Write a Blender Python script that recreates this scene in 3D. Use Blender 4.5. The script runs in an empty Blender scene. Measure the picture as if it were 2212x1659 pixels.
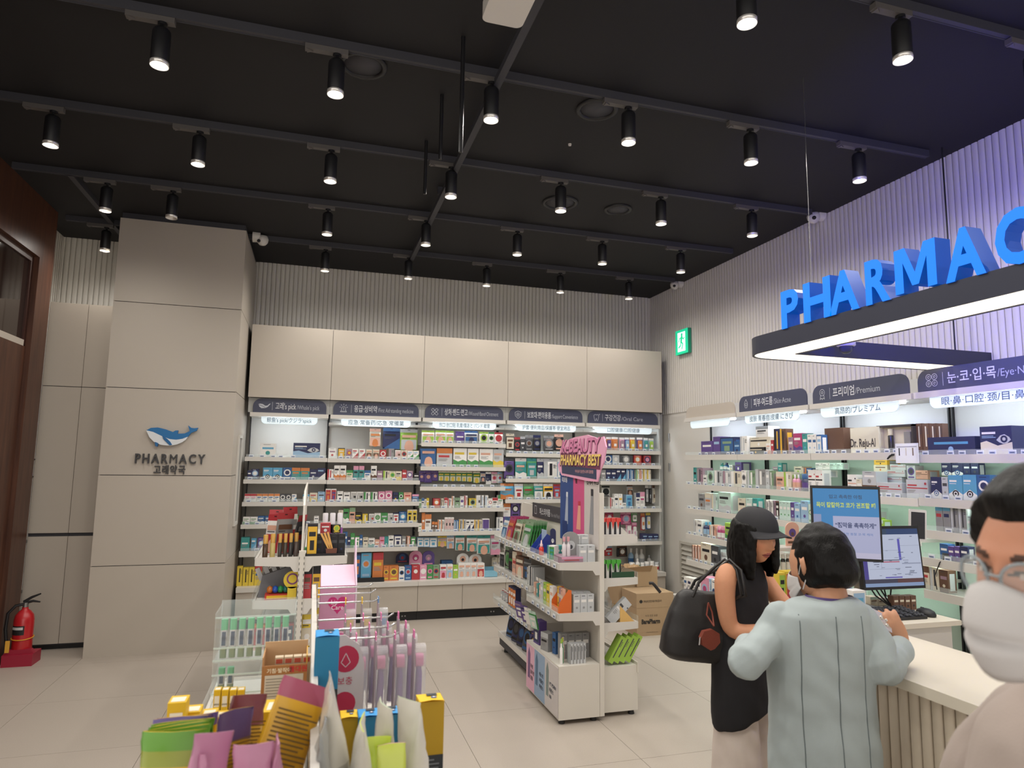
import bpy, bmesh, math, random
from mathutils import Vector, Matrix, Euler
random.seed(7)
SC = bpy.context.scene
COL = SC.collection
R = math.radians
# ---------------------------------------------------------------- camera
W, H, FPX, EYE = 2212.0, 1659.0, 1430.0, 1.65
yaw, pit, rol = R(16.5), R(6.77), R(0.8)
FW = Vector((math.sin(yaw)*math.cos(pit), math.cos(yaw)*math.cos(pit), math.sin(pit)))
_r = Vector((math.cos(yaw), -math.sin(yaw), 0)); _u = _r.cross(FW)
RT = _r*math.cos(rol) + _u*math.sin(rol); UP = -_r*math.sin(rol) + _u*math.cos(rol)
CAM = Vector((0, 0, EYE))
cd = bpy.data.cameras.new('camera'); cam = bpy.data.objects.new('camera', cd); COL.objects.link(cam)
cd.sensor_width = 36; cd.lens = 36*FPX/W; cd.clip_start = 0.05; cd.clip_end = 60
cd.dof.use_dof = True; cd.dof.focus_distance = 4.3; cd.dof.aperture_fstop = 4.5
cam.matrix_world = Matrix(((RT.x, UP.x, -FW.x, CAM.x), (RT.y, UP.y, -FW.y, CAM.y), (RT.z, UP.z, -FW.z, CAM.z), (0, 0, 0, 1)))
SC.camera = cam
SC.view_settings.view_transform = 'Standard'; SC.view_settings.look = 'None'
SC.view_settings.exposure = -0.10; SC.view_settings.gamma = 1.0; SC.view_settings.use_curve_mapping = False
# ---------------------------------------------------------------- world: ambient fill raised to brighten the room; unseen hall behind the camera
wd = bpy.data.worlds.new('hall'); SC.world = wd; wd.use_nodes = True
wd.node_tree.nodes['Background'].inputs[0].default_value = (1.0, 0.94, 0.87, 1); wd.node_tree.nodes['Background'].inputs[1].default_value = 1.7
SPOT_W = 29.0          # each track spotlight
RING_E = 1.7           # pendant ring diffuser
STRIP_E = 26.0          # shelf canopy light
BLUE_E = 1.0           # sign letters

def at(px, py, x=None, y=None, z=None):
    """photograph pixel -> the point where that sight line meets the plane x=, y= or z="""
    d = (px-W/2)*RT - (py-H/2)*UP + FPX*FW
    t = (x-CAM.x)/d.x if x is not None else (y-CAM.y)/d.y if y is not None else (z-CAM.z)/d.z
    return CAM + d*t
# ---------------------------------------------------------------- helpers
def lin(h):
    if not isinstance(h, str): return tuple(h)
    h = h.lstrip('#')
    if len(h) == 3: h = ''.join(c*2 for c in h)
    o = []
    for i in (0, 2, 4):
        c = int(h[i:i+2], 16)/255
        o.append(c/12.92 if c <= .04045 else ((c+.055)/1.055)**2.4)
    return tuple(o)
MATS = {}
def mat(name, col=None, rough=.5, metal=0, noise=0, nscale=30, bump=0, bscale=200, emit=None, estr=0, alpha=None, coat=0, spec=.5, attr=False, trans=0, sss=0):
    if name in MATS: return MATS[name]
    m = bpy.data.materials.new(name); m.use_nodes = True
    nt = m.node_tree; p = nt.nodes['Principled BSDF']; L = nt.links
    p.inputs['Roughness'].default_value = rough; p.inputs['Metallic'].default_value = metal
    p.inputs['Coat Weight'].default_value = coat; p.inputs['Specular IOR Level'].default_value = spec
    if trans: p.inputs['Transmission Weight'].default_value = trans
    if sss:
        p.inputs['Subsurface Weight'].default_value = sss; p.inputs['Subsurface Radius'].default_value = (.012, .005, .003)
    src = None
    if attr:
        a = nt.nodes.new('ShaderNodeAttribute'); a.attribute_name = 'Col'; src = a.outputs['Color']
    elif col is not None:
        c = nt.nodes.new('ShaderNodeRGB'); c.outputs[0].default_value = (*lin(col), 1); src = c.outputs[0]
    if noise or bump:
        tc = nt.nodes.new('ShaderNodeTexCoord')
    if noise and src:
        n = nt.nodes.new('ShaderNodeTexNoise'); n.inputs['Scale'].default_value = nscale; n.inputs['Detail'].default_value = 4
        L.new(tc.outputs['Object'], n.inputs['Vector'])
        mr = nt.nodes.new('ShaderNodeMapRange'); mr.inputs['To Min'].default_value = 1-noise; mr.inputs['To Max'].default_value = 1+noise
        L.new(n.outputs['Fac'], mr.inputs['Value'])
        mx = nt.nodes.new('ShaderNodeMix'); mx.data_type = 'RGBA'; mx.blend_type = 'MULTIPLY'; mx.inputs['Factor'].default_value = 1
        L.new(src, mx.inputs[6]); L.new(mr.outputs['Result'], mx.inputs[7]); src = mx.outputs[2]
    if src: L.new(src, p.inputs['Base Color'])
    if bump:
        n2 = nt.nodes.new('ShaderNodeTexNoise'); n2.inputs['Scale'].default_value = bscale
        L.new(tc.outputs['Object'], n2.inputs['Vector'])
        b = nt.nodes.new('ShaderNodeBump'); b.inputs['Strength'].default_value = bump; b.inputs['Distance'].default_value = .002
        L.new(n2.outputs['Fac'], b.inputs['Height']); L.new(b.outputs['Normal'], p.inputs['Normal'])
    if emit is not None:
        p.inputs['Emission Color'].default_value = (*lin(emit), 1); p.inputs['Emission Strength'].default_value = estr
    if alpha is not None:
        tr = nt.nodes.new('ShaderNodeBsdfTransparent'); ms = nt.nodes.new('ShaderNodeMixShader'); out = nt.nodes['Material Output']
        tr.inputs[0].default_value = (.97, .98, .98, 1)
        ms.inputs[0].default_value = alpha; L.new(tr.outputs[0], ms.inputs[1]); L.new(p.outputs[0], ms.inputs[2]); L.new(ms.outputs[0], out.inputs[0])
    MATS[name] = m
    return m
mat('print', attr=True, rough=.55, noise=.03, nscale=40)
mat('gloss', attr=True, rough=.22, noise=.04, nscale=30, coat=.3)
mat('foil', attr=True, rough=.3, metal=.25, noise=.08, nscale=25, bump=.4, bscale=18)
mat('white', '#cfcbc4', rough=.4, noise=.02, nscale=6)
mat('panel', '#b9b0a4', rough=.55, noise=.025, nscale=3, bump=.12, bscale=700)
mat('greige', '#b5b0a6', rough=.6, noise=.02, nscale=4)
mat('rib', '#d2cec6', rough=.6, noise=.03, nscale=5)
mat('black', '#17171a', rough=.45, noise=.05, nscale=20)
mat('darkceil', '#131215', rough=.75, noise=.12, nscale=1.2, bump=.2, bscale=60)
mat('charcoal', '#3a3a40', rough=.6, noise=.06, nscale=8)
mat('navy', '#464a60', rough=.5, noise=.03, nscale=8)
mat('chrome', '#c9c9c9', rough=.2, metal=1)
mat('steel', '#9a9a9a', rough=.35, metal=.9, noise=.05, nscale=30)
mat('acrylic', '#eef6f6', rough=.06, alpha=.16, spec=.8)
mat('film', '#f4f4f6', rough=.12, alpha=.30, spec=.8)
mat('glass', '#405050', rough=.03, alpha=.35, spec=.9)

class MB:
    """collects shapes and links them as one mesh object"""
    def __init__(s): s.v = []; s.f = []; s.m = []; s.c = []; s.s = []
    def add(s, vs, fs, col=(1, 1, 1), m=0, sm=False, M=None):
        o = len(s.v); c = lin(col) if isinstance(col, (str, tuple)) else None
        s.v += [tuple(M @ Vector(p)) for p in vs] if M is not None else [tuple(p) for p in vs]
        for k, f in enumerate(fs):
            s.f.append([o+i for i in f]); s.m.append(m); s.c.append(c if c else lin(col[k])); s.s.append(sm)
        return s
    def box(s, x0, x1, y0, y1, z0, z1, col=(1, 1, 1), m=0, M=None, top=None):
        vs = [(x0, y0, z0), (x1, y0, z0), (x1, y1, z0), (x0, y1, z0), (x0, y0, z1), (x1, y0, z1), (x1, y1, z1), (x0, y1, z1)]
        fs = [(0, 1, 5, 4), (1, 2, 6, 5), (2, 3, 7, 6), (3, 0, 4, 7), (4, 5, 6, 7), (3, 2, 1, 0)]
        if top: s.add(vs, fs[:4]+fs[5:], col, m, False, M); return s.add(vs, fs[4:5], top, m, False, M)
        return s.add(vs, fs, col, m, False, M)
    def prism(s, pts, a, b, ax='y', col=(1, 1, 1), m=0, M=None, sm=False):
        """polygon in the two axes other than ax, pulled from a to b"""
        def P(u, v, t): return (t, u, v) if ax == 'x' else (u, t, v) if ax == 'y' else (u, v, t)
        n = len(pts); vs = [P(u, v, a) for u, v in pts] + [P(u, v, b) for u, v in pts]
        A = sum(pts[i][0]*pts[(i+1) % n][1]-pts[(i+1) % n][0]*pts[i][1] for i in range(n))
        if ax == 'y': A = -A
        if b < a: A = -A
        fs = [tuple(range(n))[::-1], tuple(range(n, 2*n))] + [(i, (i+1) % n, n+(i+1) % n, n+i) for i in range(n)]
        if A < 0: fs = [f[::-1] for f in fs]
        s.add(vs, fs[:2], col, m, False, M); return s.add(vs, fs[2:], col, m, sm, M)
    def rrect(s, x0, x1, y0, y1, z0, z1, r, ax='z', col=(1, 1, 1), m=0, M=None, n=5, corners=(1, 1, 1, 1)):
        a, b, c, d, p, q = {'z': (x0, x1, y0, y1, z0, z1), 'y': (x0, x1, z0, z1, y0, y1), 'x': (y0, y1, z0, z1, x0, x1)}[ax]
        pts = []
        for k, (cx, cy, a0) in enumerate(((b-r, c+r, -90), (b-r, d-r, 0), (a+r, d-r, 90), (a+r, c+r, 180))):
            if corners[k]: pts += [(cx+r*math.cos(R(a0+90*i/n)), cy+r*math.sin(R(a0+90*i/n))) for i in range(n+1)]
            else: pts.append(((b, c), (b, d), (a, d), (a, c))[k])
        return s.prism(pts, p, q, ax, col, m, M)
    def tube(s, path, r, n=8, col=(1, 1, 1), m=0, M=None, cap=True, sm=True):
        path = [Vector(p) for p in path]; rs = r if isinstance(r, (list, tuple)) else [r]*len(path)
        vs = []; prev = None
        for i, p in enumerate(path):
            t = (path[min(i+1, len(path)-1)]-path[max(i-1, 0)]).normalized()
            a = prev if prev is not None else Vector((0, 0, 1)) if abs(t.z) < .9 else Vector((1, 0, 0))
            u = (a - t*a.dot(t)).normalized(); w = t.cross(u); prev = u
            vs += [p + rs[i]*(u*math.cos(2*math.pi*k/n)+w*math.sin(2*math.pi*k/n)) for k in range(n)]
        fs = [(i*n+k, i*n+(k+1) % n, (i+1)*n+(k+1) % n, (i+1)*n+k) for i in range(len(path)-1) for k in range(n)]
        s.add(vs, fs, col, m, sm, M)
        if cap: s.add(vs, [tuple(range(n))[::-1], tuple(range((len(path)-1)*n, len(path)*n))], col, m, False, M)
        return s
    def lathe(s, prof, n=16, c=(0, 0, 0), col=(1, 1, 1), m=0, M=None, sm=True, cap=True):
        vs = [(c[0]+r*math.cos(2*math.pi*k/n), c[1]+r*math.sin(2*math.pi*k/n), c[2]+z) for r, z in prof for k in range(n)]
        fs = [(i*n+k, i*n+(k+1) % n, (i+1)*n+(k+1) % n, (i+1)*n+k) for i in range(len(prof)-1) for k in range(n)]
        s.add(vs, fs, col, m, sm, M)
        if cap: s.add(vs, [tuple(range(n))[::-1], tuple(range((len(prof)-1)*n, len(prof)*n))], col, m, False, M)
        return s
    def quad(s, O, U, V, col=(1, 1, 1), m=0):
        O, U, V = Vector(O), Vector(U), Vector(V)
        return s.add([O, O+U, O+U+V, O+V], [(0, 1, 2, 3)], col, m)
    def disc(s, O, U, V, r, col=(1, 1, 1), m=0, n=16, r2=0, ry=None):
        O, U, V = Vector(O), Vector(U).normalized(), Vector(V).normalized(); ry = ry or r
        vs = [O+U*r*math.cos(2*math.pi*k/n)+V*ry*math.sin(2*math.pi*k/n) for k in range(n)]
        if not r2: return s.add(vs, [tuple(range(n))], col, m)
        k2 = r2/r; vs += [O+(p-O)*k2 for p in vs]
        return s.add(vs, [(k, (k+1) % n, n+(k+1) % n, n+k) for k in range(n)], col, m)
    def line(s, O, U, V, pts, w, col=(1, 1, 1), m=0, closed=False):
        """thin stroke along 2-D points on the plane O,U,V"""
        O, U, V = Vector(O), Vector(U), Vector(V); n = len(pts)
        for i in range(n if closed else n-1):
            a = Vector(pts[i]); b = Vector(pts[(i+1) % n]); d = (b-a)
            if d.length < 1e-9: continue
            d.normalize(); q = Vector((-d.y, d.x))*w/2; e = d*w*.3
            vs = [a-e-q, b+e-q, b+e+q, a-e+q]
            s.add([O+U*p.x+V*p.y for p in vs], [(0, 1, 2, 3)], col, m)
        return s
    def text(s, t, O, U, V, h, w=None, col=(1, 1, 1), m=0, al='l', bold=0., ext=0, ecol=None, slant=0):
        """flat lettering on the plane O,U,V; h is the line's cap height, w squeezes it to a width"""
        vs, fs = glyphs(t, bold, ext); O, U, V = Vector(O), Vector(U).normalized(), Vector(V).normalized(); N = U.cross(V)
        x0 = min(p[0] for p in vs); x1 = max(p[0] for p in vs); k = h/.72
        kx = w/(x1-x0) if w else k
        sh = {'l': -x0, 'c': -(x0+x1)/2, 'r': -x1}[al]
        vv = [O+U*((p[0]+sh)*kx+slant*p[1]*k)+V*(p[1]*k)+N*p[2]*k for p in vs]
        if ecol:
            fr = [f for f in fs if all(vs[i][2] > ext*.99 for i in f)]; bk = [f for f in fs if all(vs[i][2] < ext*.01 for i in f)]; no = set(fr) | set(bk); fb = [f for f in fs if f not in no]
            s.add(vv, fr, col, m); s.add(vv, bk, ecol[0], ecol[1]+1); return s.add(vv, fb, ecol[0], ecol[1])
        return s.add(vv, fs, col, m)
    def obj(s, name, mats, parent=None, M=None, smooth=None, **props):
        me = bpy.data.meshes.new(name); me.from_pydata(s.v, [], s.f)
        for x in (mats if isinstance(mats, (list, tuple)) else [mats]): me.materials.append(MATS[x])
        me.polygons.foreach_set('material_index', s.m); me.polygons.foreach_set('use_smooth', s.s)
        a = me.color_attributes.new('Col', 'FLOAT_COLOR', 'CORNER'); buf = []
        for f, c in zip(s.f, s.c): buf += [c[0], c[1], c[2], 1.0]*len(f)
        a.data.foreach_set('color', buf); me.update()
        return link(name, me, parent, M, **props)
_G = {}; TMP = bpy.data.scenes.new('lettering_bench')
def glyphs(t, bold=0., ext=0):
    k = (t, bold, ext)
    if k not in _G:
        c = bpy.data.curves.new('t', 'FONT'); c.body = t; c.offset = bold; c.extrude = ext/2; c.resolution_u = 3
        o = bpy.data.objects.new('t', c); TMP.collection.objects.link(o); TMP.view_layers[0].update()
        me = bpy.data.meshes.new_from_object(o.evaluated_get(TMP.view_layers[0].depsgraph))
        _G[k] = ([(v.co.x, v.co.y, v.co.z+ext/2) for v in me.vertices], [tuple(p.vertices) for p in me.polygons])
        bpy.data.objects.remove(o); bpy.data.curves.remove(c); bpy.data.meshes.remove(me)
    return _G[k]
def link(name, data, parent=None, M=None, label=None, cat=None, group=None, kind=None):
    o = bpy.data.objects.new(name, data); COL.objects.link(o)
    if parent is not None:
        o.parent = parent
        if M is None: o.matrix_parent_inverse = parent.matrix_basis.inverted() if parent.parent is None else (parent.parent.matrix_basis @ parent.matrix_parent_inverse @ parent.matrix_basis).inverted()
    if M is not None: o.matrix_basis = M
    if label: o['label'] = label
    if cat: o['category'] = cat
    if group: o['group'] = group
    if kind: o['kind'] = kind
    return o
def thing(name, label, cat, loc=(0, 0, 0), rz=0, group=None, kind=None):
    """an Empty at a thing's base; its parts are built in world coordinates and parented to it"""
    o = link(name, None, None, Matrix.Translation(loc) @ Matrix.Rotation(rz, 4, 'Z'), label, cat, group, kind)
    o.empty_display_size = .05
    return o
LOCAL = Matrix.Identity(4)      # pass as M for a part built in its thing's own coordinates
def dup(root, M, label=None, group=None):
    r = root.copy(); COL.objects.link(r); r.matrix_basis = M
    if label: r['label'] = label
    if group: r['group'] = group
    for ch in list(root.children):
        c = ch.copy(); COL.objects.link(c); c.parent = r
        for g in ch.children:
            d = g.copy(); COL.objects.link(d); d.parent = c
    return r
T = Matrix.Translation
def ordn(i): return ['first', 'second', 'third', 'fourth', 'fifth', 'sixth', 'seventh', 'eighth', 'ninth', 'tenth', 'eleventh', 'twelfth', 'thirteenth', 'fourteenth', 'fifteenth', 'sixteenth', 'seventeenth', 'eighteenth', 'nineteenth', 'twentieth'][i] if i < 20 else f'{i+1}th'
# ================================================================ the shell
ZC = 3.82; XR = 4.15; YB = 7.65; XL = -2.3
m = mat('tile', '#b0a69b', rough=.42, noise=.10, nscale=160, spec=.4)
mat('grout', '#8d857c', rough=.8)
fl = MB().box(-3.6, 4.4, -3.6, 7.9, -.12, -.006).obj('floor', 'grout', kind='structure')
tb = MB().box(.0012, .8988, .0012, .8988, -.008, 0)
tile0 = None
for i in range(9):
    for j in range(13):
        x, y = -3.55+.9*i, -3.62+.9*j
        if tile0 is None: tile0 = tb.obj('tile', 'tile', fl, T((x, y, 0)))
        else: link('tile', tile0.data, fl, T((x, y, 0)))
MB().box(-3.6, 4.4, -3.6, 7.9, ZC, ZC+.1).obj('ceiling', 'darkceil', kind='structure')
wb = MB().box(-3.6, 4.4, YB, YB+.12, 0, ZC).obj('wall_back', 'rib', kind='structure')
wr = MB().box(XR, XR+.12, -3.6, YB, 0, ZC).obj('wall_right', 'rib', kind='structure')
wl = MB().box(-2.62, -2.5, 6.2, 7.65, 0, ZC).obj('wall_left', 'rib', kind='structure')
# half-round ribs standing on the upper walls
def rib_mesh(z0, z1, ax):
    b = MB(); pts = [(.0225, 0), (.0205, .007), (.013, .011), (-.013, .011), (-.0205, .007), (-.0225, 0)]
    if ax == 'y': P = [(u, -v) for u, v in pts]          # sticks out towards -y
    else: P = [(-v, u) for u, v in pts]                  # sticks out towards -x
    return b.prism(P, z0, z1, 'z', sm=True)
def ribs(parent, n, f, z0, z1, ax):
    first = None
    for i in range(n):
        if first is None: first = rib_mesh(z0, z1, ax).obj('rib', 'rib', parent, T(f(i)))
        else: link('rib', first.data, parent, T(f(i)))
PITCH = .047
ribs(wb, 102, lambda i: (-.66+PITCH*i, YB, 0), 2.95, ZC, 'y')
ribs(wb, 16, lambda i: (-2.49+PITCH*i, YB-.25, 0), 3.035, ZC, 'y')
ribs(wr, 120, lambda i: (XR, YB-.02-PITCH*i, 0), 2.27, ZC, 'x')
ribs(wl, 8, lambda i: (-2.5+.016, 7.38-PITCH*i, 0), 3.035, ZC, 'x')
MB().box(-2.5, -1.75, YB-.25, YB, 3.035, ZC).obj('wall_back_recess', 'rib', wb)
b = MB().box(XR-.012, XR, 6.3, 7.2, 0, 2.225); b.box(XR-.016, XR, 6.29, 6.30, 0, 2.235)
dr = b.obj('door_1', 'white', kind='structure')
for z in (1.98, 1.62):
    MB().tube([(XR-.02, 7.19, z-.05), (XR-.02, 7.19, z+.05)], .012).obj('hinge', 'steel', dr)
MB().box(XR-.006, XR, -3.6, 6.28, 0, 2.27).obj('lower_panel', 'white', wr)
# louvred grille low on the right wall
t = thing('vent_grille', 'grey louvred vent grille low on the right wall behind the boxes', 'vent', (XR-.02, 6.5, .3))
b = MB(); y0, y1, z0, z1 = 6.42, 6.95, .30, .78
for a in ((y0, y1, z0, z0+.03), (y0, y1, z1-.03, z1), (y0, y0+.03, z0+.03, z1-.03), (y1-.03, y1, z0+.03, z1-.03)): b.box(XR-.045, XR-.014, *a)
b.obj('frame', 'greige', t)
for k in range(8): MB().add([(XR-.016, y0+.03, z0+.05+.052*k), (XR-.016, y1-.03, z0+.05+.052*k), (XR-.04, y1-.03, z0+.02+.052*k), (XR-.04, y0+.03, z0+.02+.052*k), (XR-.016, y0+.03, z0+.054+.052*k), (XR-.016, y1-.03, z0+.054+.052*k), (XR-.04, y1-.03, z0+.024+.052*k), (XR-.04, y0+.03, z0+.024+.052*k)], [(0, 1, 2, 3), (7, 6, 5, 4), (0, 4, 5, 1), (1, 5, 6, 2), (2, 6, 7, 3), (3, 7, 4, 0)]).obj('slat', 'greige', t)

# ---------------------------------------------------------------- panelled column
PX0, PX1, PY = -1.745, -.70, 6.44
pc = MB().box(PX0+.01, PX1-.01, PY+.012, YB, 0, ZC).obj('wall_column', 'charcoal', kind='structure')
zs = [.0, .738, 1.497, 2.25, 3.011, ZC-.05]
for k in range(5):
    g0 = 0 if k == 0 else .003
    MB().box(PX0, PX1, PY, PY+.02, zs[k]+g0, zs[k+1]-.003).obj('panel', 'panel', pc)
    MB().box(PX1-.012, PX1, PY+.02, YB-.01, zs[k]+g0, zs[k+1]-.003).obj('panel', 'panel', pc)
    MB().box(PX0, PX0+.012, PY+.02, YB-.3, zs[k]+g0, zs[k+1]-.003).obj('panel', 'panel', pc)
# display case let into the column's right flank
t = thing('wall_display_window', 'narrow glazed display window in the flank of the white column', 'window', (PX1, 6.9, .9))
b = MB()
for y0, y1, z0, z1 in ((6.80, 7.06, 1.02, 1.05), (6.80, 7.06, 1.85, 1.88), (6.80, 6.83, 1.05, 1.85), (7.03, 7.06, 1.05, 1.85)): b.box(PX1+.001, PX1+.02, y0, y1, z0, z1)
b.obj('frame', 'white', t); MB().box(PX1+.001, PX1+.008, 6.83, 7.03, 1.05, 1.85).obj('pane', mat('darkglass', '#59605e', rough=.08) and 'darkglass', t)

# ---------------------------------------------------------------- tall cabinets left of the column
CY = 6.78
for k, (x0, x1) in enumerate(((-2.335, -2.031), (-2.029, -1.747))):
    t = thing('tall_cabinet', ('tall beige wall cabinet beside the fire extinguisher', 'tall beige wall cabinet tucked against the white column')[k], 'cabinet', ((x0+x1)/2, CY, 0), group='tall cabinets left of the column')
    MB().box(x0, x1, CY+.02, YB-.28, .035, 3.03).obj('body', 'charcoal', t)
    for z0, z1 in ((.05, .955), (.985, 2.268), (2.274, 3.03)): MB().box(x0+.001, x1-.001, CY, CY+.019, z0, z1).obj('door', 'panel', t)
    MB().box(x0, x1, CY+.03, CY+.5, 0, .035).obj('plinth', 'black', t)
MB().box(-2.5, -2.337, CY-.005, YB-.26, 0, 3.03).obj('filler_panel', 'white', wl)
# ---------------------------------------------------------------- timber shopfront on the far left
mt = mat('wood', '#6b3822', rough=.38, noise=.0)
nt = mt.node_tree; tc = nt.nodes.new('ShaderNodeTexCoord'); mp = nt.nodes.new('ShaderNodeMapping'); mp.inputs['Scale'].default_value = (3, 3, .25)
nz = nt.nodes.new('ShaderNodeTexNoise'); nz.inputs['Scale'].default_value = 9; nz.inputs['Detail'].default_value = 8
cr = nt.nodes.new('ShaderNodeValToRGB'); cr.color_ramp.elements[0].position = .3; cr.color_ramp.elements[1].position = .75
cr.color_ramp.elements[0].color = (*lin('#3f251b'), 1); cr.color_ramp.elements[1].color = (*lin('#5d3a29'), 1)
nt.links.new(tc.outputs['Object'], mp.inputs[0]); nt.links.new(mp.outputs[0], nz.inputs['Vector']); nt.links.new(nz.outputs['Fac'], cr.inputs[0]); nt.links.new(cr.outputs[0], nt.nodes['Principled BSDF'].inputs['Base Color'])
t = thing('timber_shopfront', 'brown timber shopfront with a dark window pane at the left edge', 'shopfront', (-2.4, 5, 0), kind='structure')
MB().box(-2.40, -2.30, 2.0, 6.66, 3.32, ZC).obj('lintel', 'wood', t)
MB().box(-2.40, -2.30, 6.36, 6.66, 0, 3.32).obj('post', 'wood', t)
MB().box(-2.40, -2.335, 2.0, 6.36, 0, 2.55).obj('lower_panel', 'wood', t)
b = MB().box(-2.37, -2.34, 2.0, 6.36, 3.27, 3.32).box(-2.37, -2.34, 6.31, 6.36, 2.56, 3.27); b.obj('window_frame', mat('darkwood', '#3a1d14', rough=.45, noise=.1) and 'darkwood', t)
MB().box(-2.365, -2.355, 2.0, 6.31, 2.55, 3.27).obj('pane', mat('tintglass', '#2a1d19', rough=.05, spec=.8) and 'tintglass', t)
MB().box(-2.355, -2.335, 2.0, 6.31, 2.55, 2.60).obj('sill', 'panel', t)
t2 = thing('door_pull', 'small black pull handle with a hook by the timber post', 'handle', (-2.28, 6.74, 1.3))
MB().tube([(-2.336, 6.775, 1.62), (-2.336, 6.735, 1.62), (-2.336, 6.735, 1.47), (-2.336, 6.775, 1.47)], .006).obj('bar', 'black', t2)
MB().tube([(-2.336, 6.735, 1.47), (-2.336, 6.715, 1.44), (-2.336, 6.735, 1.42), (-2.336, 6.755, 1.44)], .006).obj('hook', 'chrome', t2)
for z in (.92, .50): MB().box(-2.36, -2.33, 6.755, 6.776, z-.012, z+.012).obj('catch', 'steel', t2)

# ---------------------------------------------------------------- track lighting
XS = (-1.62, -.80, .02, .85, 1.685, 2.525, 3.36); ROWS = (1.12, 2.235, 3.35, 4.47, 5.58, 6.70)
mat('lens', '#ffffff', emit='#fff3df', estr=14.0)
mat('reflector', '#e8e6e2', rough=.25, metal=.6)
def make_spot():
    t = thing('track_spotlight', 'x', 'spotlight', (0, 0, 0))
    b = MB().box(-.115, .10, -.018, .018, -.028, 0); b.prism([(-.105, -.018), (-.075, 0), (-.105, .018)], -.034, -.028, 'z'); b.obj('adapter', mat('adaptergrey', '#5a5654', rough=.5) and 'adaptergrey', t, LOCAL)
    MB().lathe([(.022, -.042), (.022, -.028)], 12, (.045, 0, 0)).tube([(.045, 0, -.03), (.045, 0, -.062)], .009).obj('stem', 'black', t, LOCAL)
    b = MB().lathe([(.0, -.058), (.030, -.058), (.040, -.07), (.042, -.08), (.042, -.245), (.040, -.248)], 20, (.045, 0, 0), cap=False); b.obj('housing', 'black', t, LOCAL)
    b = MB().lathe([(.0425, -.230), (.0425, -.2495), (.0405, -.2495), (.034, -.222)], 20, (.045, 0, 0), cap=False); b.obj('rim', 'reflector', t, LOCAL)
    MB().lathe([(.0, -.224), (.034, -.224)], 20, (.045, 0, 0), cap=False).obj('lens', 'lens', t, LOCAL)
    l = bpy.data.lights.new('beam', 'SPOT'); l.energy = SPOT_W; l.color = (1.0, .945, .87); l.spot_size = R(180); l.spot_blend = 1.0; l.shadow_soft_size = .035
    lo = bpy.data.objects.new('beam', l); COL.objects.link(lo); lo.parent = t; lo.matrix_basis = T((.045, 0, -.252))
    return t
proto = None; rown = ['row above the viewer', 'row nearest the viewer', 'second row', 'third row', 'fourth row', 'row nearest the back wall']
for j, y in enumerate(ROWS):
    x1 = 3.95 if y > 2 else 3.6
    MB().box(-2.25, x1, y-.017, y+.017, ZC-.045, ZC).box(-2.25, x1, y-.0165, y-.012, ZC-.048, ZC-.045).box(-2.25, x1, y+.012, y+.0165, ZC-.048, ZC-.045).obj('lighting_track', ['charcoal'], label=f'black ceiling lighting track carrying the {rown[j]} of spotlights', cat='track', group='lighting tracks')
    for i, x in enumerate(XS):
        if j == 5 and i == 1: continue
        if j == 4 and i == 1: x = -1.16
        if j == 5 and i == 0: x = -1.92
        M = T((x-.045, y, ZC-.05))
        lab = f'black cylinder spotlight, {ordn(i)} from left in the {rown[j]}'
        if proto is None: proto = make_spot(); proto.matrix_basis = M; proto['label'] = lab; proto['group'] = 'track spotlights'; s = proto
        else: s = dup(proto, M, lab, 'track spotlights')
        if j == 4 and i == 1:
            s['label'] = 'unlit black cylinder spotlight above the white column'
            for c in list(s.children):
                if c.type == 'LIGHT': bpy.data.objects.remove(c)
                elif c.name.startswith('lens'): c.data = c.data.copy(); c.data.materials[0] = MATS['charcoal']
MB().box(-1.90, -1.86, 5.58, 7.2, ZC-.045, ZC).obj('lighting_track', 'charcoal', label='short black track running back towards the recess behind the column', cat='track', group='lighting tracks')
MB().box(.86, .90, 1.0, 6.7, ZC-.10, ZC-.06).box(.845, .915, 2.0, 2.03, ZC-.06, ZC).box(.845, .915, 5, 5.03, ZC-.06, ZC).obj('ceiling_conduit', 'charcoal', label='grey metal conduit crossing under the ceiling tracks', cat='conduit')
for k, (px, py, py2) in enumerate(((1001, 80, 330), (955, 205, 345), (921, 305, 420))):
    p = at(px, py, z=ZC); e = at(px, py2, y=p.y).z
    MB().tube([(p.x, p.y, e), (p.x, p.y, ZC)], .011, 6).obj('hanging_rod', 'black', label=('longest', 'middle', 'shortest')[k]+' of the three thin black rods hanging from the ceiling', cat='rod', group='ceiling rods')
for k, (px, py, r) in enumerate(((785, 140, .13), (1290, 235, .13), (1210, 437, .15), (1335, 452, .12))):
    p = at(px, py, z=ZC)
    b = MB().lathe([(r, 0), (r, -.012), (r-.02, -.016), (r-.03, -.006), (r-.03, 0)], 24, (p.x, p.y, ZC), cap=False); tt = thing('ceiling_speaker', f'round black ceiling speaker ring, {ordn(k)} from the viewer', 'speaker', (p.x, p.y, ZC), group='ceiling speaker rings')
    b.obj('ring', 'black', tt); MB().lathe([(r-.03, 0), (r-.03, -.004), (0, -.004)], 24, (p.x, p.y, ZC), cap=False).obj('grille', 'charcoal', tt)
p = at(1105, 18, z=3.55)
t = thing('ceiling_projector', 'white rounded device hanging from the ceiling at the top edge', 'device', (p.x, p.y, 3.4))
MB().rrect(p.x-.11, p.x+.07, p.y-.22, p.y+.09, 3.53, 3.60, .03, 'z').obj('body', 'white', t); MB().tube([(p.x, p.y-.02, 3.6), (p.x, p.y-.02, ZC)], .015).obj('bracket', 'black', t)
t = thing('smoke_sensor', 'tiny pale sensor dot on the dark ceiling', 'sensor', at(1231, 311, z=ZC)); q = at(1231, 311, z=ZC); MB().lathe([(.012, 0), (.010, -.012), (0, -.014)], 10, (q.x, q.y, ZC), cap=False).obj('dome', 'white', t)
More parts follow.
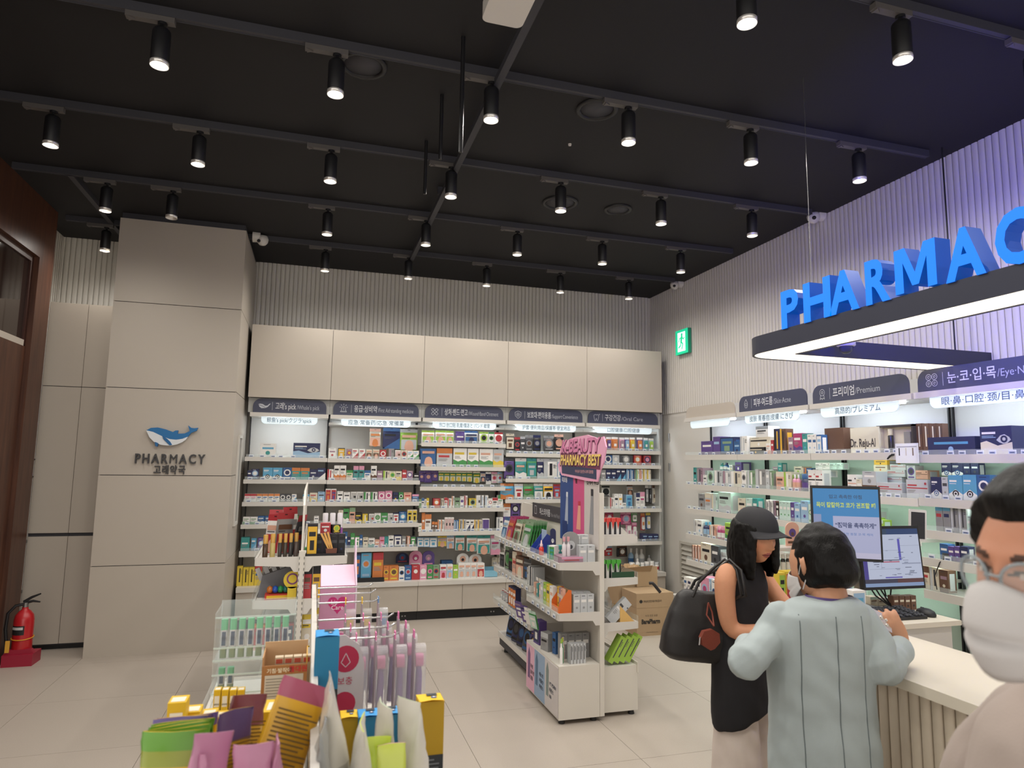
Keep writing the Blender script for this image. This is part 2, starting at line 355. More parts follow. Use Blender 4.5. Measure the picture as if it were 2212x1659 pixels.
# security cameras
def cctv(px, py, x=None, y=None, lab='', out=(-1, 0)):
    q = at(px, py, x=x, y=y); t = thing('security_camera', lab, 'camera', (q.x, q.y, q.z), group='white dome cameras')
    d = Vector((out[0], out[1], 0))
    b = MB().tube([q+d*0+Vector((0, 0, .02)), q+d*.07+Vector((0, 0, .02))], [.055, .05], 16); b.obj('mount', 'white', t)
    c = q+d*.09+Vector((0, 0, -.01)); MB().lathe([(.0, -.055), (.03, -.045), (.05, -.02), (.055, .01), (.045, .04), (0, .05)], 16, c, cap=False).obj('dome', 'white', t)
    e = c+Vector((-.03, -.04, -.02)); MB().lathe([(0, -.018), (.014, -.01), (.018, 0), (.014, .01), (0, .018)], 12, e, cap=False).obj('lens', 'black', t)
cctv(1472, 616, x=XR-.02, lab='white dome camera on the ribbed wall near the back corner')
cctv(1776, 470, x=XR-.02, lab='white dome camera on the ribbed wall above the blue letters')
cctv(546, 515, y=PY+.22, lab='white dome camera at the top of the white column', out=(1, 0))
# ================================================================ column emblem and lettering
X_, Y_, Z_ = Vector((1, 0, 0)), Vector((0, 1, 0)), Vector((0, 0, 1))
def wp(zx, zy): q = at(zx/3.016, 450+zy/3.016, y=PY-.02); return (q.x, q.z)
t = thing('whale_emblem', 'blue and white whale emblem on the white column', 'emblem', (-1.22, PY, 1.7))
upper = [(955, 1447), (985, 1431), (1030, 1428), (1080, 1440), (1128, 1458), (1145, 1448), (1163, 1447), (1158, 1469), (1205, 1467), (1238, 1452), (1232, 1432), (1228, 1415), (1245, 1430), (1268, 1433), (1292, 1430), (1282, 1450), (1262, 1457), (1246, 1464), (1226, 1488), (1190, 1502), (1150, 1508), (1110, 1504), (1075, 1492), (1040, 1476), (1000, 1457), (970, 1450)]
lower = [(955, 1447), (970, 1450), (1000, 1457), (1040, 1476), (1075, 1492), (1110, 1504), (1150, 1508), (1190, 1502), (1226, 1488), (1212, 1508), (1185, 1526), (1150, 1540), (1105, 1547), (1050, 1541), (1005, 1522), (975, 1492)]
MB().prism([wp(*p) for p in upper], PY-.034, PY-.012, 'y', '#1f6aa3').obj('back', 'print', t)
MB().prism([wp(*p) for p in lower], PY-.034, PY-.012, 'y', '#d9dde0').obj('belly', 'print', t)
for nm, P in (('flipper', [(1060, 1482), (1090, 1500), (1112, 1522), (1124, 1541), (1108, 1544), (1085, 1522), (1066, 1502)]), ('fin', [(1012, 1522), (1034, 1530), (1027, 1553), (1014, 1548)])):
    MB().prism([wp(*p) for p in P], PY-.040, PY-.014, 'y', '#1b5f95').obj(nm, 'print', t)
MB().box(wp(1070, 1490)[0], wp(1180, 1490)[0], PY-.012, PY-.0005, wp(1100, 1496)[1], wp(1100, 1484)[1], '#666').obj('standoff', 'print', t)
mat('letterdark', '#3b3a3c', rough=.45)
for s_, px0, px1, py, hh, lab in (('PHARMACY', 292, 443, 1000, .083, 'raised dark PHARMACY lettering under the whale emblem'), ('고래약국', 332, 400, 1022, .060, 'raised dark Korean lettering under the PHARMACY word')):
    a, c = at(px0, py, y=PY), at(px1, py, y=PY)
    tt = thing('column_lettering', lab, 'lettering', (a.x, PY, a.z)); n = len(s_); wid = (c.x-a.x)
    gw = [max(v[0] for v in glyphs(ch, .02)[0])-min(v[0] for v in glyphs(ch, .02)[0]) for ch in s_]
    k = wid*(.80 if s_[0] == 'P' else .86)/sum(gw); gap = (wid-k*sum(gw))/(n-1); x = a.x
    for ch, g in zip(s_, gw):
        MB().text(ch, (x, PY-.001, a.z), X_, Z_, hh, g*k, bold=0. if ch == 'M' else .02, ext=.18).obj('letter', 'letterdark', tt); x += g*k+gap
# ================================================================ upper cabinets along the back wall
BX = [-.665, .14, 1.112, 2.07, 3.036, 4.02]; UY = 7.15
SIGN = ["Whale's pick", 'First Aid', 'Wound Band Ointment', 'Support Convenience', 'Oral Care']
for k in range(5):
    x0, x1 = BX[k], BX[k+1]
    t = thing('upper_cabinet', f'beige flat-fronted upper cabinet above the {SIGN[k]} sign', 'cabinet', ((x0+x1)/2, UY, 2.28), group='upper cabinets along the back wall')
    MB().box(x0+.001, x1-.001, UY+.02, YB-.02, 2.29, 3.022).obj('body', 'charcoal', t)
    MB().box(x0+.002, x1-.002, UY, UY+.019, 2.275, 3.022).obj('door', 'panel', t)
    t = thing('base_cabinet', f'low beige base cabinet under the {SIGN[k]} shelves', 'cabinet', ((x0+x1)/2, 7.12, 0), group='base cabinets along the back wall')
    MB().box(x0+.001, x1-.001, 7.145, YB-.02, .09, .355).obj('body', 'charcoal', t)
    mid = (x0+x1)/2 if k else x1
    for a, c in ((x0, mid), (mid, x1)) if k else ((x0, x1),): MB().box(a+.002, c-.002, 7.125, 7.144, .095, .352).obj('door', 'panel', t)
    b = MB().box(x0+.001, x1-.001, 7.16, YB-.02, 0, .09); b.obj('plinth', 'black', t)
    for q in (.12, .15): MB().disc((x1-q, 7.159, .045), X_, Z_, .008).obj('screw', 'steel', t)
    MB().box(x0+.001, x1-.001, 7.105, YB-.02, .356, .40).obj('worktop', 'white', t)
# ================================================================ shelving bays along the back wall
mat('striplight', '#ffffff', emit='#eaf4ff', estr=STRIP_E)
mat('backlit', '#e8f4fa', rough=.4, emit='#cfeaf7', estr=.42)
mat('backpanel', '#d3cfc7', rough=.7, noise=.03, nscale=5)
mat('sidepanel', '#bfc0bc', rough=.55)
FY = 7.20; BK = 7.58
LIPS = [[(620, 988, 998), (620, 1036, 1045.5), (620, 1084, 1093), (620, 1132, 1142), (590, 1189, 1204)],
        [(830, 991.5, 1001.5), (830, 1037.5, 1047), (830, 1084, 1092), (850, 1130, 1138.5), (830, 1182, 1191)],
        [(1000, 957.5, 968), (1000, 1008.5, 1018), (1000, 1051.5, 1061), (1000, 1097, 1105.5), (1000, 1147.5, 1155.5)],
        [(1150, 979.5, 988), (1150, 1034, 1042), (1150, 1078.5, 1087), (1095, 1146, 1154), (1095, 1185, 1193)],
        [(1365, 973.5, 983.5), (1365, 1004.5, 1012.5), (1365, 1039.5, 1047.5), (1365, 1098.5, 1106), (1390, 1169.5, 1177)]]
SHZ = [[round(at(px, a, y=FY).z, 3) for px, a, c in row] for row in LIPS]
SGT = [("고래's pick", "/Whale's pick", "鲸鱼's pick/クジラ'spick"), ('응급·상비약', '/First Aid·standing medicine', '应急·常备药/応急·常備薬'), ('상처·밴드·연고', '/Wound·Band·Ointment', '伤口·创口贴·乳膏/傷あと·バンド·軟膏'), ('보호대·편의용품', '/Support·Convenience', '护套·便利用品/保護帯·便宜用品'), ('구강건강', '/Oral Care', '口腔健康/口腔健康')]
def icon(b, k, O, U, V, r):
    C = '#c9cdd6'; w = r*.11
    def ln(p, cl=False, s=1): b.line(O, U, V, [(x*r*s, y*r*s) for x, y in p], w, C, 0, cl)
    def arc(cx, cy, rr, a0, a1, n=10): ln([(cx+rr*math.cos(R(a0+(a1-a0)*i/n)), cy+rr*math.sin(R(a0+(a1-a0)*i/n))) for i in range(n+1)])
    if k == 0:
        P = [(-1.3, .35), (-.9, .5), (-.3, .4), (.3, .0), (.8, .1), (1.15, .5), (1.5, .6), (1.2, .2), (.8, -.3), (.2, -.55), (-.6, -.6), (-1.1, -.2)]
        b.add([O+U*x*r+V*y*r for x, y in P], [tuple(range(len(P)))[::-1]], C)
        b.line(O-(U.cross(V))*-.0006, U, V, [(-1.2*r, .2*r), (-.5*r, .0), (.2*r, -.35*r)], w*.9, '#31344a')
    elif k == 1: arc(0, 0, .5, 0, 180); ln([(-.5, 0), (-.5, -.6)]); ln([(.5, 0), (.5, -.6)]); ln([(-.75, -.65), (.75, -.65), (.75, -.85), (-.75, -.85)], True); [ln([(.75*math.cos(R(a)), .2+.75*math.sin(R(a))), (1.0*math.cos(R(a)), .2+1.0*math.sin(R(a)))]) for a in (10, 50, 90, 130, 170)]; ln([(0, .25), (0, -.3)])
    elif k == 2:
        for a in (45, -45):
            c, s2 = math.cos(R(a)), math.sin(R(a)); ln([(x*c-y*s2, x*s2+y*c) for x, y in ((-.95, -.3), (.95, -.3), (1.05, 0), (.95, .3), (-.95, .3), (-1.05, 0))], True)
    elif k == 3: ln([(0, 1), (.85, .65), (.8, -.3), (0, -1), (-.8, -.3), (-.85, .65)], True); arc(0, .05, .45, 0, 360, 14); ln([(-.25, .05), (.25, .05)]); ln([(0, -.2), (0, .3)])
    elif k == 4: ln([(-.75, .6), (-.4, .85), (0, .7), (.4, .85), (.75, .6), (.7, .1), (.45, -.9), (.2, -.85), (0, -.2), (-.2, -.85), (-.45, -.9), (-.7, .1)], True); ln([(.95, 1.0), (.95, .75)]); ln([(.83, .88), (1.07, .88)])
    elif k == 5: ln([(0, 1), (.5, .3), (.55, -.2), (.3, -.8), (-.3, -.8), (-.55, -.2), (-.5, .3)], True); arc(0, -.1, .3, 0, 360)
    elif k == 6: arc(0, .3, .6, 0, 360, 14); arc(0, .3, .25, 0, 360, 5); ln([(-.4, -.2), (-.55, -.95), (-.2, -.7), (0, -1)]); ln([(.4, -.2), (.55, -.95), (.2, -.7), (0, -1)])
    elif k == 7:
        for cx, cy in ((-.5, .5), (.5, .5), (-.5, -.5), (.5, -.5)): arc(cx, cy, .45, 0, 360, 12); arc(cx, cy, .18, 0, 300, 5)
    return b
def header(t, k, a, c, front, U, N, z0, z1, ktext, etext, ltext, tw, dark=True):
    """a rounded dark header board over a lit drop sign; runs from a to c along U at depth 'front' with outward normal N"""
    O = front + U*a
    n = 6; r = .075; L = c-a; h = z1-z0
    pts = [(0, 0), (L, 0)] + [(L-r+r*math.cos(R(90*i/n)), h-r+r*math.sin(R(90*i/n))) for i in range(n+1)] + [(r-r*math.sin(R(90*i/n)), h-r+r*math.cos(R(90*i/n))) for i in range(n+1)]
    Q = lambda p, d: O+U*p[0]+Z_*(z0-O.z+p[1])+N*d
    b = MB(); m_ = len(pts); b.add([Q(p, 0) for p in pts]+[Q(p, -.012) for p in pts], [tuple(range(m_)), tuple(range(m_, 2*m_))[::-1]]+[(i, m_+i, m_+(i+1) % m_, (i+1) % m_) for i in range(m_)])
    hd = b.obj('header_board', 'navy' if dark else 'panel', t)
    if dark:
        b = MB(); D = N*.0015
        icon(b, k, Q((.105, h*.48), .0015), U, Z_, .042); b.line(Q((.185, h*.48), .0015), U, Z_, [(0, -.042), (0, .042)], .004, '#a9adb8')
        w1 = tw[0]*(L-.27); b.text(ktext, Q((.215, h*.29), .0015), U, Z_, .058, w1, '#d6d8de', bold=.012)
        b.text(etext, Q((.215+w1+.008, h*.29), .0015), U, Z_, .046, tw[1]*(L-.27), '#b9bdc8'); b.obj('lettering', 'print', hd)
    # white fascia under the board
    F = lambda u0, u1, d0, d1, za, zb: MB().add([O+U*u+N*d+Z_*(z-O.z) for z in (za, zb) for u, d in ((u0, d0), (u1, d0), (u1, d1), (u0, d1))], [(0, 1, 5, 4), (1, 2, 6, 5), (2, 3, 7, 6), (3, 0, 4, 7), (4, 5, 6, 7), (3, 2, 1, 0)])
    F(-.025, L+.025, .012, -.30, z0-.042, z0-.002).obj('canopy', 'white', t)
    F(.10, L-.10, -.05, -.08, z0-.056, z0-.043).obj('light_strip', 'striplight', t)
    r = .045; h2 = .072; g = .085; L2 = L-2*g
    pts = [(g, 0), (g, -h2+r)] + [(g+r-r*math.cos(R(90*i/n)), -h2+r-r*math.sin(R(90*i/n))) for i in range(1, n+1)] + [(L-g-r+r*math.sin(R(90*i/n)), -h2+r-r*math.cos(R(90*i/n))) for i in range(n+1)] + [(L-g, 0)]
    Q2 = lambda p, d: O+U*p[0]+Z_*(z0-.043-O.z+p[1])+N*d
    b = MB(); m_ = len(pts); b.add([Q2(p, 0.004) for p in pts]+[Q2(p, -.004) for p in pts], [tuple(range(m_)), tuple(range(m_, 2*m_))[::-1]]+[(i, m_+i, m_+(i+1) % m_, (i+1) % m_) for i in range(m_)])
    ds = b.obj('drop_sign', 'backlit', t)
    if ltext: MB().text(ltext, Q2((L/2, -h2*.72), .0055), U, Z_, .040, min(L2*.8, .047*len(ltext)), '#46586f', al='c').obj('lettering', 'print', ds)
TW = [(.45, .50), (.38, .60), (.42, .56), (.46, .52), (.32, .44)]
for k in range(5):
    x0, x1 = BX[k]+.012, BX[k+1]-.012
    t = thing('shelving_bay', f'white wall shelving bay under the {SIGN[k]} sign', 'shelving', ((x0+x1)/2, 7.4, .4), group='wall shelving bays at the back')
    MB().box(BX[k]+.001, BX[k+1]-.001, BK, BK+.02, .405, 2.274).obj('back_panel', 'backpanel', t)
    for x in ((BX[k]+.002, BX[k]+.011), (BX[k+1]-.011, BX[k+1]-.002)): MB().box(x[0], x[1], BK-.03, BK, .405, 2.2).obj('upright', 'black', t)
    header(t, k, BX[k]+.05 if k == 0 else BX[k]+.035, BX[k+1]-.035, Vector((0, FY, 0)), X_, -Y_, 2.125, 2.265, *SGT[k], TW[k])
    for q, z in enumerate(SHZ[k]):
        thick = .058 if (k == 0 and q == 4) else .042
        sh = MB().box(x0-.008, x1+.008, FY, BK-.005, z-.028, z-.010).box(x0-.01, x1+.01, FY-.012, FY, z-thick, z).obj('shelf', 'white', t)
        MB().box(x0, x1, FY+.002, FY+.005, z-.009, z+.028).obj('front_lip', 'acrylic', sh)
    MB().box(BX[k]+.001, BX[k+1]-.001, FY+.03, FY+.04, 2.126, 2.274).obj('added_fascia', 'sidepanel', t)  # pale panel added so the gap above the header catches light
    if k: MB().box(BX[k]+.001, BX[k+1]-.001, FY+.06, BK-.005, 2.02, 2.045).obj('top_ledge', 'white', t)
MB().box(4.006, 4.02, FY+.02, BK, .405, 2.27).obj('side_panel', 'sidepanel', t)
MB().box(4.021, XR-.02, 7.35, 7.40, 0, 2.27).obj('trim_1', 'sidepanel', kind='structure')
# ================================================================ shelving bays along the right wall
RX = 3.78; RB = 4.10
mat('mint', '#cfe8dc', rough=.6, noise=.02, nscale=4); mat('paleback', '#c6c6c6', rough=.6, noise=.02, nscale=4)
RBAY = [(6.235, 5.345, 'blank cream', None), (5.315, 4.39, 'Skin Acne', ('피부·여드름', '/Skin·Acne', '皮肤·青春痘/皮膚·にきび', (.42, .36), 5)), (4.36, 3.43, 'Premium', ('프리미엄', '/Premium', '高昂的/プレミアム', (.34, .36), 6)), (3.40, 2.35, 'Eye Nose Mouth', ('눈·코·입·목', '/Eye·Nose·Mouth', '眼·鼻·口腔·颈/目·鼻·口·首', (.42, .55), 7))]
RZ = [[1.755, 1.454, 1.204, .943, .680]]*3 + [[1.738, 1.462, 1.261, 1.087, .885]]
mat('shelfled', '#fff', emit='#eafff4', estr=16.0)
for k, (ya, yb, nm, sg) in enumerate(RBAY):
    t = thing('shelving_bay', f'white wall shelving bay under the {nm} sign', 'shelving', (RX+.2, (ya+yb)/2, .3), group='wall shelving bays on the right')
    MB().box(RB, RB+.02, yb-.014, ya+.014, .34, 1.72).obj('back_panel', 'mint', t); MB().box(RB, RB+.02, yb-.014, ya+.014, 1.72, 2.285).obj('upper_back_panel', 'paleback', t)
    MB().box(RB-.02, RB, yb-.006, yb+.004, .34, 2.1).obj('upright', 'black', t); MB().box(RB-.02, RB, ya-.004, ya+.006, .34, 2.1).obj('upright', 'black', t)
    U = Vector((0, -1, 0)); N = Vector((-1, 0, 0))
    if sg: header(t, sg[4], -ya+.02, -yb-.02, Vector((RX, 0, 0)), U, N, 2.145, 2.285, sg[0], sg[1], sg[2], sg[3])
    else: header(t, 0, -ya+.02, -yb-.02, Vector((RX, 0, 0)), U, N, 2.145, 2.255, '', '', '', (0, 0), False)
    for q, z in enumerate(RZ[k]):
        y0, y1 = yb-.012, ya+.012
        sh = MB().box(RX, RB-.005, y0, y1, z-.030, z-.010).box(RX-.012, RX, y0, y1, z-.052, z).obj('shelf', 'white', t)
        MB().box(RX+.002, RX+.005, y0, y1, z-.009, z+.030).obj('front_lip', 'acrylic', sh)
        if q < 4: MB().box(RX+.02, RX+.035, y0+.05, y1-.05, z-.036, z-.031).obj('led_strip', 'shelfled', sh)
    t2 = thing('base_cabinet', f'low white base cabinet under the {nm} shelves', 'cabinet', (RX, (ya+yb)/2, 0), group='base cabinets on the right')
    MB().box(3.62, RB+.02, yb-.014, ya+.014, .06, .285).obj('body', 'panel', t2); MB().box(3.58, RB+.02, yb-.015, ya+.015, .286, .336).obj('worktop', 'white', t2); MB().box(3.66, RB, yb-.01, ya+.01, 0, .06).obj('plinth', 'black', t2)
# ================================================================ exit sign
q = at(1464, 717, x=XR-.05)
t = thing('exit_sign', 'green and white emergency exit sign with running figure on the ribbed wall', 'sign', (XR-.05, 6.8, 2.95))
y0, y1, z0, z1 = 6.66, 6.93, 2.945, 3.235
MB().box(XR-.06, XR-.017, y0, y1, z0, z1, '#2a9d76').obj('housing', 'print', t)
mat('exitgreen', '#18b183', emit='#18c58f', estr=.9); mat('exitwhite', '#e6fff6', emit='#d5fff0', estr=.95)
MB().box(XR-.064, XR-.06, y0, y1, z0, z1).obj('face', 'exitgreen', t)
b = MB(); O = Vector((XR-.0655, (y0+y1)/2, (z0+z1)/2)); U = Vector((0, -1, 0)); V = Z_
b.quad(O+U*-.085+V*-.115, U*.17, V*.23, m=0)
b.obj('door_symbol', 'exitwhite', t); b = MB(); O = O+Vector((-.001, 0, 0))
b.disc(O+U*.01+V*.085, U, V, .018, m=0)
for P, w_ in (([(.01, .06), (-.005, .0)], .035), ([(.0, .05), (-.04, .04), (-.055, .005)], .014), ([(.015, .05), (.045, .025), (.065, .045)], .014), ([(-.005, .0), (.03, -.03), (.01, -.085)], .018), ([(-.005, .0), (-.02, -.045), (-.06, -.065)], .018)): b.line(O, U, V, P, w_)
b.obj('running_figure', 'exitgreen', t)
# ================================================================ pendant ring light with the PHARMACY letters
RGX, RGZ, RGH, RGW = 2.42, 2.294, .10, .232
t = thing('pendant_ring_light', 'large dark rounded pendant frame with glowing white underside above the counter', 'pendant light', (2.42, 2.4, RGZ))
x0, x1, y0, y1, rr = RGX, at(2203, 775, y=3.35).x, .0, 3.38, .19
def ringpts(ins, n=10):
    r_ = max(rr-ins, .004); P = []
    for cx, cy, a0 in ((x1-ins-r_, y0+ins+r_, -90), (x1-ins-r_, y1-ins-r_, 0), (x0+ins+r_, y1-ins-r_, 90), (x0+ins+r_, y0+ins+r_, 180)): P += [(cx+r_*math.cos(R(a0+90*i/n)), cy+r_*math.sin(R(a0+90*i/n))) for i in range(n+1)]
    return P
def ringband(b, ia, ib, za, zb, **k):
    A, Bp = ringpts(ia), ringpts(ib); n = len(A)
    vs = [(x, y, za) for x, y in A]+[(x, y, za) for x, y in Bp]+[(x, y, zb) for x, y in A]+[(x, y, zb) for x, y in Bp]
    fs = []
    for i in range(n):
        j = (i+1) % n; fs += [(i, j, 2*n+j, 2*n+i), (n+j, n+i, 3*n+i, 3*n+j), (2*n+i, 2*n+j, 3*n+j, 3*n+i), (j, i, n+i, n+j)]
    return b.add(vs, fs, **k)
mat('ringdark', '#2c2f40', rough=.5)
b = MB(); ringband(b, 0, .012, RGZ, RGZ+RGH); ringband(b, RGW-.012, RGW, RGZ, RGZ+RGH); ringband(b, .012, RGW-.012, RGZ+.06, RGZ+RGH); b.obj('frame', 'ringdark', t)
mat('ringglow', '#fff8ee', emit='#fff0da', estr=RING_E)
b = MB(); ringband(b, .013, RGW-.013, RGZ+.004, RGZ+.014); b.obj('diffuser', 'ringglow', t)
for x, y in ((2.53, 2.88), (2.53, .6), (3.7, .6)): MB().tube([(x, y, RGZ+RGH), (x, y, ZC)], .0016, 5).obj('suspension_wire', 'steel', t)
q = at(2064, 765, y=y1-.1); MB().tube([(q.x, y1-.1, RGZ+RGH), (q.x, y1-.1, ZC)], .005, 6).lathe([(.03, 0), (.03, .02), (.008, .03)], 12, (q.x, y1-.1, RGZ+RGH)).obj('power_cable', 'black', t)
mat('bluelit', '#001030', emit='#0080ff', estr=1.3*BLUE_E); mat('blueside', '#0b3a8c', rough=.4, emit='#024aa0', estr=.6*BLUE_E); mat('bluehalo', '#0030ff', emit='#1020ff', estr=75*BLUE_E)
t = thing('illuminated_letters', 'glowing blue PHARMACY letters standing on the pendant ring', 'sign', (RGX+.03, 2.4, RGZ+RGH+.001))
U = Vector((0, -1, 0))
LX = [(1697, 1735), (1746, 1806), (1802, 1868), (1883, 1937), (1949, 2041), (2060, 2150), (2173, 2262), (2280, 2370)]
for ch, (pa, pb) in zip('PHARMACY', LX):
    ya, yb = at(pa, 690, x=RGX+.02).y, at(pb, 690, x=RGX+.02).y; yb = max(yb, ya-.3)
    if ch == 'M':
        P_ = [(0, 0), (0, 1), (.27, 1), (.5, .40), (.73, 1), (1, 1), (1, 0), (.79, 0), (.79, .68), (.58, .12), (.42, .12), (.21, .68), (.21, 0)]
        b = MB().prism([(ya-u*(ya-yb), RGZ+RGH+.006+.198*v) for u, v in P_], RGX-.008, RGX+.075, 'x', m=1); b.m[0] = 0; b.m[1] = 2; b.obj('letter', ['bluelit', 'blueside', 'bluehalo'], t)
    else: MB().text(ch, (RGX+.075, ya, RGZ+RGH+.006), U, Z_, .198, ya-yb, bold=.02 if ch == 'M' else .035, ext=.30, ecol=((1, 1, 1), 1)).obj('letter', ['bluelit', 'blueside', 'bluehalo'], t)
    MB().box(RGX+.03, RGX+.07, yb+.01, ya-.01, RGZ+RGH+.001, RGZ+RGH+.007).obj('foot', 'ringdark', t)
q = at(1822, 752, y=3.05)
t = thing('security_camera', 'white dome camera under the pendant ring frame', 'camera', (q.x, 3.05, 2.2), group='white dome cameras')
MB().lathe([(.05, .03), (.05, .0), (.04, -.005)], 16, (q.x, 3.03, q.z+.01)).tube([(q.x, 3.03, q.z+.03), (q.x, 3.03, RGZ+.07), (q.x, 3.155, RGZ+.07)], .008).obj('mount', 'white', t); MB().lathe([(.038, .0), (.032, -.025), (.015, -.038), (0, -.04)], 16, (q.x, 3.03, q.z+.004), cap=False).obj('dome', mat('domegrey', '#3b3f48', rough=.1) and 'domegrey', t)
# ================================================================ merchandise
PAL = dict(w='#e6e4df', k='#1e1d22', n='#262d5c', b='#2a5f9f', s='#4ea3cf', t='#2f9a96', g='#3f9a4a', l='#9cc93a', y='#e7c62c', o='#df7a34', r='#c23038', p='#e08fae', m='#b8336f', v='#5b418f', e='#d9cdb4', u='#6b4632', h='#8f8f8f', i='#bcc0c2', d='#45464c', a='#a07d90', c='#b9d8cc', f='#e2a58a', x='#efb41f', q='#8fb7da', z='#7fa07a')
CN = dict(w='white', k='black', n='navy', b='blue', s='sky blue', t='teal', g='green', l='lime', y='yellow', o='orange', r='red', p='pink', m='magenta', v='purple', e='cream', u='brown', h='grey', i='silver grey', d='dark grey', a='mauve', c='mint', f='peach', x='amber', q='pale blue', z='sage')
def _mute(h):
    c = [int(h[i:i+2], 16) for i in (1, 3, 5)]; g = sum(c)/3
    return '#%02x%02x%02x' % tuple(int(max(0, min(255, g+(v-g)*.80))) for v in c)
PAL = {k: _mute(v) for k, v in PAL.items()}
def deco(b, D, w, h, y, cs, rng, mt=0):
    """flat print on a pack's front face (plane y, facing -y): colour fields, emblem and lines of type"""
    c2, c3 = cs[1], cs[2]; lay = [0]
    def q(u0, u1, v0, v1, c):
        lay[0] += 1; b.quad((w*u0, y-.0003*lay[0], h*v0), (w*(u1-u0), 0, 0), (0, 0, h*(v1-v0)), c, mt)
    def tri(P, c):
        lay[0] += 1; b.add([(w*u, y-.0003*lay[0], h*v) for u, v in P], [tuple(range(len(P)))], c, mt)
    def ell(u, v, r, c, r2=0):
        lay[0] += 1; rr = r*min(w, h); b.disc((w*u, y-.0003*lay[0], h*v), (1, 0, 0), (0, 0, 1), rr, c, mt, 12, r2*rr)
    def lines(u0, v0, n, c, wd=.5, st=.055):
        for i in range(n): q(u0, u0+wd*(.6+.4*rng.random()), v0-st*i, v0-st*i+st*.45, c)
    if D == 'A': q(0, 1, .72, 1, c2); q(.12, .82, .50, .62, c3); lines(.12, .42, 3, PAL['h'], .7)
    elif D == 'B': tri([(0, 0), (1, 0), (1, .62)], c2); q(.1, .75, .72, .84, c3); lines(.1, .62, 2, PAL['d'], .55)
    elif D == 'C': ell(.5, .58, .40, c2); ell(.5, .58, .26, c3); q(.15, .85, .10, .20, c2); lines(.2, .9, 1, c3, .6)
    elif D == 'D': tri([(0, 0), (1, 0), (1, .30), (.7, .38), (.35, .28), (0, .40)], c2); q(.1, .8, .66, .78, c3); lines(.1, .56, 3, PAL['h'], .6)
    elif D == 'E': q(0, .28, 0, 1, c2); q(.42, .62, .2, .9, c3); lines(.7, .8, 4, PAL['d'], .25)
    elif D == 'F': q(.14, .86, .58, .72, c3); ell(.5, .30, .16, c2); lines(.2, .9, 1, PAL['d'], .5)
    elif D == 'Z':
        for k in range(4): tri([(.05+.24*k, .1), (.15+.24*k, .1), (.25+.22*k, .9), (.17+.22*k, .9)], c2)
        q(.5, .9, .4, .6, c3)
    elif D == 'P': q(.06, .94, .05, .60, c2); ell(.52, .34, .24, c3); ell(.52, .2, .28, c3); q(.1, .9, .72, .86, c3); lines(.12, .66, 1, PAL['d'], .6)
    elif D == 'S': q(.06, .94, .08, .92, c2); q(.18, .82, .62, .76, c3); q(.3, .7, .2, .5, c3)
    elif D == 'Y':   # eye emblem on a split field
        tri([(0, 0), (1, 0), (1, .42), (.55, .30), (.2, .48), (0, .42)], c2); q(.06, .5, .72, .80, PAL['w']); lines(.06, .64, 2, PAL['q'], .45)
        P = [(.52, .5), (.65, .66), (.78, .70), (.92, .60), (.97, .5), (.85, .38), (.72, .36), (.6, .42)]; tri(P, PAL['i']); ell(.76, .53, .13, cs[0]); ell(.76, .53, .06, PAL['i'])
    elif D == 'T':   # toric target emblem
        q(.08, .6, .72, .80, PAL['w']); lines(.08, .64, 1, PAL['w'], .5); tri([(0, 0), (1, 0), (1, .22), (.5, .42), (0, .22)], c2); ell(.5, .24, .24, c3); ell(.5, .24, .15, c2); ell(.5, .24, .08, c3)
    elif D == 'H': q(.02, .98, .52, .58, c2); q(.06, .5, .66, .74, c3); lines(.06, .42, 3, PAL['h'], .4); ell(.9, .8, .07, c3)
    elif D == 'N': pass
_pk = {}
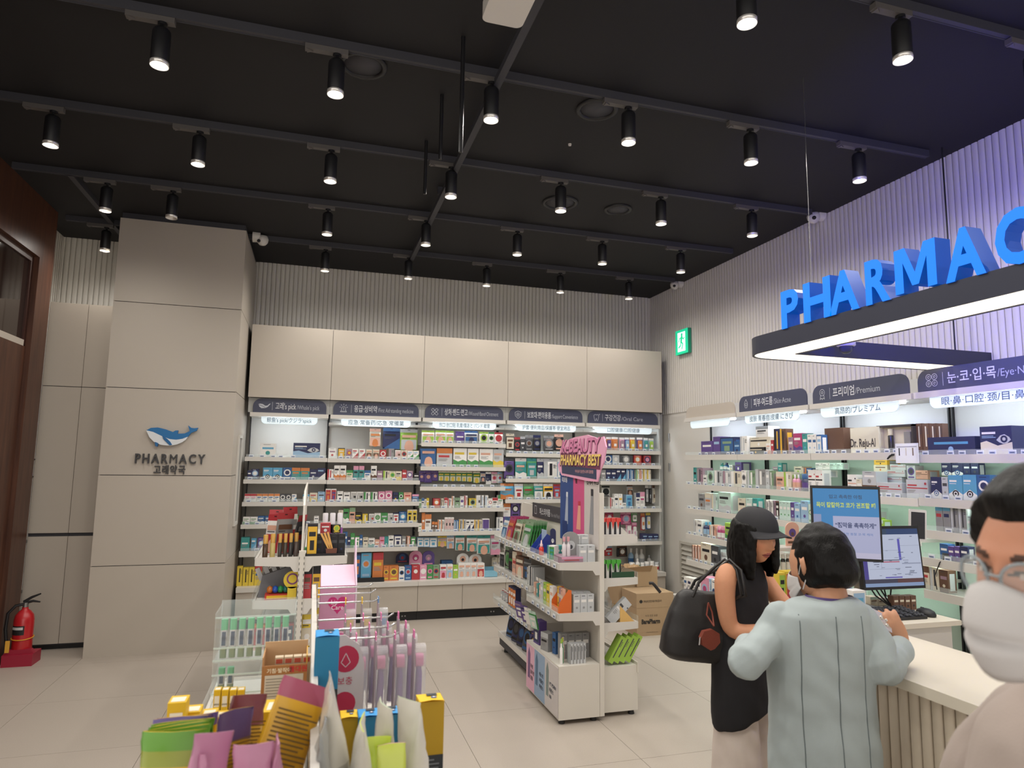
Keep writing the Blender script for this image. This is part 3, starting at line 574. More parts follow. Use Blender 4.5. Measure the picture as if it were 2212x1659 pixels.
def pack(kind, D, w, h, d, cs, seed):
    """mesh of one pack, base centred on the origin, front towards -y"""
    rng = random.Random(seed); b = MB(); col = [PAL[c] for c in cs]
    if kind == 'c':
        b.box(0, w, -d/2, d/2, 0, h, col[0]); deco(b, D, w, h, -d/2, col, rng)
        b.quad((w+.0004, -d/2+d*.2, h*.1), (0, d*.6, 0), (0, 0, h*.75), col[1] if D in 'AES' else PAL['i'])
    elif kind == 'g':
        b.box(0, w, -d/2, d/2, 0, h, col[0]); deco(b, D, w, h, -d/2, col, rng)
    elif kind == 'q':   # hanging pouch: flat header with a slot, pillow body
        hh = h*.16; t_ = d/2
        rows = [(0, .12), (h*.08, .9), (h*.4, 1.0), (h*.7, .8), (h-hh, .15), (h, .12)]; n = 5; vs = []
        for z, k in rows: vs += [(w*i/n, -t_*k*(.35+.65*math.sin(math.pi*(.12+.76*i/n))), z) for i in range(n+1)]
        for z, k in rows: vs += [(w*i/n, t_*k*(.35+.65*math.sin(math.pi*(.12+.76*i/n))), z) for i in range(n+1)]
        m_ = n+1; R_ = len(rows); fs = []; cc = []
        for r in range(R_-1):
            for i in range(n):
                fs.append((r*m_+i, r*m_+i+1, (r+1)*m_+i+1, (r+1)*m_+i)); cc.append(col[1] if r == R_-2 else col[0])
                o = R_*m_; fs.append((o+r*m_+i+1, o+r*m_+i, o+(r+1)*m_+i, o+(r+1)*m_+i+1)); cc.append(col[0])
        for r in range(R_-1):
            fs.append((R_*m_+r*m_, r*m_, (r+1)*m_, R_*m_+(r+1)*m_)); cc.append(col[0]); fs.append((r*m_+n, R_*m_+r*m_+n, R_*m_+(r+1)*m_+n, (r+1)*m_+n)); cc.append(col[0])
        b.add(vs, fs, cc, 0); b.quad((w*.42, -t_*.2-.001, h*.94), (w*.16, 0, 0), (0, 0, h*.02), PAL['k']); deco(b, D, w, h-hh, -t_*1.02, col, rng)
    elif kind == 'b':
        r = w/2; c = (r, 0, 0); b.lathe([(r*.9, 0), (r, h*.03), (r, h*.62), (r*.85, h*.70), (r*.38, h*.77), (r*.38, h*.80)], 14, c, col[0]); b.lathe([(r*.45, h*.79), (r*.45, h*.97), (r*.4, h)], 12, c, col[1]); b.lathe([(r*1.01, h*.15), (r*1.01, h*.52)], 14, c, col[2], cap=False)
    elif kind == 'j':
        r = w/2; c = (r, 0, 0); b.lathe([(r*.9, 0), (r, h*.05), (r, h*.65), (r*.8, h*.72)], 14, c, col[0]); b.lathe([(r*.95, h*.7), (r*.97, h*.98), (r*.9, h)], 14, c, col[1]); b.lathe([(r*1.01, h*.15), (r*1.01, h*.5)], 14, c, col[2], cap=False)
    elif kind == 'f':   # arched header card
        n = 10; r = w/2; P = [(0, 0), (w, 0), (w, h-r*.8)] + [(r+r*math.cos(R(180*i/n)), h-r*.8+r*.8*math.sin(R(180*i/n))) for i in range(1, n)] + [(0, h-r*.8)]
        b.prism(P, -d/2, d/2, 'y', col[0]); b.disc((r, -d/2-.0006, h*.55), (1, 0, 0), (0, 0, 1), w*.26, col[1], 0, 14); b.disc((r, -d/2-.0012, h*.5), (1, 0, 0), (0, 0, 1), w*.12, col[2], 0, 10); b.quad((w*.15, -d/2-.0006, h*.1), (w*.7, 0, 0), (0, 0, h*.1), col[2])
    elif kind == 'k':   # blister: clear-fronted card with the goods showing
        b.box(0, w, d*.3, d/2, 0, h, col[0]); b.quad((0, d*.3-.0005, h*.84), (w, 0, 0), (0, 0, h*.16), col[1]); b.rrect(w*.18, w*.82, -d*.4, d*.3, h*.06, h*.78, min(w*.2, .02), 'y', col[2], 0); b.quad((w*.3, -d*.4-.0006, h*.3), (w*.4, 0, 0), (0, 0, h*.2), col[1])
    b.v = [(x-w/2, y, z) for x, y, z in b.v]
    return b
NM = dict(c=('medicine_carton', 'carton', 'box'), g=('carton', 'carton', 'box'), q=('hanging_pouch', 'pouch', 'pouch'), b=('bottle', 'bottle', 'bottle'), j=('jar', 'jar', 'jar'), f=('display_card', 'arched display card', 'card'), k=('blister_pack', 'blister pack', 'pack'))
MT = dict(c='print', g='print', q='foil', b='gloss', j='gloss', f='print', k='gloss')
NPK = [0]
def place(kind, D, w, h, d, cs, M, label, group):
    key = (kind, D, round(w/.004), round(h/.006), round(d, 2), cs)
    if key not in _pk: _pk[key] = pack(kind, D, w, h, d, cs, len(_pk)).obj(NM[kind][0], MT[kind], None, M, label=label, cat=NM[kind][2], group=group); o = _pk[key]
    else: o = link(NM[kind][0], _pk[key].data, None, M, label, NM[kind][2], group)
    NPK[0] += 1
    return o
def words(kind, cs):
    a, c = CN[cs[0]], CN[cs[1]]
    return f'{a} {NM[kind][1]}' if a == c else f'{a} and {c} {NM[kind][1]}'
def stock(spec, crop, plane, base, where, group, dep=.09):
    """spec lines: x0 x1 top[:bottom] kind+design colours [z-lift]; positions read off the photograph along one shelf, packs stand at the shelf's real depth"""
    ox, oy, sc = crop; ax, val = plane; n = 0; out = []
    for ln in spec.strip().split(';'):
        f = ln.split()
        if not f: continue
        xa, xb = float(f[0]), float(f[1]); yt = f[2].split(':'); kd = f[3]; cs = f[4]; back = float(f[5]) if len(f) > 5 else 0
        pl = val+back
        tx = lambda X, Yv: at(ox+X/sc, oy+Yv/sc, **{ax: pl})
        A, Bq = tx(xa, float(yt[0])), tx(xb, float(yt[0])); z1 = tx((xa+xb)/2, float(yt[0])).z
        z0 = base if len(yt) == 1 else tx((xa+xb)/2, float(yt[1])).z
        kind, D = kd[0], kd[1]; w = (Bq-A).length*.985; h = max(z1-z0, .02)
        d = min(dep, w*1.1, .14) if kind in 'cg' else min(w*.3, .035) if kind == 'q' else .014 if kind == 'f' else min(w*.5, .03) if kind == 'k' else w
        jit = random.uniform(-.03, .03) if kind in 'cg' else random.uniform(-.06, .06)
        mid = (A+Bq)/2
        if ax == 'y': M = T((mid.x, pl+d/2, z0+.0005)) @ Matrix.Rotation(jit*.5, 4, 'Z')
        else: M = T((pl+d/2, mid.y, z0+.0005)) @ Matrix.Rotation(R(-90)+jit*.5, 4, 'Z')
        out.append(place(kind, D, w, h, d, cs, M, f'{words(kind, cs)}, {ordn(n)} from left {where}', group)); n += 1
    return out
def tags(shelf_parent_label, n, p0, p1, face):
    pass
CA = (510, 840, 5.395); CB = (510, 1040, 5.395); CC = (880, 860, 6.506); CDn = (880, 1040, 6.506); CE = (1200, 900, 4.879)
PY_ = ('y', FY+.012)
SHORT = ["Whale's-pick", 'First-Aid', 'Wound-Band', 'Support', 'Oral-Care']
def bk(bay, q, crop, spec, what=None, dep=.09, base=None, pl=None):
    sh = ['top', 'second', 'third', 'fourth', 'fifth'][q] if q < 5 else 'bottom'
    where = f'on the {sh} {SHORT[bay]} shelf' if what is None else what
    stock(spec, crop, pl or PY_, SHZ[bay][q] if base is None else base, where, 'goods on the '+SIGN[bay]+' shelves', dep)
HK = ('y', FY+.30)
bk(0, 0, CA, '283 467 637 cF wts;668 985 632 cY nqw')
bk(1, 0, CA, '1080 1168 690 cF wra;1190 1270 690 cS kxe;1290 1350 700 cC arx;1355 1425 700 cB wrr;1437 1505 700 cB wrr;1517 1585 707 cP euf;1597 1672 707 cP euf;1678 1752 712 cC rwr;1757 1842 697 cE hua;1855 1922 715 cZ wru;1925 1995 715 cC erd;1997 2065 722 cB wgq;2068 2132 722 cB wgq')
bk(1, 0, CA, '1560 1690 465:675 qP efo;1715 1915 455:700 qB nbk;1915 2120 470:720 qP lif', 'hanging behind the top First-Aid shelf', pl=('y', FY+.16))
bk(0, 1, CA, '135 180 950 cF nvw;178 268 935 cC nqw;315 428 918 cT swk;430 545 920 cT swk;548 650 918 cC bwn;652 752 920 cA too;755 860 922 cA too;860 945 938 cF nii;947 1045 925 cB nwq')
bk(1, 1, CA, '1065 1138 938 cE wrr;1145 1213 893 cD wok;1215 1285 893 cD wok;1287 1362 948 cA egg;1370 1430 900 cA tpk;1435 1495 900 cA tpk;1497 1570 950 cA wbb;1575 1642 897 cD wuk;1645 1710 955 cF aaw;1717 1790 955 cE elk;1790 1860 960 cC elg;1862 1932 960 cD eyk;1937 1987 943 cF rrw;1990 2062 955 cC avw;2070 2135 985 cF kdw')
bk(0, 2, CB, '100 170 145 cA wrp;171 240 145 cA wrp;243 305 145 cA wob;308 372 145 cA wob;378 440 145 cA wob;445 510 145 cA wob;512 580 148 cC dwd;582 645 148 cC dwd;650 705 150 cB wsb;780 855 152 cA wsk;860 950 133 cD eyr;955 1035 122 cF qwd')
bk(1, 2, CB, '1045 1108 88 cS wro;1110 1170 88 cS wrv;1180 1250 115 cF wnk;1255 1330 125 cF wid;1338 1405 122 cZ wkk;1408 1485 122 cZ wkk;1490 1565 125 cE wgk;1573 1650 125 cE wgk;1660 1735 118 cC pwm;1740 1820 112 cC pwm;1830 1892 128 cF nyk;1898 1950 128 cC gwk;1955 2045 130 cF fwr;2052 2130 150 cA bpq')
bk(0, 3, CB, '82 165 415 cD wgz;168 252 415 cD wgz;255 335 405 cD bww;338 420 405 cD bww;425 580 405 cA eog;585 745 405 cF ggw;750 790 410 cF wgd;910 965 405 cF wid')
bk(1, 3, CB, '1195 1250 335 cF euk;1252 1320 318 cD gwk;1325 1392 303 cA fzk;1390 1468 365 cD kyy;1475 1535 380 cE yyw;1550 1612 380 cZ wkr;1615 1688 372 cC wgz;1690 1768 368 cF gwi;1770 1830 375 cZ wdd;1832 1898 370 cS nwr;1902 1988 355 cC bsw;1997 2055 330 cS eyk;2057 2110 330 cS eyk')
bk(0, 4, CB, '60 160 655 cA ttw;180 240 665 cB sqw;255 330 660 cC vqw;340 395 660 cF vwq')
bk(1, 4, CB, '1250 1300 590 cF bsw;1302 1335 650 cF nbw;1337 1385 605 cF gzw;1388 1440 640 cS gwg;1442 1475 625 cF bqw;1480 1540 655 cF ehd;1545 1618 665 cD wtk;1620 1672 680 cF frw;1675 1730 650 cF pwr;1732 1775 645 cF twt;1778 1840 635 cF wik;1845 1930 630 cS nwn;1935 1980 640 cF hqw;1985 2030 640 cE fuw;2035 2095 640 cS dgw')
bk(0, 5, CB, '15 80 990 cE yyk;85 150 1005 cE yyk;153 218 1000 cE yyk;222 305 985 cA yrb', base=.4)
bk(1, 5, CB, '1390 1455 840 gS nbo;1460 1580 835 gC sqo;1597 1720 830 gA ory', 'in the black worktop tray', base=.425)
bk(1, 5, CB, '1720 1785 985 cC oyu;1787 1895 985 cC oyu;1900 1965 1000 cC wbk;1968 2045 985 cC bqr', base=.4)
bk(1, 5, CB, '1865 2015 830:950 fC nbr', 'behind the orange First-Aid cartons', pl=('y', FY+.2), base=.4)
_q0, _q1 = at(510+1385/5.395, 1255, y=7.2).x, at(510+1722/5.395, 1255, y=7.2).x
MB().box(_q0, _q1, 7.17, 7.40, .4005, .423).box(_q0, _q1, 7.17, 7.18, .423, .445).obj('display_tray', 'black', label='black display tray holding toy packs on the back worktop', cat='tray')
bk(2, 0, CC, '205 385 455 qP wlf;395 545 455 qP wlf;547 655 460 qP wlf;680 806 470 qF vvw;808 995 460 qP ibn;1015 1140 475 qC wlk;1145 1220 478 qC wgk;1228 1345 482 qC wrr')
bk(2, 1, CC, '190 405 710 gP bbf;415 635 705 gA ior;650 840 705 gD wgy;850 1005 710 gD wgy;1015 1205 715 gD wgf;1207 1355 720 gD iyf')
bk(2, 2, CC, '165 243 1025:1180 qC vvf;245 350 1020:1190 qC vvf;352 435 1025:1165 qC vvf;440 515 1025:1165 qP gey;517 597 1025:1168 qP gey;600 680 1025:1170 qP gey;683 762 1025:1170 qP gey;765 832 1027:1175 qP gey;835 915 1027:1178 qP gey;925 1025 1030:1195 qP gey;1030 1100 1035:1175 qP wnf;1105 1180 1040:1210 qD nwn;1185 1265 1040:1200 qC wpr;1268 1340 1040:1200 qC wqr', 'hanging under the second Wound-Band shelf', pl=('y', FY+.10))
bk(2, 3, CDn, '160 200 250 cF zgw;202 238 235 cA wbk;240 270 250 cE wik;272 305 235 cF yzw;365 460 240 cC row;462 510 240 cE eud;520 565 228 cA wrr;568 625 240 cE wrk;627 662 208 cE wok;668 742 230 cF zik;745 795 210 cC wvv;803 845 200 cE wrr;870 968 240 cC yzk;970 1030 195 cZ wid;1032 1075 195 cE wdq;1077 1138 195 cE wdq;1140 1195 240 cC wrw;1197 1270 230 cA wrk;1275 1345 195 cA wgz')
bk(2, 4, CDn, '155 205 590 cF wgz;206 250 440 cA oow;252 340 462 cA wou;345 380 565 cA uow;382 425 570 cA uow;430 473 540 cE wok;475 520 540 cE wok;527 568 505 cZ wrk;570 612 505 cZ wrk;614 655 505 cZ wrk;657 690 545 cE bqw;692 725 545 cE bqw;727 778 535 cE ixk;780 822 535 cE ixk;825 885 540 cB wnk;888 940 540 cB wnk;942 990 540 cE exk;992 1045 540 cE exk;1055 1155 525 cS wvv;1258 1298 505 cE iwd;1300 1345 505 cF wgd')
bk(2, 4, CDn, '140 230 790:920 gS qws;232 312 790:920 gS qws;315 420 790:925 gS qws;430 555 770:915 qP iyf;560 660 760:945 qP wqf;680 805 760:970 qP wtf;840 980 760:985 qP wtf;985 1170 760:1020 qP wtf;1175 1310 760:1030 qD ipm', 'hanging under the fifth Wound-Band shelf', pl=('y', FY+.05))
bk(2, 5, CDn, '65 175 1180 cC rrw;178 275 1180 cC pww;280 360 1180 cC gpm;365 450 1180 cC zrn;460 552 1175 cP wpr;558 640 1170 cP wqf;645 715 1180 cF lyw;718 810 1150 cP wif;812 890 1150 cP wif;893 975 1150 cP wif;980 1085 1150 cP wrf', base=.4)
bk(2, 5, CDn, '30 210 975:1190 fC pmw;215 385 975:1190 fC vap;695 865 1010:1190 fC wfk;865 1045 1022:1190 fC wfk', 'behind the Wound-Band worktop boxes', pl=('y', FY+.14), base=.4)
bk(2, 5, CDn, '480 640 1115 gF bsw;1190 1265 1070 gF eeh;1268 1345 1070 gF eeh', 'at the Wound-Band worktop back', pl=('y', FY+.2), base=.4)
_q0, _q1 = at(880+1088/6.506, 1230, y=7.2).x, at(880+1270/6.506, 1230, y=7.2).x
t = thing('open_tray', 'pale blue open tray on the worktop under the Wound Band Ointment sign', 'tray', (_q0, 7.25, .4)); b = MB()
for a in ((_q0, _q1, 7.21, 7.216, .401, .47), (_q0, _q1, 7.36, 7.366, .401, .49), (_q0, _q0+.006, 7.216, 7.36, .401, .48), (_q1-.006, _q1, 7.216, 7.36, .401, .48), (_q0, _q1, 7.21, 7.366, .4005, .404)): b.box(*a, '#7fb3c8')
b.obj('shell', 'print', t)
bk(3, 0, CC, '1390 1505 500:730 qS keu;1507 1588 550:750 qC krd;1590 1658 540:750 qF diw;1660 1765 520:745 qC dhu;1770 1880 520:745 qC knh;1920 2065 530:745 qC dhf;2070 2200 510:740 qC kff', 'hanging over the top Support shelf', pl=('y', FY+.03))
bk(3, 1, CC, '1365 1505 840 qC vdk;1520 1678 845 qD twf;1682 1820 845 qS gti;1825 1918 850 qD niw;1920 2110 850 qE wik;2112 2205 855 qS qwb')
bk(3, 2, CDn, '1310 1500 30 qD soo;1505 1630 35 qS qwr;1635 1778 35 qD gzr;1780 1910 30 qP twi;1915 2050 35 qP xwk;2055 2150 40 qS vrq')
bk(3, 3, CDn, '1350 1450 310:495 gA wof;1460 1580 305:495 gC vkw;1595 1705 315:510 gP wlf;1715 1750 320:470 gF zxk', 'hanging under the third Support shelf', pl=('y', FY+.05))
bk(3, 3, CDn, '1355 1440 500 cF vnw;1450 1560 520 cF dkw', 'on the fourth Support shelf')
bk(3, 4, CDn, '1375 1440 800 cA wkd;1455 1540 800 cA wud', 'on the fifth Support shelf')
bk(4, 0, CE, '500 540 230 kF bwb;542 595 215 kS owv;598 665 215 kS owo;680 735 220 kS pwa;737 785 220 kS vwq;790 845 220 kS owy;865 925 220 kS vwo;935 985 225 kS qwt;990 1042 230 kS qwl')
bk(4, 1, CE, '510 598 405 cC bwn;600 672 405 cC iiw;675 815 408 cC dhw;825 905 408 cC row;930 1005 412 cC rnp')
bk(4, 2, CE, '480 530 560 cF hiw;532 585 555 cF nqw;587 640 555 cF nqw;642 690 550 cB nsw;692 740 550 cB nsw;748 785 555 cE bqw;788 825 555 cE bqw;845 883 555 cE wgl;885 920 555 cE wor;925 963 555 cE eyw;965 1005 560 cE eyw')
bk(4, 3, CE, '490 575 730:850 qC wkk;755 815 720:830 qP iuf;950 985 725:910 kE kwi;987 1015 725:920 kE kid;1025 1055 725:915 kE wue', 'hanging over the fourth Oral-Care shelf', pl=('y', FY+.12))
bk(4, 3, CE, '575 618 855 cE wru;620 663 815 cF wbk;665 705 815 cF wox;707 743 910 cF wik;745 808 825 cS qsb;848 890 805 cA wnn;892 940 795 cA wpm')
bk(4, 4, CE, '525 615 1010:1110 qC rmw;690 800 1010:1140 qC mpq;805 870 1015:1110 kE gzw;905 950 1020:1200 kE row;960 1010 1015:1190 kE byw;750 810 1110:1290 kS pmw;815 865 1120:1300 kS mpw', 'hanging over the fifth Oral-Care shelf', pl=('y', FY+.10))
bk(4, 4, CE, '915 970 1235 cF nbq;972 1028 1240 cF nbq;1030 1085 1240 cF nbq')
bk(4, 5, CE, '520 600 1370:1470 qF rqw;650 760 1365:1480 qC kuw', 'hanging low in the Oral-Care bay', pl=('y', FY+.2), base=.4)
bk(4, 5, CE, '780 835 1390 bF qwb;845 885 1390 bF wwi;890 952 1400 bF wwi;975 1020 1460 bF wih;1032 1062 1475 bF wrr;1066 1105 1480 bF wrr', 'in the rear Oral-Care bottles', pl=('y', FY+.2), base=.4)
bk(4, 5, CE, '790 848 1540 jF owr;852 900 1500 bF wwg;905 945 1540 jF wwq;950 1000 1530 jF iwg;1003 1050 1525 jF wwr;1052 1100 1535 jF wir', 'in the front Oral-Care row', base=.4)
# ---------------------------------------------------------------- right wall
R1 = (1480, 900, 6.506); R2 = (1800, 900, 6.506); R3 = (1460, 1080, 6.912); R4 = (1960, 1000, 3.456)
RN = ['blank cream', 'Skin Acne', 'Premium', 'Eye Nose Mouth']
def rk(z, crop, spec, where, dep=.12, back=0.): return stock(spec, crop, ('x', RX+.012+back), z, where, 'goods on the right wall shelves', dep)
rk(1.755, R1, '222 388 345 cF vvw;390 488 283 cF vvq;490 680 290 cS nbz;683 768 348 cF bnq;770 868 275 cE wii;1135 1200 375 cD wff;1202 1240 330 cF rpw;1245 1328 172 cE nkx;1330 1410 172 cE uxk;1445 1515 290 cF avw;1517 1640 235 cD mvw;1642 1713 240 cF tsw;1715 1780 250 cF wqb;1782 1840 250 cF wqb;1843 1912 255 cS bwq', 'on the top Skin-Acne shelf')
rk(1.755, R1, '872 1112 432 gF kxe;872 1200 290:430 gF ewk;990 1165 135:288 gA whk', 'in the top Skin-Acne stack', back=.03)
rk(1.755, R1, '1955 2222 160 gN uue', 'on the top Premium shelf', back=.06)
_rb = rk(1.755, R2, '230 640 150 gN eee', 'with large lettering on the top Premium shelf', back=.06)[0]
_rb['label'] = 'cream box with large dark lettering on the top Premium shelf'
q = at(1800+245/6.506, 900+470/6.506, x=RX+.07); q2 = at(1800+615/6.506, 900+470/6.506, x=RX+.07)
MB().text('Dr. Reju-All', (RX+.0705, q.y, q.z+.022), Vector((0, -1, 0)), Z_, .062, q.y-q2.y, '#3d3738', bold=.02).obj('box_lettering', 'print', _rb)
t = thing('open_gift_set', 'open cream gift box with dark frame showing a bottle under the Premium sign', 'gift box', (RX+.1, 3.75, 1.755))
ya, yb = at(1800+640/6.506, 980, x=RX+.09).y, at(1800+1150/6.506, 980, x=RX+.09).y; zt = at(1800+900/6.506, 900+115/6.506, x=RX+.09).z
b = MB()
for a in ((ya-.02, ya, 1.756, zt), (yb, yb+.012, 1.756, zt), (yb, ya, zt-.014, zt), (yb, ya, 1.756, 1.77)): b.box(RX+.08, RX+.16, *a, '#3c3534')
b.obj('frame', 'print', t); MB().box(RX+.12, RX+.155, yb+.012, ya-.02, 1.77, zt-.014, '#d8cdb6').obj('insert', 'print', t)
MB().lathe([(.018, 0), (.018, .10), (.016, .105)], 14, (RX+.10, ya-.10, 1.772), '#2d2b30').lathe([(.016, .106), (.016, .15)], 14, (RX+.10, ya-.10, 1.772), '#d9cfb6').obj('bottle', 'gloss', t); MB().box(RX+.10, RX+.12, yb+.04, yb+.09, 1.80, zt-.05, '#8b8782').obj('sachet', 'print', t)
rk(1.755, R2, '1155 1238 97 gE uue;1243 1338 97 gE uue;1342 1440 97 gE uue;1443 1530 97 gE uue', 'among brown spines under the Premium sign', back=.10)
rk(1.738, R2, '1320 1985 285 gF nqs;2050 2500 135 gY nei', 'on the top Eye-Nose-Mouth shelf', back=.02)
rk(1.454, R1, '115 158 715 cF twk;160 250 720 cE ahd;252 300 820 cF whd;310 400 760 cC czd;410 520 755 cE iwd;530 638 765 cE iaw;640 788 770 cE ewd;790 855 755 cC whd;870 983 760 cE ziw;985 1128 740 cE hiw;1130 1178 745 cF ihw;1180 1230 760 cE zhw;1275 1383 775 cA feu;1385 1480 780 cE elw;1490 1540 815 bF pwf;1542 1590 815 bF pwf;1592 1720 805 jF nbv;1725 1823 750 cH wkr;1826 1925 750 cH wkr', 'on the second right-wall shelf')
rk(1.454, R1, '470 512 650:760 bF ttw;520 572 650:760 bF bnw;578 618 675:760 bF bqw;620 662 680:760 cF wyd;700 790 640:770 cF vwd;1230 1300 705:780 cF avw;1302 1358 650:780 cF tcw;1530 1640 700:800 cF elk;1645 1700 720:800 cE oeb;1702 1775 725:800 cF bnw', 'at the back of the second right-wall shelf', back=.16)
rk(1.454, R1, '1830 1928 650:745 cH wzk;1930 2025 650:745 cH wzk;1928 2025 755:850 cH wzk;2030 2130 650:745 cH czk;2132 2212 650:745 cH czk', 'in the white right-wall stack', back=.10)
rk(1.454, R2, '195 320 815 cH wfk;322 400 880 cF efw;405 600 770:965 cF ihw;400 600 966 cF uoe;605 965 930 cH irr;1020 1325 888 cH irr', 'on the second Premium shelf', dep=.1)
rk(1.454, R2, '570 755 610:680 cF xkd;565 755 682:775 cF eou;690 965 850:925 cH irr;745 1005 750:845 cH irr;795 1020 672:748 cH irr;1155 1325 755:880 cH fuu;1030 1150 690:880 cC ivd', 'in the stepped Premium stack', back=.13)
t = thing('counter_card', 'white leaflet card with three product pictures on the second right shelf', 'card', at(1800+1040/6.506, 960, x=RX-.03))
ya, yb = at(1800+885/6.506, 990, x=RX-.03).y, at(1800+1205/6.506, 990, x=RX-.03).y; za, zb = at(1960, 900+655/6.506, x=RX-.03).z, at(1960, 900+375/6.506, x=RX-.03).z
b = MB().box(RX-.034, RX-.03, yb, ya, za, zb, '#dfe2e6')
for k, u in enumerate((.15, .45, .75)): b.box(RX-.0345, RX-.034, ya-(ya-yb)*(u+.05), ya-(ya-yb)*u, za+.05, za+.10, ('#20242c', '#c9c4bc', '#6d5b50')[k])
b.box(RX-.0345, RX-.034, yb+.01, ya-.01, zb-.025, zb-.02, '#8a8d95'); b.obj('sheet', 'print', t)
MB().box(RX-.03, RX-.012, (ya+yb)/2-.02, (ya+yb)/2+.02, 1.69, 1.75, '#2b2b2f').tube([(RX-.04, ya+.02, za+.06), (RX-.04, ya+.06, za+.03), (RX-.02, ya+.06, za+.05), (RX-.012, ya+.03, za+.06)], .006, 6, '#202024').obj('clip', 'print', t)
rk(1.462, R2, '1365 1515 850 cT nwb;1517 1605 850 cF ihd;1610 1805 825 cT swk;1810 2005 820 cT swk;2010 2200 820 cC bwn', 'on the second Eye-Nose-Mouth shelf', dep=.1)
rk(1.462, R2, '1515 1655 655:830 cT nwb;1660 1815 655:830 cT nwb;1820 1920 655:830 cF ndw;1925 2035 655:830 cF ndw', 'behind on the second Eye-Nose-Mouth shelf', back=.12)
rk(1.204, R1, '185 270 1085 cF hud;275 365 1075 cA ieo;370 455 1080 cE cei;465 640 1065 cD cik;740 845 1150 cF efk;850 940 1150 cF ciw;945 1010 1150 cF tcw;1125 1175 1170 cE whd;1178 1228 1175 cE whd;1230 1268 1180 cE ahd;1270 1315 1190 cS ukw;1320 1370 1190 cF cgw;1372 1422 1190 cF cgw;1425 1475 1195 cF cgw;1480 1530 1205 cF vqw;1532 1612 1220 cF qbw;1620 1722 1185 cF qvw;1728 1790 1232 cC cgw;1792 1850 1232 cC cgw', 'on the third right-wall shelf')
rk(.943, R3, '265 310 295 cE wih;315 385 300 cF wqd;390 440 330 bF nsq;443 495 330 bF nsq;500 530 375 cE eow;532 590 375 cE fwd;600 655 390 jF mpw;657 715 390 jF mpw;730 880 350 gD lgk;885 925 380 cF qbw', 'on the fourth right-wall shelf')
rk(.680, R3, '238 275 675 cE fuw;277 315 680 cE fuw;317 360 680 cE fuw;370 520 650 gF euk;525 635 685 cF dkw;640 745 780 jF ihw', 'on the fifth right-wall shelf')
rk(.336, R3, '118 170 1150 cB wnb;172 235 1165 cB wqn;245 305 1185 cB wrn;307 370 1200 cB wpn;375 480 1155 cC pqm;482 525 1180 cE qpw;530 600 1190 cC wbn', 'on the lowest shelf by the vent', back=-.18)
R5 = (1700, 1040, 5.183)
rk(1.204, R5, '870 930 305 cF wqz;932 1028 300 cF cwz', 'at the back of the third Premium shelf', back=.12)
rk(1.204, R5, '870 980 405 cA lyc;985 1075 430 cA lcy', 'on the third Premium shelf behind the screens')
rk(.68, R5, '640 740 1010 cF cwz;745 815 1030 cF cew', 'on the fifth shelf behind the grey jacket')
rk(1.261, R4, '205 258 300 cA hsr;260 315 300 cA hsn;318 372 305 cE hid;375 435 305 cE hid;440 490 395 cF cqw;500 560 410 cF iwd', 'on the third Eye-Nose-Mouth shelf')
rk(1.087, R4, '240 300 605 cF bqw;302 345 625 cF vqw;348 388 625 cF vqw;392 450 625 cF nbw', 'on the fourth Eye-Nose-Mouth shelf')
rk(.885, R4, '100 160 770 cA eur;165 230 780 cE eid;235 300 800 cF uea', 'on the fifth Eye-Nose-Mouth shelf')
# ---------------------------------------------------------------- price tags along the shelf fronts
tagm = None
def tag_row(parent, pts, rz):
    global tagm
    for p in pts:
        if tagm is None:
            b = MB().box(-.022, .022, -.0015, .0015, 0, .026, '#dfe4ea'); b.quad((-.018, -.002, .005), (.036, 0, 0), (0, 0, .012), '#9aa6be'); b.quad((-.012, -.0024, .008), (.024, 0, 0), (0, 0, .006), '#55607c')
            tagm = b.obj('price_tag', 'print', parent, None); tagm.matrix_parent_inverse = parent_w(parent).inverted(); tagm.matrix_basis = T(p) @ Matrix.Rotation(rz, 4, 'Z')
        else:
            o = link('price_tag', tagm.data, parent); o.matrix_parent_inverse = parent_w(parent).inverted(); o.matrix_basis = T(p) @ Matrix.Rotation(rz, 4, 'Z')
def parent_w(o): return Matrix.Identity(4) if o is None else parent_w(o.parent) @ o.matrix_parent_inverse @ o.matrix_basis
bays = [o for o in COL.objects if o.name.startswith('shelving_bay')]
rt = random.Random(3)
for k, bay in enumerate(bays):
    shs = sorted([c for c in bay.children if c.name.startswith('shelf')], key=lambda o: -max(v.co.z for v in o.data.vertices))
    for q, sh in enumerate(shs):
        z = max(v.co.z for v in sh.data.vertices)
        if k < 5:
            xs = BX[k]+.06; P = []
            while xs < BX[k+1]-.05:
                if rt.random() < .82: P.append((xs, FY-.002, z-.003))
                xs += rt.uniform(.07, .13)
            tag_row(sh, P, 0)
        else:
            ya, yb = RBAY[k-5][:2]; ys = ya-.05; P = []
            while ys > yb+.04:
                if rt.random() < .75: P.append((RX-.002, ys, z-.003))
                ys -= rt.uniform(.07, .14)
            tag_row(sh, P, R(-90))
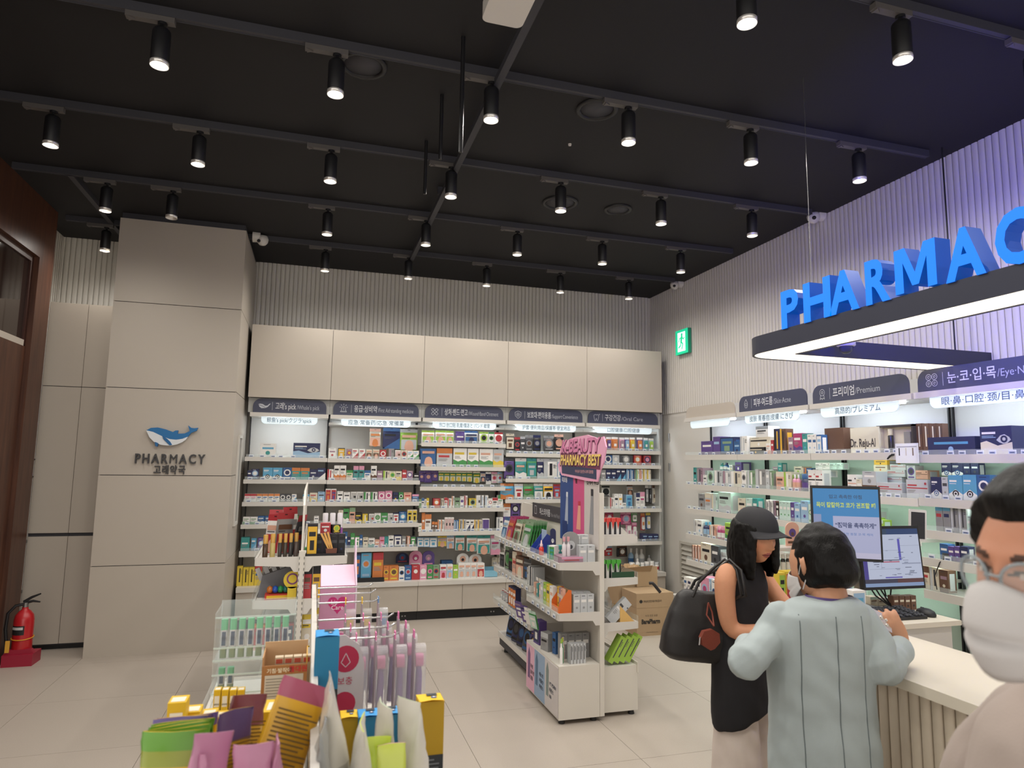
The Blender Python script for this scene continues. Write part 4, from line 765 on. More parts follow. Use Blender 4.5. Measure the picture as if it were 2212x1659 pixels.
# ================================================================ helpers for free-standing goods
def rz(a): return Matrix.Rotation(R(a), 4, 'Z')
def put(kind, D, w, h, d, cs, x, y, z, a, label, group, tilt=0, tilty=0, name=None):
    """one pack with its base centre at x,y,z, front turned a degrees from -y, leaning back by tilt"""
    M = T((x, y, z+.0005)) @ rz(a) @ Matrix.Rotation(R(tilt), 4, 'X') @ Matrix.Rotation(R(tilty), 4, 'Y')
    o = place(kind, D, w, h, d, cs, M, label, group)
    if name: o.name = name
    return o
def gshelf(t, x0, x1, y0, y1, z, side, lip=.04, tag=True):
    """steel gondola shelf with end brackets and a price rail on its outer (side) edge"""
    b = MB().box(x0, x1, y0+.004, y1-.004, z-.02, z)
    xe = x0 if side < 0 else x1
    b.box(xe-.006, xe+.006, y0+.004, y1-.004, z-.035, z+.008); sh = b.obj('shelf', 'white', t)
    xi = x1 if side < 0 else x0
    for y in (y0, y1-.004): MB().prism([(xe, z-.035), (xe, z+.012), (xi, z+.012), (xi, z-.075), (xi+side*.03, z-.075), (xi+side*.05, z-.045)], y, y+.004, 'y').obj('bracket', 'white', sh)
    MB().box(xe+side*.008, xe+side*.010, y0+.01, y1-.01, z, z+.045).obj('front_lip', 'acrylic', sh)
    if tag: tag_row(sh, [(xe+side*.013, y0+.06+.11*k, z-.028) for k in range(int((y1-y0-.08)/.11))], R(-90) if side < 0 else R(90))
    return sh
mat('gondola', '#d3cec4', rough=.45, noise=.02, nscale=5)
# ================================================================ promotion gondola in the middle of the floor
t = thing('gondola_unit', 'white double-sided gondola with K-BEAUTY header and poster panels', 'shelving', (1.865, 4.9, 0))
MB().box(1.856, 1.872, 4.165, 5.86, .03, 1.29).obj('spine_panel', 'gondola', t)
for y in (4.14, 4.83, 5.86):
    b = MB().box(1.85, 1.882, y, y+.028, .03, 1.455 if y < 4.5 else 1.28)
    MB.obj(b, 'post', 'gondola', t)
b = MB().box(1.566, 1.848, 4.14, 4.815, .03, .357); b.obj('base_deck', 'gondola', t)
MB().box(1.66, 1.848, 4.82, 5.88, .05, .12).obj('base_deck', 'charcoal', t); MB().box(1.645, 1.848, 4.82, 5.88, .12, .165).obj('base_shelf', 'white', t)
MB().box(1.884, 2.146, 4.19, 5.88, .03, .316).box(2.14, 2.148, 4.18, 5.88, .27, .335).obj('base_deck', 'gondola', t)
for x, y in ((1.60, 4.18), (2.11, 4.22), (1.82, 4.18), (1.70, 5.8), (2.11, 5.8)): MB().lathe([(.022, 0), (.018, .03)], 10, (x, y, 0)).obj('foot', 'black', t)
for z in (.994, .674): gshelf(t, 1.566, 1.85, 4.14, 4.815, z, -1)
for z in (.992, .725, .45): gshelf(t, 1.60, 1.85, 4.83, 5.88, z, -1)
for z in (1.161, .888, .598): gshelf(t, 1.884, 2.15, 4.19, 5.88, z-.012, 1, tag=False)
# poster on the base front
b = MB(); U = Vector((0, -1, 0)); O = Vector((1.5655, 4.80, .04)); b.box(1.562, 1.5655, 4.15, 4.80, .04, .345, '#cfc9cb')
def P(u, v, d=.004): return O+U*(.65*u)+Z_*(.305*v)+Vector((-d, 0, 0))
for u0, u1, c in ((.0, .28, '#d9a9bd'), (.28, .62, '#8fa6c0'), (.62, 1, '#c9c3c1')): b.quad(P(u0, 0), U*.65*(u1-u0), Z_*.305, c)
for u, c in ((.08, '#6f4f7d'), (.34, '#53708c'), (.68, '#7b8a86')): b.add([P(u-.02, .25, .005), P(u+.05, .25, .005), P(u+.06, .8, .005), P(u+.02, .95, .005), P(u-.02, .8, .005)], [(0, 1, 2, 3, 4)], c)
pst = b.obj('base_poster', 'print', t); b = MB()
for u, tx in ((.15, ('재생', '콜라겐', '앰플')), (.45, ('베스트', '리들샷', '에센스')), (.76, ('VT PDRN', '에센스', '100'))):
    for k, s_ in enumerate(tx): b.text(s_, P(u, .52-.13*k, .0055), U, Z_, .022, None, '#5b4a55' if u < .4 else '#2f3a4d', bold=.02)
b.obj('lettering', 'print', pst)
# poster panels above the shelves
b = MB(); X0 = 1.846
for ya, yb, c in ((4.87, 4.605, '#2f4a86'), (4.605, 4.395, '#d05586'), (4.395, 4.15, '#cbc4c0')): b.box(X0, X0+.006, yb, ya, 1.08, 1.62, c)
pp = b.obj('poster_panel', 'print', t); b = MB(); F = Vector((X0-.001, 0, 0))
def tubepic(y, z, h, w, c, cap): b.add([F+Vector((0, y+w/2, z)), F+Vector((0, y-w/2, z)), F+Vector((0, y-w*.35-.01, z+h)), F+Vector((0, y+w*.2-.01, z+h))], [(0, 1, 2, 3)], c); b.quad(F+Vector((-.0006, y+w*.2-.01, z+h)), U*w*.55, Z_*h*.18, cap)
tubepic(4.74, 1.20, .20, .07, '#a9b3c6', '#d6dbe4'); tubepic(4.50, 1.18, .17, .08, '#e6a58d', '#c23a4b'); tubepic(4.27, 1.17, .26, .075, '#8e8f93', '#303036')
b.quad(F+Vector((-.0006, 4.82, 1.10)), U*.10, Z_*.12, '#24366e')
for y, tx, c in ((4.85, ('모공 흡수', '리프팅'), '#dfe4ee'), (4.58, ('피부 추천', '템'), '#30222c'), (4.37, ('여수분', '선케어 부스터'), '#33302f')):
    for k, s_ in enumerate(tx): b.text(s_, F+Vector((-.0012, y-.02, 1.555-.045*k)), U, Z_, .030, None, c, bold=.03)
b.obj('poster_print', 'print', pp)
# shaped header
ctr = [(4.86, 1.60), (4.80, 1.56), (4.30, 1.53), (4.13, 1.53), (4.09, 1.60), (4.03, 1.66), (3.99, 1.76), (4.03, 1.83), (4.12, 1.82), (4.30, 1.85), (4.55, 1.84), (4.78, 1.81), (4.84, 1.74), (4.82, 1.68), (4.88, 1.64)]
b = MB().prism([(y, z) for y, z in ctr], 1.828, 1.838, 'x', '#e8a8c4'); hd = b.obj('header_sign', 'print', t); b = MB(); F = Vector((1.8265, 0, 0))
b.add([F+Vector((0.0005, y, z)) for y, z in ((4.80, 1.65), (4.14, 1.62), (4.14, 1.545), (4.79, 1.575))], [(0, 1, 2, 3)], '#3a3f5c')
b.add([F+Vector((0.0002, y, z)) for y, z in ((4.82, 1.73), (4.06, 1.70), (4.08, 1.61), (4.82, 1.645))], [(0, 1, 2, 3)], '#7a3a55')
for s_, y, z, h, w, c, dk in (('K-BEAUTY', 4.79, 1.735, .095, .70, '#d783ab', '#6a2c4e'), ('PHARMACY BEST', 4.82, 1.64, .075, .74, '#f0cf73', '#5a2a44')):
    b.text(s_, F+Vector((-.0005, y+.012, z-.008)), U, Z_, h, w+.02, dk, bold=.06, slant=.18); b.text(s_, F+Vector((-.0015, y, z)), U, Z_, h, w, c, bold=.03, slant=.18)
b.text('약사님이 엄선한 K-뷰티 플랫폼', F+Vector((-.0006, 4.52, 1.585)), U, Z_, .018, .33, '#d9a0a4', bold=.01)
MB.obj(b, 'header_lettering', 'print', hd)
# dark category board on the far half
b = MB().box(1.846, 1.852, 4.87, 5.55, 1.19, 1.31, '#3f3c42'); cb = b.obj('category_board', 'print', t); b = MB()
b.text('파스의약품', Vector((1.8455, 5.36, 1.225)), U, Z_, .045, .26, '#cfcdd0', bold=.015); b.text('Pain relief Patch', Vector((1.8455, 5.08, 1.225)), U, Z_, .03, .2, '#9a989c'); b.line(Vector((1.8455, 5.46, 1.25)), U, Z_, [(-.03, -.03), (.02, -.03), (.02, .035), (-.03, .035)], .005, '#cfcdd0', 0, True); b.obj('lettering', 'print', cb)
# goods on the near half, left side
G = 'goods on the K-BEAUTY gondola'
def kk(kind, D, w, h, d, cs, x, y, z, a, lab, **k): return put(kind, D, w, h, d, cs, x, y, z, a, lab+' on the K-BEAUTY gondola', G, **k)
for i in range(2): kk('g', 'F', .055, .115, .055, 'iiw', 1.745+.058*i, 4.20, .994, 0, ('left', 'right')[i]+' front silver-grey carton on the top shelf')
for i in range(2): kk('g', 'F', .055, .06, .05, 'iiw', 1.73+.058*i, 4.27, 1.06+.05, 0, ('left', 'right')[i]+' rear stacked silver-grey carton')
for i in range(2): kk('g', 'F', .055, .115, .05, 'iiw', 1.73+.058*i, 4.27, .994, 0, ('left', 'right')[i]+' rear lower silver-grey carton')
kk('f', 'C', .12, .20, .008, 'hid', 1.68, 4.235, .994, 0, 'tall grey arched display back')
kk('g', 'A', .15, .045, .17, 'apr', 1.66, 4.235, .994, 0, 'low lilac display tray of a perfume set').location.z += 0
for i in range(2): MB().lathe([(.014, 0), (.014, .075), (.006, .08), (.006, .095)], 12, (1.62+.03*i, 4.20, 1.04), '#c9c1c4').lathe([(.009, .096), (.010, .125)], 12, (1.62+.03*i, 4.20, 1.04), '#d9a0a8').obj('perfume_bottle', 'gloss', label=('left', 'right')[i]+' slim glass perfume bottle on the lilac display tray', cat='bottle', group='perfume testers')
for i in range(3): kk('g', 'F', .04, .09, .06, 'ttw', 1.60+.041*i, 4.40, .994, -8, f'{ordn(i)} teal carton behind the perfume bottles')
kk('g', 'S', .05, .10, .045, 'wgt', 1.595, 4.33, .994, -60, 'white carton with teal print')
kk('g', 'P', .07, .075, .06, 'mpf', 1.70, 4.50, .994, -60, 'magenta carton behind the teal cartons')
kk('f', 'F', .06, .19, .004, 'niw', 1.67, 4.55, .994, -70, 'navy tester card')
t3 = thing('tester_stand', 'navy cosmetic tester stand at the shelf edge of the K-BEAUTY gondola', 'stand', (1.60, 4.70, .994), group=G)
b = MB().prism([(1.575, .995), (1.70, .995), (1.70, 1.115), (1.665, 1.135), (1.575, 1.025)], 4.66, 4.665, 'y', '#2b3f8c').prism([(1.575, .995), (1.70, .995), (1.70, 1.115), (1.665, 1.135), (1.575, 1.025)], 4.775, 4.78, 'y', '#2b3f8c').box(1.575, 1.70, 4.665, 4.775, .995, 1.0, '#8c9fd0').box(1.695, 1.70, 4.665, 4.775, 1.0, 1.115, '#2b3f8c'); b.obj('holder', 'gloss', t3)
MB().box(1.66, 1.664, 4.67, 4.77, 1.0, 1.16, '#9fb4cf').obj('leaflet', 'print', t3)
MB().lathe([(.018, 0), (.018, .05), (.008, .06)], 12, (1.60, 4.60, .995), '#c9372f').lathe([(.011, .06), (.011, .075), (.006, .08), (.005, .10), (0, .105)], 12, (1.60, 4.60, .995), '#e9c9c9').obj('dropper_bottle', 'gloss', label='small red dropper bottle beside the navy tester stand', cat='bottle', group=G)
for i in range(3): kk('g', 'F', .047, .12, .06, 'ihw', 1.70+.049*i, 4.20, .674, 0, f'{ordn(i)} of three silver cartons on the middle shelf')
for i in range(3): kk('g', 'F', .047, .125, .06, 'ihw', 1.70+.049*i, 4.265, .674, 0, f'{ordn(i)} of three silver cartons in the second row, middle shelf')
t3 = thing('display_box', 'orange cut-front display box on the middle shelf of the K-BEAUTY gondola', 'display', (1.61, 4.24, .674), group=G); b = MB()
prof = [(.0, .001), (.085, .001), (.085, .15), (.065, .155), (.0, .07)]
for y in (4.165, 4.305): b.prism([(1.575+u, .674+v) for u, v in prof], y, y+.003, 'y', '#d86a2c')
b.box(1.575, 1.66, 4.168, 4.305, .675, .678, '#d86a2c').box(1.657, 1.66, 4.168, 4.305, .678, .82, '#d2a97a').box(1.573, 1.576, 4.168, 4.305, .678, .72, '#e08048'); b.obj('carton_shell', 'print', t3)
for i, c in enumerate(('fue', 'aue', 'xue')): kk('g', 'F', .04, .15, .02, c, 1.615+.003*i, 4.20+.04*i, .679, -90, f'{ordn(i)} slim {CN[c[0]]} carton in the orange display box')
for i, c in enumerate(('wef', 'yed', 'lee', 'iew')): kk('g', 'F', .06, .145, .03, c, 1.605, 4.36+.066*i, .674, -90, f'{ordn(i)} clear-fronted {CN[c[0]]} carton beside the orange box')
for i in range(3): kk('k', 'F', .05, .14, .03, ('ewf', 'wet', 'hwf')[i], 1.61, 4.62+.06*i, .674, -90, f'{ordn(i)} beige blister pack at the shelf end')
for i in range(5): kk('g', 'E', .021, .125, .05, 'ihk', 1.665+.0225*i, 4.20, .357, 0, f'{ordn(i)} narrow grey carton on the base deck')
for i in range(4): kk('g', 'F', .05, .16, .05, 'hiw', 1.66+.052*i, 4.32, .357, 0, f'{ordn(i)} grey carton in the rear row of the base deck')
for i, c in enumerate(('wlr', 'glw', 'cyw', 'fiw')): MB().lathe([(.010, 0), (.010, .10), (.006, .105), (.006, .13)], 10, (1.60+.012*i, 4.19+.02*i, .358), PAL[c[0]]).lathe([(.007, .131), (.005, .155)], 10, (1.60+.012*i, 4.19+.02*i, .358), PAL[c[1]]).obj('lip_tint', 'gloss', label=f'{ordn(i)} slim {CN[c[0]]} tint tube on the base deck of the K-BEAUTY gondola', cat='tube', group=G)
kk('g', 'A', .09, .12, .07, 'hik', 1.63, 4.52, .357, -75, 'grey tapered box on the base deck'); kk('g', 'F', .04, .14, .05, 'bnk', 1.66, 4.43, .357, -75, 'dark blue carton on the base deck'); kk('g', 'S', .10, .16, .06, 'vnw', 1.63, 4.70, .357, -85, 'purple carton on the base deck')
for i, (c, y, a) in enumerate((('avw', 4.86, -70), ('nvw', 4.72, -70), ('gcw', 4.53, -72), ('iww', 4.63, -72))): kk('q', 'S', .085, .13, .012, c, 1.535, y, .50, a, f'{CN[c[0]]} sachet hanging from the middle shelf edge', tilt=14)
# far half, left side
def fan(n, c, x, y, z, w, h, lab, dy=.024, tilt=-13, D='P'):
    for i in range(n): kk('q', D, w, h, .012, c, x+dy*i, y+.004*i, z, -86, f'{ordn(i)} {CN[c[0]]} pouch of the {lab}', tilt=tilt)
fan(2, 'wbq', 1.64, 5.74, .992, .12, .18, 'white leaning pair', .05)
fan(6, 'rmo', 1.635, 5.56, .992, .14, .20, 'red leaning row')
fan(6, 'ezu', 1.635, 5.36, .992, .14, .19, 'cream leaning row')
fan(6, 'gzi', 1.635, 5.10, .992, .16, .20, 'green leaning row')
for i, (c, w, h, y) in enumerate((('wkd', .10, .13, 5.76), ('kzg', .15, .20, 5.62), ('kdg', .15, .19, 5.50), ('fer', .08, .19, 5.38), ('ufe', .14, .17, 5.24), ('hdb', .12, .17, 5.10), ('wid', .05, .12, 5.0))): kk('g' if i in (0, 3, 4, 6) else 'q', 'SCFAPSF'[i], w, h, .05 if i in (0, 3, 4, 6) else .02, c, 1.66, y, .725, -80, f'{CN[c[0]]} {("carton" if i in (0, 3, 4, 6) else "pouch")}, {ordn(i)} from the far end, second shelf')
for i in range(8): kk('g', 'N', .012, .14, .10, 'ikwdkiwk'[i]+'kw', 1.67, 4.86+.016*i, .725, -80, f'{ordn(i)} slim mask sheet carton')
for i in range(3): kk('g', 'S', .055, .17, .05, 'now', 1.66, 5.50-.06*i, .45, -78, f'{ordn(i)} navy and orange carton on the third shelf')
for i in range(3): kk('k', 'F', .06, .09, .03, 'rwi', 1.66, 5.80-.075*i, .45, -78, f'{ordn(i)} red blister pack on the third shelf')
for i, c in enumerate(('bkn', 'nkd', 'knb', 'dbk', 'vnx')): kk('q', 'C', .13, .22, .03, c, 1.68, 5.62-.15*i, .168, -76, f'{ordn(i)} {CN[c[0]]} support pouch on the bottom shelf', tilt=-12)
# right side of the gondola
t3 = thing('display_tray', 'white cut-corner tray of red-topped cosmetics on the K-BEAUTY gondola', 'display', (2.0, 4.25, 1.15)); b = MB()
b.box(1.89, 2.14, 4.20, 4.32, 1.152, 1.156).prism([(1.89, 1.152), (2.14, 1.152), (2.14, 1.17), (2.04, 1.255), (1.89, 1.255)], 4.317, 4.32, 'y').box(1.89, 2.14, 4.20, 4.203, 1.156, 1.175); b.obj('shell', 'white', t3)
for i in range(4):
    x = 1.912+.038*i
    for (cl, cm, nm, z, lab) in (('#23222a', '#d8463f', 'red-topped', 1.157, 'upper'), ('#24302a', '#4aa53b', 'green-topped', .878, 'lower')):
        tt = thing('cosmetic_tube', f'{nm} black and white cosmetic tube, {ordn(i)} from the post on the {lab} tray', 'tube', (x, 4.245, z), group='cosmetic tubes on the right side trays')
        MB().box(x-.016, x+.016, 4.22, 4.27, z, z+.10, '#dcdad6').box(x+.004, x+.017, 4.218, 4.2705, z, z+.10, cl).obj('body', 'gloss', tt); MB().box(x-.016, x+.017, 4.218, 4.272, z+.10, z+.125, cm).prism([(x-.004, z+.05), (x+.006, z+.10), (x-.014, z+.10)], 4.2165, 4.218, 'y', cm).obj('cap', 'gloss', tt)
kk('g', 'F', .06, .15, .05, 'hiw', 1.925, 4.45, .876, 0, 'grey carton behind the green-topped tubes'); kk('g', 'N', .055, .09, .05, 'ggl', 1.94, 4.40, 1.03, 10, 'bright green carton on top of the grey one', tilt=0)
b = MB(); b.box(1.965, 2.13, 4.196, 4.20, .878, .925, '#24482f').obj('tray_front', 'print', label='dark green patterned tray front under the green-topped tubes', cat='tray')
# crumpled clear bag, leaning carton and yellow wedge on the third tray
me = bpy.data.meshes.new('plastic_bag'); bm = bmesh.new(); bmesh.ops.create_icosphere(bm, subdivisions=4, radius=.10)
rg = random.Random(5)
from mathutils import noise as _ns
for v in bm.verts: k = 1+.35*_ns.noise(v.co*14)+.15*_ns.noise(v.co*40); v.co = Vector((v.co.x*.9*k, v.co.y*1.1*k, v.co.z*.9*k))
mz = min(v.co.z for v in bm.verts)
for v in bm.verts: v.co.z -= mz
bm.to_mesh(me); bm.free(); me.materials.append(MATS['film'])
for p_ in me.polygons: p_.use_smooth = True
link('plastic_bag', me, None, T((1.985, 4.45, .588)), 'crumpled clear plastic bag on the third right-hand tray of the gondola', 'bag')
kk('g', 'H', .07, .19, .04, 'iwd', 1.955, 4.235, .60, 0, 'white printed carton leaning on the third tray', tilty=48)
MB().prism([(2.03, .588), (2.14, .588), (2.03, .70)], 4.21, 4.30, 'y', '#d9b06a').obj('wedge_display', 'print', label='yellow wedge display stand on the third right-hand tray', cat='display')
for i in range(4): kk('g', 'E', .036, .19, .07, 'lld', 1.955+.042*i, 4.245, .335, 0, f'{ordn(i)} leaning lime carton on the right base', tilty=32)
for i in range(3): kk('g', 'F', .05, .13, .05, 'irh', 1.915+.02*i, 4.36+.06*i, .317, 0, f'{ordn(i)} grey and red carton behind the lime row', tilty=8)
kk('g', 'F', .05, .22, .05, 'imw', 1.915, 4.60, .317, 0, 'tall grey and magenta carton at the back of the right base')
# ================================================================ far gondola on the left aisle
t = thing('gondola_unit', 'white slotted-post gondola of small goods in front of the Whale sign', 'shelving', (-.04, 4.9, 0))
for y in (4.14, 5.86): MB().box(-.055, -.021, y, y+.03, 0, 1.12).obj('post', 'gondola', t)
sl = MB()
for k in range(32):
    for x in (-.053, -.026): sl.box(x, x+.003, 4.1385, 4.1395, .08+.032*k, .08+.032*k+.015, '#444')
sl.obj('slots', 'print', t, kind='stuff')
MB().prism([(4.15, .03), (5.88, .03), (5.88, 1.46), (4.30, 1.46), (4.19, 1.38), (4.165, 1.12), (4.15, 1.10)], -.045, -.033, 'x').obj('spine_panel', 'gondola', t)
for s_, a, c in ((-1, -.29, -.05), (1, -.026, .214)):
    for z in (1.075, .835, .56): gshelf(t, a, c, 4.15, 5.86, z, s_, tag=False)
    MB().box(a, c, 4.15, 5.86, .05, .20).obj('base_deck', 'gondola', t)
G2 = 'goods on the slotted-post gondola'
def g2(kind, D, w, h, d, cs, x, y, z, a, lab, **k): return put(kind, D, w, h, d, cs, x, y, z, a, lab+' on the slotted-post gondola', G2, **k)
def vial(x, y, z, r, h, c1, c2, lab, grp, name='perfume_vial'):
    tt = thing(name, lab, 'bottle', (x, y, z), group=grp)
    MB().lathe([(r*.95, 0), (r, .004), (r, h*.6), (r*.8, h*.63)], 12, (x, y, z), c1).obj('body', 'gloss', tt); MB().lathe([(r*.88, h*.63), (r*.9, h*.98), (r*.8, h)], 12, (x, y, z), c2).obj('cap', 'gloss', tt)
    return tt
for i, (x, h, c) in enumerate(((-.245, .135, '#4a3626'), (-.205, .14, '#b9a768'), (-.165, .14, '#38352f'), (-.135, .14, '#413a30'), (-.105, .14, '#2f2e2d'))): vial(x, 4.19+.005*i, 1.076, .015 if i < 2 else .011, h, c, '#c79a4a', f'{ordn(i)} gold-capped ampoule in the front row of the slotted-post gondola', 'gold-capped ampoules')
vial(-.075, 4.24, 1.076, .013, .14, '#5b4f4a', '#c79a4a', 'gold-capped ampoule nearest the slotted post, set back from the row', 'gold-capped ampoules')
for i, (x, y, a) in enumerate(((-.22, 4.34, -30), (-.16, 4.36, 20), (-.11, 4.40, 35), (-.08, 4.34, 60), (-.20, 4.46, -15))): g2('q', 'P', .10, .24+.02*(i % 3), .02, ('wrf', 'hru', 'wrh', 'drh', 'wrd')[i], x, y, 1.076, a, f'{ordn(i)} of the sample bags with red headers', tilt=(-8, 12, -5, 10, 0)[i])
for i in range(4): g2('g', 'F', .042, .125, .05, 'knd', .055+.044*i, 4.24, 1.08, 0, f'{ordn(i)} tall black carton on the top right shelf')
g2('g', 'S', .06, .19, .06, 'kxk', .015, 4.21, 1.08, 0, 'tallest black and gold carton on the top right shelf')
MB().box(-.02, .205, 4.16, 4.36, 1.0755, 1.08).box(-.02, .205, 4.16, 4.163, 1.08, 1.10).obj('display_tray', 'black', label='black tray under the black cartons on the slotted-post gondola', cat='tray')
MB().prism([(.10, 1.0805), (.155, 1.0805), (.16, 1.125), (.095, 1.125)], 4.165, 4.195, 'y', '#6a3f2f').obj('sample_cup', 'print', label='small brown cup of gold sample sticks on the black tray', cat='cup')
for i in range(3): MB().box(-.006, .006, -.002, .002, 0, .10, '#d9a35a').obj('sample_stick', 'print', None, T((.112+.009*i, 4.18, 1.126)) @ Matrix.Rotation(R(-28+6*i), 4, 'Y'), label=f'{ordn(i)} gold sample stick leaning in the small brown cup', cat='stick', group='gold sample sticks')
for i in range(3): vial(.09+.045*i, 4.42, 1.076, .019, .24, '#8a4a92', '#dedade', f'{ordn(i)} white-capped purple bottle behind the black cartons', 'purple bottles', 'bottle')
g2('g', 'F', .06, .06, .05, 'rww', .09, 4.30, 1.205, 0, 'small red carton on top of the black cartons'); g2('g', 'C', .05, .05, .05, 'kyl', .15, 4.30, 1.205, 15, 'small yellow-spotted carton on top of the black cartons')
# second level left: grey display, round yellow card, bright eggs
t3 = thing('display_box', 'slanted grey display box holding white sticks on the slotted-post gondola', 'display', (-.18, 4.4, .835), group=G2)
MB().prism([(-.28, .836), (-.08, .836), (-.08, 1.02), (-.26, .96)], 4.30, 4.50, 'y', '#77787d').obj('shell', 'print', t3)
for i in range(4): MB().box(-.013, .013, -.008, .008, 0, .075, '#b9b9bb').obj('stick', 'gloss', t3, (t3.matrix_basis.inverted() @ T((-.262+.042*i, 4.34, .93+.012*i)) @ Matrix.Rotation(R(-24), 4, 'Y')))
MB().tube([(-.085, 4.19, .95), (-.085, 4.195, .95)], .05, 24, '#e0c43c').box(-.11, -.06, 4.19, 4.195, .836, .91, '#e0c43c').disc((-.085, 4.1895, .955), (1, 0, 0), (0, 0, 1), .033, '#7d3f78', 0, 18, .024).obj('display_card', 'print', label='round yellow display card by the slotted post', cat='card', group=G2)
for i, (x, c) in enumerate(((-.21, '#c8742d'), (-.18, '#2456b8'), (-.15, '#2f9a52'), (-.12, '#2f7f74'))): MB().lathe([(.0, 0), (.014, .006), (.018, .02), (.014, .036), (0, .044)], 12, (x, 4.24, .868), c, cap=False).obj('candy_egg', 'gloss', label=f'{ordn(i)} bright wrapped candy egg in the red tray', cat='candy', group='wrapped candy eggs')
MB().box(-.235, -.10, 4.21, 4.28, .836, .867, '#c23a2c').box(-.225, -.11, 4.2085, 4.21, .842, .860, '#e2b72c').obj('candy_tray', 'print', label='red and yellow tray under the candy eggs', cat='tray')
for i, c in enumerate(('rku', 'xku', 'ykw')): g2('g', 'A', .045, .20, .06, c, .0+.052*i, 4.21, .836, 0, f'{CN[c[0]]} chocolate carton on the second right shelf')
for i, c in enumerate(('gwg', 'nwr', 'vwd', 'pmw')): g2('g', 'C', .055, .09, .05, c, .0+.062*i, 4.55, 1.0, 0, f'{CN[c[0]]} gum carton stacked behind the chocolate cartons')
for i, c in enumerate(('gwg', 'nwr', 'vwd', 'pmw')): g2('g', 'F', .055, .16, .05, 'dkh', .0+.062*i, 4.55, .836, 0, f'{ordn(i)} dark carton under the gum cartons')
for i, c in enumerate(('yew', 'eyf', 'yfe')): g2('q', 'P', .065, .22, .02, c, .01+.072*i, 4.20, .561, 0, f'{ordn(i)} yellow banana-print pouch on the third right shelf')
for i, c in enumerate(('oru', 'hdk', 'rnw')): g2('g', 'S', .07, .14, .05, c, -.25+.075*i, 4.21, .561, 0, f'{CN[c[0]]} carton on the third left shelf')
for i, c in enumerate(('wid', 'qbw', 'eou')): g2('g', 'S', .07, .2, .06, c, -.25+.075*i, 4.21, .2005, 0, f'{CN[c[0]]} carton on the left base deck')
# pink lip-care display
t = thing('lip_care_display', 'pink cardboard lip care display with a heart and watermelon print', 'display', (.2, 3.02, .76))
x0, x1 = at(693, 1268, y=2.95).x, at(768, 1262, y=2.95).x; zt = at(730, 1265, y=2.95).z
MB().box(x0, x1, 2.95, 3.12, .761, zt, '#c98fae').add([(x0, 2.95, zt), (x1, 2.95, zt), (x1, 3.12, zt+.06), (x0, 3.12, zt+.06)], [(0, 1, 2, 3)], '#e3bcd0').add([(x0, 3.12, .761), (x1, 3.12, .761), (x1, 3.12, zt+.06), (x0, 3.12, zt+.06)], [(3, 2, 1, 0)], '#e3bcd0').obj('carton', 'print', t)
MB().prism([(2.95, .761), (3.125, .761), (3.125, zt+.17), (3.09, zt+.18), (3.05, zt+.10), (2.98, zt+.03), (2.95, zt)], x1+.001, x1+.007, 'x', '#dcc3d6').obj('side_wing', 'print', t)
b = MB(); cx = (x0+x1)/2; cz = zt-.075; hp = []
for i in range(24):
    a = 2*math.pi*i/24; hp.append((cx+.0028*16*math.sin(a)**3*.9, cz+.0025*(13*math.cos(a)-5*math.cos(2*a)-2*math.cos(3*a)-math.cos(4*a))))
b.add([(x, 2.9494, z) for x, z in hp], [tuple(range(24))[::-1]], '#c22a72'); b.text('Lip', (cx-.012, 2.9488, cz), X_, Z_, .018, None, '#f2dbe6', bold=.01, al='c'); b.text('Care', (cx, 2.9488, cz-.022), X_, Z_, .018, None, '#f2dbe6', bold=.01, al='c')
b.disc((cx+.01, 2.9494, zt-.25), (1, 0, 0), (0, 0, 1), .075, '#587c74', 0, 28); b.disc((cx+.01, 2.9490, zt-.25), (1, 0, 0), (0, 0, 1), .066, '#e0b0c6', 0, 28); b.disc((cx+.01, 2.9486, zt-.25), (1, 0, 0), (0, 0, 1), .058, '#c95c97', 0, 28)
for u, v in ((-.02, .02), (.02, .025), (.03, -.01), (-.03, -.015)): b.disc((cx+.01+u, 2.9482, zt-.25+v), (1, 0, 0), (0, 0, 1), .005, '#8a3b6c', 0, 8)
b.obj('front_print', 'print', t)
# ================================================================ near gondola below the viewer
NZ = .86
t = thing('gondola_unit', 'low white gondola of sweets and pouches directly below the viewer', 'shelving', (.03, 1.9, 0))
MB().box(.021, .033, .75, 3.0, .02, 1.12).obj('spine_panel', 'gondola', t)
MB().box(.019, .035, .75, 3.0, 1.12, 1.126).obj('top_trim', 'white', t)
for s_, a, c in ((-1, -.32, .017), (1, .037, .37)):
    gshelf(t, a, c, .75, 3.15 if s_ > 0 else 3.0, NZ-.1 if s_ > 0 else NZ-.1, s_, tag=False); MB().box(a, c, .75, 3.0, .02, .16).obj('base_deck', 'gondola', t); gshelf(t, a, c, .75, 3.0, .46, s_, tag=False)
MB().box(.0375, .0395, 2.9, 3.15, .6, .76).obj('shelf_extension', 'white', t)
NZ = .76
for i, y in enumerate((3.02,)): MB().lathe([(.004, 0), (.004, .02)], 6, (.3, y, .46)).obj('stud', 'steel', t)
G3 = 'goods on the low gondola'
def g3(kind, D, w, h, d, cs, x, y, z, a, lab, **k): return put(kind, D, w, h, d, cs, x, y, z, a, lab+' on the low gondola', G3, **k)
